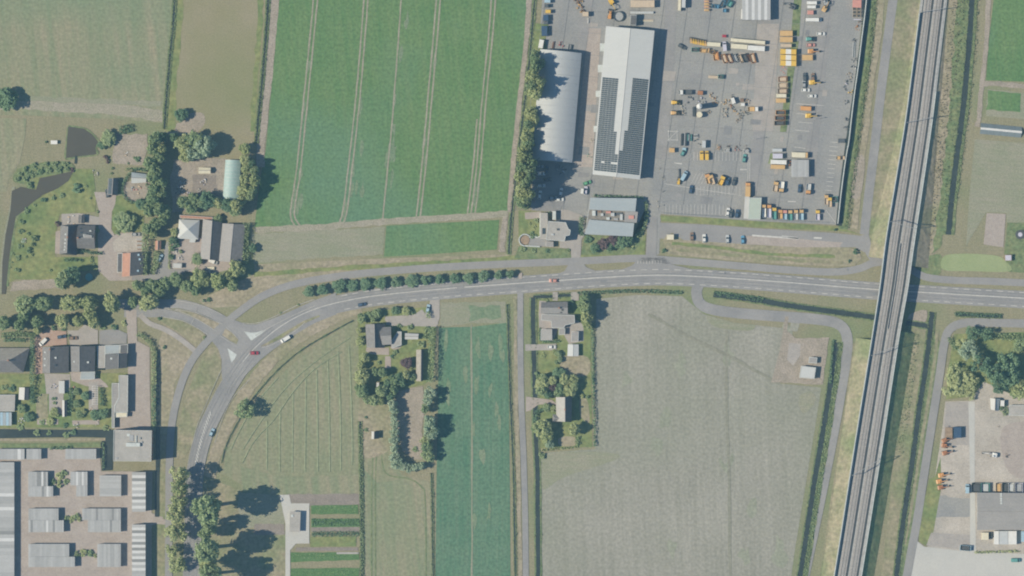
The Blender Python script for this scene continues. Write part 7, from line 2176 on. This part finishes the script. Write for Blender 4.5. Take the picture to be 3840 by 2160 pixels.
container(1310, 372, 0, 60, 46, 1.8, 'white', 'low white box east of the narrow white box', name='tool_box', cat='box')
container(1300, 305, 0, 56, 50, 1.2, 'brown', 'brown box north of the low white box', name='tool_box', cat='box')
truck(1470, 440, 0, 'white', 'ochre', 'white truck with ochre bed at the eastern end of the clutter', l=5.5)
container(2260, 430, -4, 160, 64, 2.2, 'orange', 'orange container in the southern part of the eastern lot')
digger(2305, 540, 0, 'yellow', 'bright yellow excavator below the orange container in the eastern lot')
t = thing('pallet_square', 'white square timber frame lying at the western yard edge', 'frame', (*W(255, 840), .05))
for i in range(4):
    obj('beam', MB().box(0, 0, 0, M(170), .16, .25), 'p_white', t, (cos(i * pi / 2) * M(65), sin(i * pi / 2) * M(65), (i % 2) * .26), i * pi / 2 + pi / 2)
obj('brace', MB().box(0, 0, .1, M(170), .14, .12), 'p_white', t, rot=.8)
stack(385, 900, 88, 200, 26, 2, 'p_dgrey', 'westernmost dark steel rack in the southern yard', 1.6)
stack(440, 900, 88, 200, 40, 2, ['p_dgrey', 'p_grey'], 'second dark steel rack in the southern yard', 1.6)
stack(505, 870, 88, 110, 70, 4, ['p_teal', 'p_dgrey', 'p_grey'], 'teal and black bars east of the dark racks', 1.2)
stack(600, 845, 2, 70, 60, 3, ['p_grey', 'p_dgrey'], 'grey bars north of the small black drums', .9)
heap(595, 915, 40, 1.0, ['p_dgrey'], 'small black drums in the southern yard', 'drums', 'drums', n=5)
heap(655, 955, 40, 1.0, ['p_dgrey', 'p_grey'], 'black drums beside the upright white box', 'drums', 'drums', n=5)
container(722, 970, 88, 110, 56, 2.6, 'silver', 'upright pale box among the steel racks')
container(240, 1060, 0, 80, 66, 2.2, 'ochre', 'orange box with a white end at the south-western yard')
car(415, 1090, 60, 'teal', 'teal car below the steel racks')
container(425, 1040, 0, 56, 36, 1.2, 'lblue', 'pale blue crate above the teal car', name='tool_box', cat='box')
for i, x in enumerate((690, 768)):
    van(x, 1140, 90, 'yellow', '%s of the two bright yellow vans parked side by side' % ('western', 'eastern')[i], 'pair of yellow vans', l=4.6, h=2.2)
for x, y, c, lb in ((1070, 1062, 'white', 'low white skip in the row of rubble north of the parking bays'), (1362, 1080, 'white', 'white skip at the eastern end of the rubble row')):
    skip(x, y, 0, 80, 50, 1.2, c, lb, fill='p_grey')
for x, lb in ((950, 'western'), (1190, 'middle'), (1260, 'eastern')):
    heap(x, 1030, 50, .6, ['p_salmon', 'p_grey', 'p_brown'], '%s rubble in the row north of the parking bays' % lb, 'rubble_heap', 'rubble', n=7)
for x, y, lb in ((1085, 1010, 'dark engine block north of the low white skip'), (1362, 1025, 'dark engine block north of the eastern white skip')):
    heap(x, y, 44, 1.2, ['p_dgrey', 'p_brown'], lb, 'engine_block', 'engine block', n=5)
container(1830, 1060, 0, 150, 50, 2.2, 'silver', 'upper silver container near the grass patch', name='container')
container(1835, 1150, 0, 150, 76, 2.4, 'lav', 'lower pale grey container near the grass patch', name='container')
container(1848, 1240, -2, 240, 66, 2.6, 'white', 'bright white container above the ochre one by the grass patch')
container(1838, 1312, -2, 215, 64, 2.0, 'ochre', 'ochre container below the bright white one')
heap(2000, 1250, 70, 1.3, ['p_brown', 'p_dgrey', 'p_rust'], 'dark brown scrap heap east of the white container', 'scrap_pile', 'scrap pile', n=14)
t = container(2150, 1132, -2, 205, 80, 2.8, 'cream', 'cream container with an ochre eastern end above the sheet-roofed shed')
obj('end_cover', MB().box(M(118), 0, 0, M(36), M(80), 2.6), 'p_ochre', t)
fr(2460, 560)
for x, y, a, c, lb in ((1335, 135, 80, 'teal', 'dark teal car at the eastern end of the northern parking row'), (530, 605, 80, 'navy', 'dark blue car alone in the second parking row'), (1082, 480, 75, 'navy', 'navy car beside the yellow tipper in the parking bays'), (1180, 482, 75, 'dgrey', 'dark grey car east of the navy one in the parking bays'),
                       (2170, 590, 85, 'navy', 'dark car between vans in the eastern parking bays'), (1130, 970, 80, 'dgrey', 'dark car west of its twin on the southern parking row'), (1225, 970, 80, 'navy', 'navy car next to the pale green building')):
    car(x, y, a, c, lb, 'cars parked on the machine yard')
car(1085, 945, 80, 'white', 'white car on the southern parking row')
van(425, 400, 60, 'lblue', 'light blue van in the slanting western bay', l=5.2, h=2.0)
loader(345, 480, 80, 'yellow', 'bright yellow roller beside the light blue van', k=.75)
stack(350, 370, 92, 150, 26, 1, 'p_dgrey', 'dark steel beam north of the bright yellow roller', .8)
truck(785, 440, 105, 'orange', 'ochre', 'orange tipper, western of the slanting pair', l=5.2, group='slanting orange tippers')
truck(838, 455, 105, 'ochre', 'sand', 'ochre tipper, eastern of the slanting pair', l=5.2, group='slanting orange tippers')
truck(990, 470, 65, 'yellow', 'yellow', 'yellow tipper beside the navy car in the parking bays', l=5.2)
box_truck(1385, 605, 88, 'orange', 'ochre', 'long orange box truck north of the pale green building', l=7.4, h=2.6)
truck(1805, 560, 80, 'ochre', 'sand', 'ochre truck in the eastern parking bays', l=5.4)
truck(1895, 570, 265, 'ochre', 'white', 'ochre truck with white bed in the eastern parking bays', l=5.6)
truck(2300, 600, 265, 'orange', 'silver', 'orange truck with silver bed in the eastern parking bays', l=5.4)
for i, (x, y, l, cab, bed) in enumerate(((1628, 925, 6.8, 'ochre', 'white'), (1708, 930, 6.8, 'orange', 'lav'), (1786, 965, 6.2, 'yellow', 'teal'), (1878, 975, 4.8, 'orange', 'ochre'), (1946, 985, 5.2, 'salmon', 'lblue'), (2026, 990, 5.4, 'ochre', 'teal'), (2112, 985, 5.4, 'ochre', 'silver'), (2196, 985, 5.6, 'ochre', 'lblue'), (2440, 990, 5.4, 'yellow', 'lav'))):
    truck(x, y, 90, cab, bed, '%s tipper from the west in the line along the southern yard fence' % ORD[i], 'tippers along the southern yard fence', l=l, w=2.0)
for i, (x, y, a, c, lb) in enumerate(((545, 1315, 92, 'brown', 'dark brown car parked along the service road'), (728, 1345, 92, 'white', 'white car parked along the service road'), (1080, 1355, 92, 'silver', 'silver car parked along the service road'), (1310, 1365, 92, 'blue', 'blue car parked along the service road'))):
    car(x, y, a, c, lb, 'cars parked along the service road')
container(215, 1325, 0, 105, 80, 2.6, 'cream', 'square cream cabin at the western end of the service road', name='site_cabin', cat='cabin')
fence([(95, 965), (500, 990), (1060, 1028)], 1.8, 'wire fence along the southern parking row of the yard')
fence([(1590, 1060), (2000, 1085), (2600, 1110)], 1.8, 'wire fence behind the line of tippers')
for i, (x, y) in enumerate(((110, 415), (110, 630), (105, 840), (55, 300), (110, 465), (20, 790), (20, 860))):
    heap(x, y, 26, .8, ['p_dgrey'] if i < 3 else ['p_cream'], ('upper black bollard block west of the parking bays', 'middle black bollard block west of the parking bays', 'lower black bollard block west of the parking bays', 'cream planter by the white hall corner', 'cream planter west of the bright yellow roller', 'upper cream planter beside the entrance lane', 'lower cream planter beside the entrance lane')[i], 'bollard_block', 'bollard block', n=3)
fr(2900, 0, 940)
container(858, 40, 88, 80, 90, 2.2, 'salmon', 'pinkish container at the northern end of the wall storage')
for i in range(3):
    for j in range(2):
        skip(835 + j * 45, 90 + i * 36, 90, 32, 38, 1.2, 'sand', '%s %s small sandy bin in the block beside the yard wall' % (('upper', 'middle', 'lower')[i], ('western', 'eastern')[j]), 'block of small bins by the wall', fill='dark')
stack(862, 200, 0, 84, 14, 1, 'p_lav', 'pale board below the block of small bins', .5)
for x, y, r, m, lb in ((888, 235, 24, ['p_rust', 'p_dgrey'], 'rusty drum by the wall'), (858, 290, 34, ['p_rust', 'p_orange'], 'rust-orange parts beside the wall'), (830, 410, 26, ['p_navy', 'p_dgrey'], 'dark barrels at the head of the long pipes'), (832, 615, 34, ['p_dgrey', 'p_grey'], 'dark net at the foot of the long pipes'),
                       (815, 700, 40, ['p_white', 'p_dgrey', 'p_grey'], 'northernmost pale debris along the wall'), (780, 770, 44, ['p_grey', 'p_sand'], 'second pale debris heap along the wall'), (775, 840, 50, ['p_grey', 'p_lav', 'p_dgrey'], 'third debris heap with dark pieces along the wall'), (740, 900, 36, ['p_dgrey', 'p_grey'], 'dark debris heap west of the yellow drums'),
                       (790, 945, 36, ['p_yellow', 'p_cream'], 'yellow drums beside the yard wall'), (755, 1050, 36, ['p_dgrey', 'p_grey'], 'dark scrap south of the yellow drums'), (755, 1230, 34, ['p_dgrey', 'p_navy'], 'upper dark crate group in the southern wall bays'), (745, 1310, 30, ['p_dgrey'], 'lower dark crate group in the southern wall bays')):
    heap(x, y, r, .8, m, lb, 'wall_debris', 'debris', 'debris along the yard wall', n=8)
stack(828, 510, 87, 170, 26, 3, ['p_silver', 'p_dgrey', 'p_silver'], 'long thin pipes lying parallel to the yard wall', .5)
fr(2900, 480, 940)
container(700, 132, 0, 70, 42, 1.2, 'dgrey', 'black stack of pallets in a bay by the yard wall')
truck(690, 308, 180, 'ochre', 'sand', 'small ochre truck parked in a bay by the yard wall', l=4.2, w=1.8)
for i, (x, y, c, lb) in enumerate(((545, 735, 'ochre', 'upper left ochre truck at the south-eastern yard corner'), (580, 760, 'yellow', 'yellow truck at the south-eastern yard corner'), (630, 735, 'teal', 'teal skip at the south-eastern yard corner'))):
    if i < 2:
        truck(x, y, 90, c, 'sand', lb, l=5.2, w=1.9)
    else:
        skip(x, y, 0, 60, 60, 1.4, c, lb)
FULL()
for i, (x, y, lb) in enumerate(((1712, 240, 'lamp mast between the white hall and the middle yard'), (1900, 350, 'lamp mast at the eastern side of the middle yard'), (1655, 510, 'lamp mast near the yard entrance'), (2050, 300, 'lamp mast in the eastern lot'), (2100, 676, 'lamp post beside the cycle path near the underpass'), (1790, 684, 'lamp post north of the main road at the yard turning'))):
    pole(x, y, 7, lb, ang=(0, 180, 0, 180, -90, -90)[i], group='lamp posts')

fr(2460, 300)
for x, y, r, m, lb in ((930, 1020, 50, ['p_ochre', 'p_sand'], 'ochre pallets at the head of the northern parking bays'), (900, 330, 60, ['p_ochre', 'p_orange', 'p_grey'], 'orange frames lying between silo shadow and sand heap'), (1120, 400, 50, ['p_sand', 'p_rust'], 'rusty beams south of the orange sand heap'), (1380, 330, 50, ['p_ochre', 'p_grey'], 'ochre crates north of the white-and-ochre truck'),
                       (800, 480, 56, ['p_sand', 'p_grey'], 'sandy slabs east of the cream tank'), (1230, 620, 40, ['p_grey', 'p_sand'], 'lone slab heap south of the middle clutter')):
    heap(x, y, r, .9, m, lb, 'yard_clutter', 'yard clutter', 'clutter in the middle yard', n=12)
# ---- gravel yard in the south-east
fr(3200, 1440)
t = trailer(1440, 735, 90, 160, 110, 'brown', 'dark brown flat wagon at the western edge of the gravel yard')
container(1570, 730, 90, 165, 110, 2.6, 'navy', 'dark slatted container beside the brown flat wagon')
for i, (x, y) in enumerate(((1380, 850), (1375, 930), (1385, 1040))):
    digger(x, y, (20, -10, 15)[i], 'rust', '%s rust-orange excavator from the north at the western gravel yard' % ORD[i], 'rust-orange excavators', k=.95)
digger(1330, 1375, 10, 'orange', 'orange excavator standing south of the rust-orange trio', 'rust-orange excavators')
digger(2120, 1070, 170, 'white', 'long white excavator on the eastern gravel yard', boom=1.3)
heap(2315, 1080, 36, 1.4, ['p_dgrey', 'p_brown'], 'dark buckets beside the long white excavator', 'digger_bucket', 'bucket', n=5)
heap(2430, 360, 60, .8, ['p_white', 'p_lav', 'p_grey'], 'white debris in front of the pale store hut', 'scrap_pile', 'scrap pile')
container(2245, 290, 88, 90, 60, 2.4, 'white', 'small white box beside the blue-grey cabin')
heap(2180, 640, 40, .8, ['p_dgrey', 'p_sand'], 'lone dark post stump on the sandy floor', 'stump', 'stump', n=3)
fr(3200, 1800)
digger(1300, 20, 10, 'orange', 'orange excavator at the middle of the western gravel yard', 'rust-orange excavators')
digger(1320, 110, 10, 'rust', 'rusty excavator just below the orange one', 'rust-orange excavators')
for i, (x, w, c, m) in enumerate(((1720, 70, 'lblue', 'van'), (1860, 150, 'dgrey', 'skip'), (1990, 130, 'teal', 'skip'), (2190, 90, 'sand', 'skip'), (2290, 80, 'dgrey', 'skip'), (2380, 90, 'white', 'skip'), (2500, 110, 'lav', 'skip'))):
    if m == 'van':
        van(x, 130, 90, c, 'light blue van at the western end of the row before the workshop hall', l=4.6, h=1.9)
    else:
        skip(x, 115, 90, 150, w, 1.8, c, '%s bin from the west in the row before the workshop hall' % ORD[i - 1], 'bins before the workshop hall', fill=('dark', 'p_silver', 'p_ochre', 'dark', 'p_silver', 'p_grey')[i - 1])
container(1985, 845, 90, 110, 105, 2.4, 'cream', 'cream square container south of the workshop hall')
for i, (x, w, c) in enumerate(((2155, 74, 'white'), (2262, 134, 'silver'), (2395, 130, 'white'))):
    container(x, 868, 90, 205, w, 2.6, c, ('narrow white container at the western end of the southern row', 'wide silver container in the middle of the southern row', 'wide white container east of the silver one')[i], 'southern row of containers')
container(2560, 850, 90, 160, 60, 2.6, 'lblue', 'pale blue container cut by the eastern picture edge')
skip(2070, 830, 90, 90, 50, 1.6, 'dgrey', 'dark bin between the cream and white containers')
skip(1690, 1025, -5, 165, 80, 1.8, 'lblue', 'light blue skip on the concrete apron of the gravel yard')
van(2450, 1210, 0, 'teal', 'dark teal van on the concrete apron', l=4.6, h=1.8)
hedge([(1830, 1090), (2100, 1085), (2510, 1070)], 1.2, 1.0, 'low hedge dividing the concrete apron from the containers', 'lf_yel')
fr(0, 1440)
heap(1130, 90, 60, .8, ['p_salmon', 'p_lav', 'p_grey'], 'pots and chairs on the terrace behind the middle house', 'garden_furniture', 'garden furniture')
heap(820, 40, 60, .8, ['p_grey', 'p_lav'], 'grey garden chairs on the western terrace patio', 'garden_furniture', 'garden furniture')
heap(320, 540, 60, .7, ['p_white', 'p_lav'], 'white table and chairs on the western back lawn', 'garden_furniture', 'garden furniture')
heap(1400, 390, 60, .6, ['p_sand', 'p_lav'], 'pale stones at the end of the pergola path', 'rockery', 'rockery')
heap(1150, 620, 50, .8, ['p_white', 'p_sand'], 'white chairs on the ditch-side patio', 'garden_furniture', 'garden furniture')
heap(1460, 590, 40, .8, ['p_white'], 'white barbecue table near the ditch-side patio', 'garden_furniture', 'garden furniture', n=4)

# ================================================================== HAZE
hz = MB()
hz.add([(-3100, -3100, -1.2), (3100, -3100, -1.2), (3100, 3100, -1.2), (-3100, 3100, -1.2), (-3100, -3100, H + 6), (3100, -3100, H + 6), (3100, 3100, H + 6), (-3100, 3100, H + 6)],
       [(3, 2, 1, 0), (4, 5, 6, 7), (0, 1, 5, 4), (1, 2, 6, 5), (2, 3, 7, 6), (3, 0, 4, 7)])
hm = bpy.data.materials.new('haze')
hm.use_nodes = True
hn = hm.node_tree
hn.nodes.clear()
pv = hn.nodes.new('ShaderNodeVolumePrincipled')
pv.inputs['Color'].default_value = (.36, .70, 1.0, 1)
pv.inputs['Density'].default_value = HAZE_DENSITY
pv.inputs['Anisotropy'].default_value = 0.0
ho = hn.nodes.new('ShaderNodeOutputMaterial')
hn.links.new(pv.outputs[0], ho.inputs['Volume'])
obj('haze', hz, hm, kind='stuff')
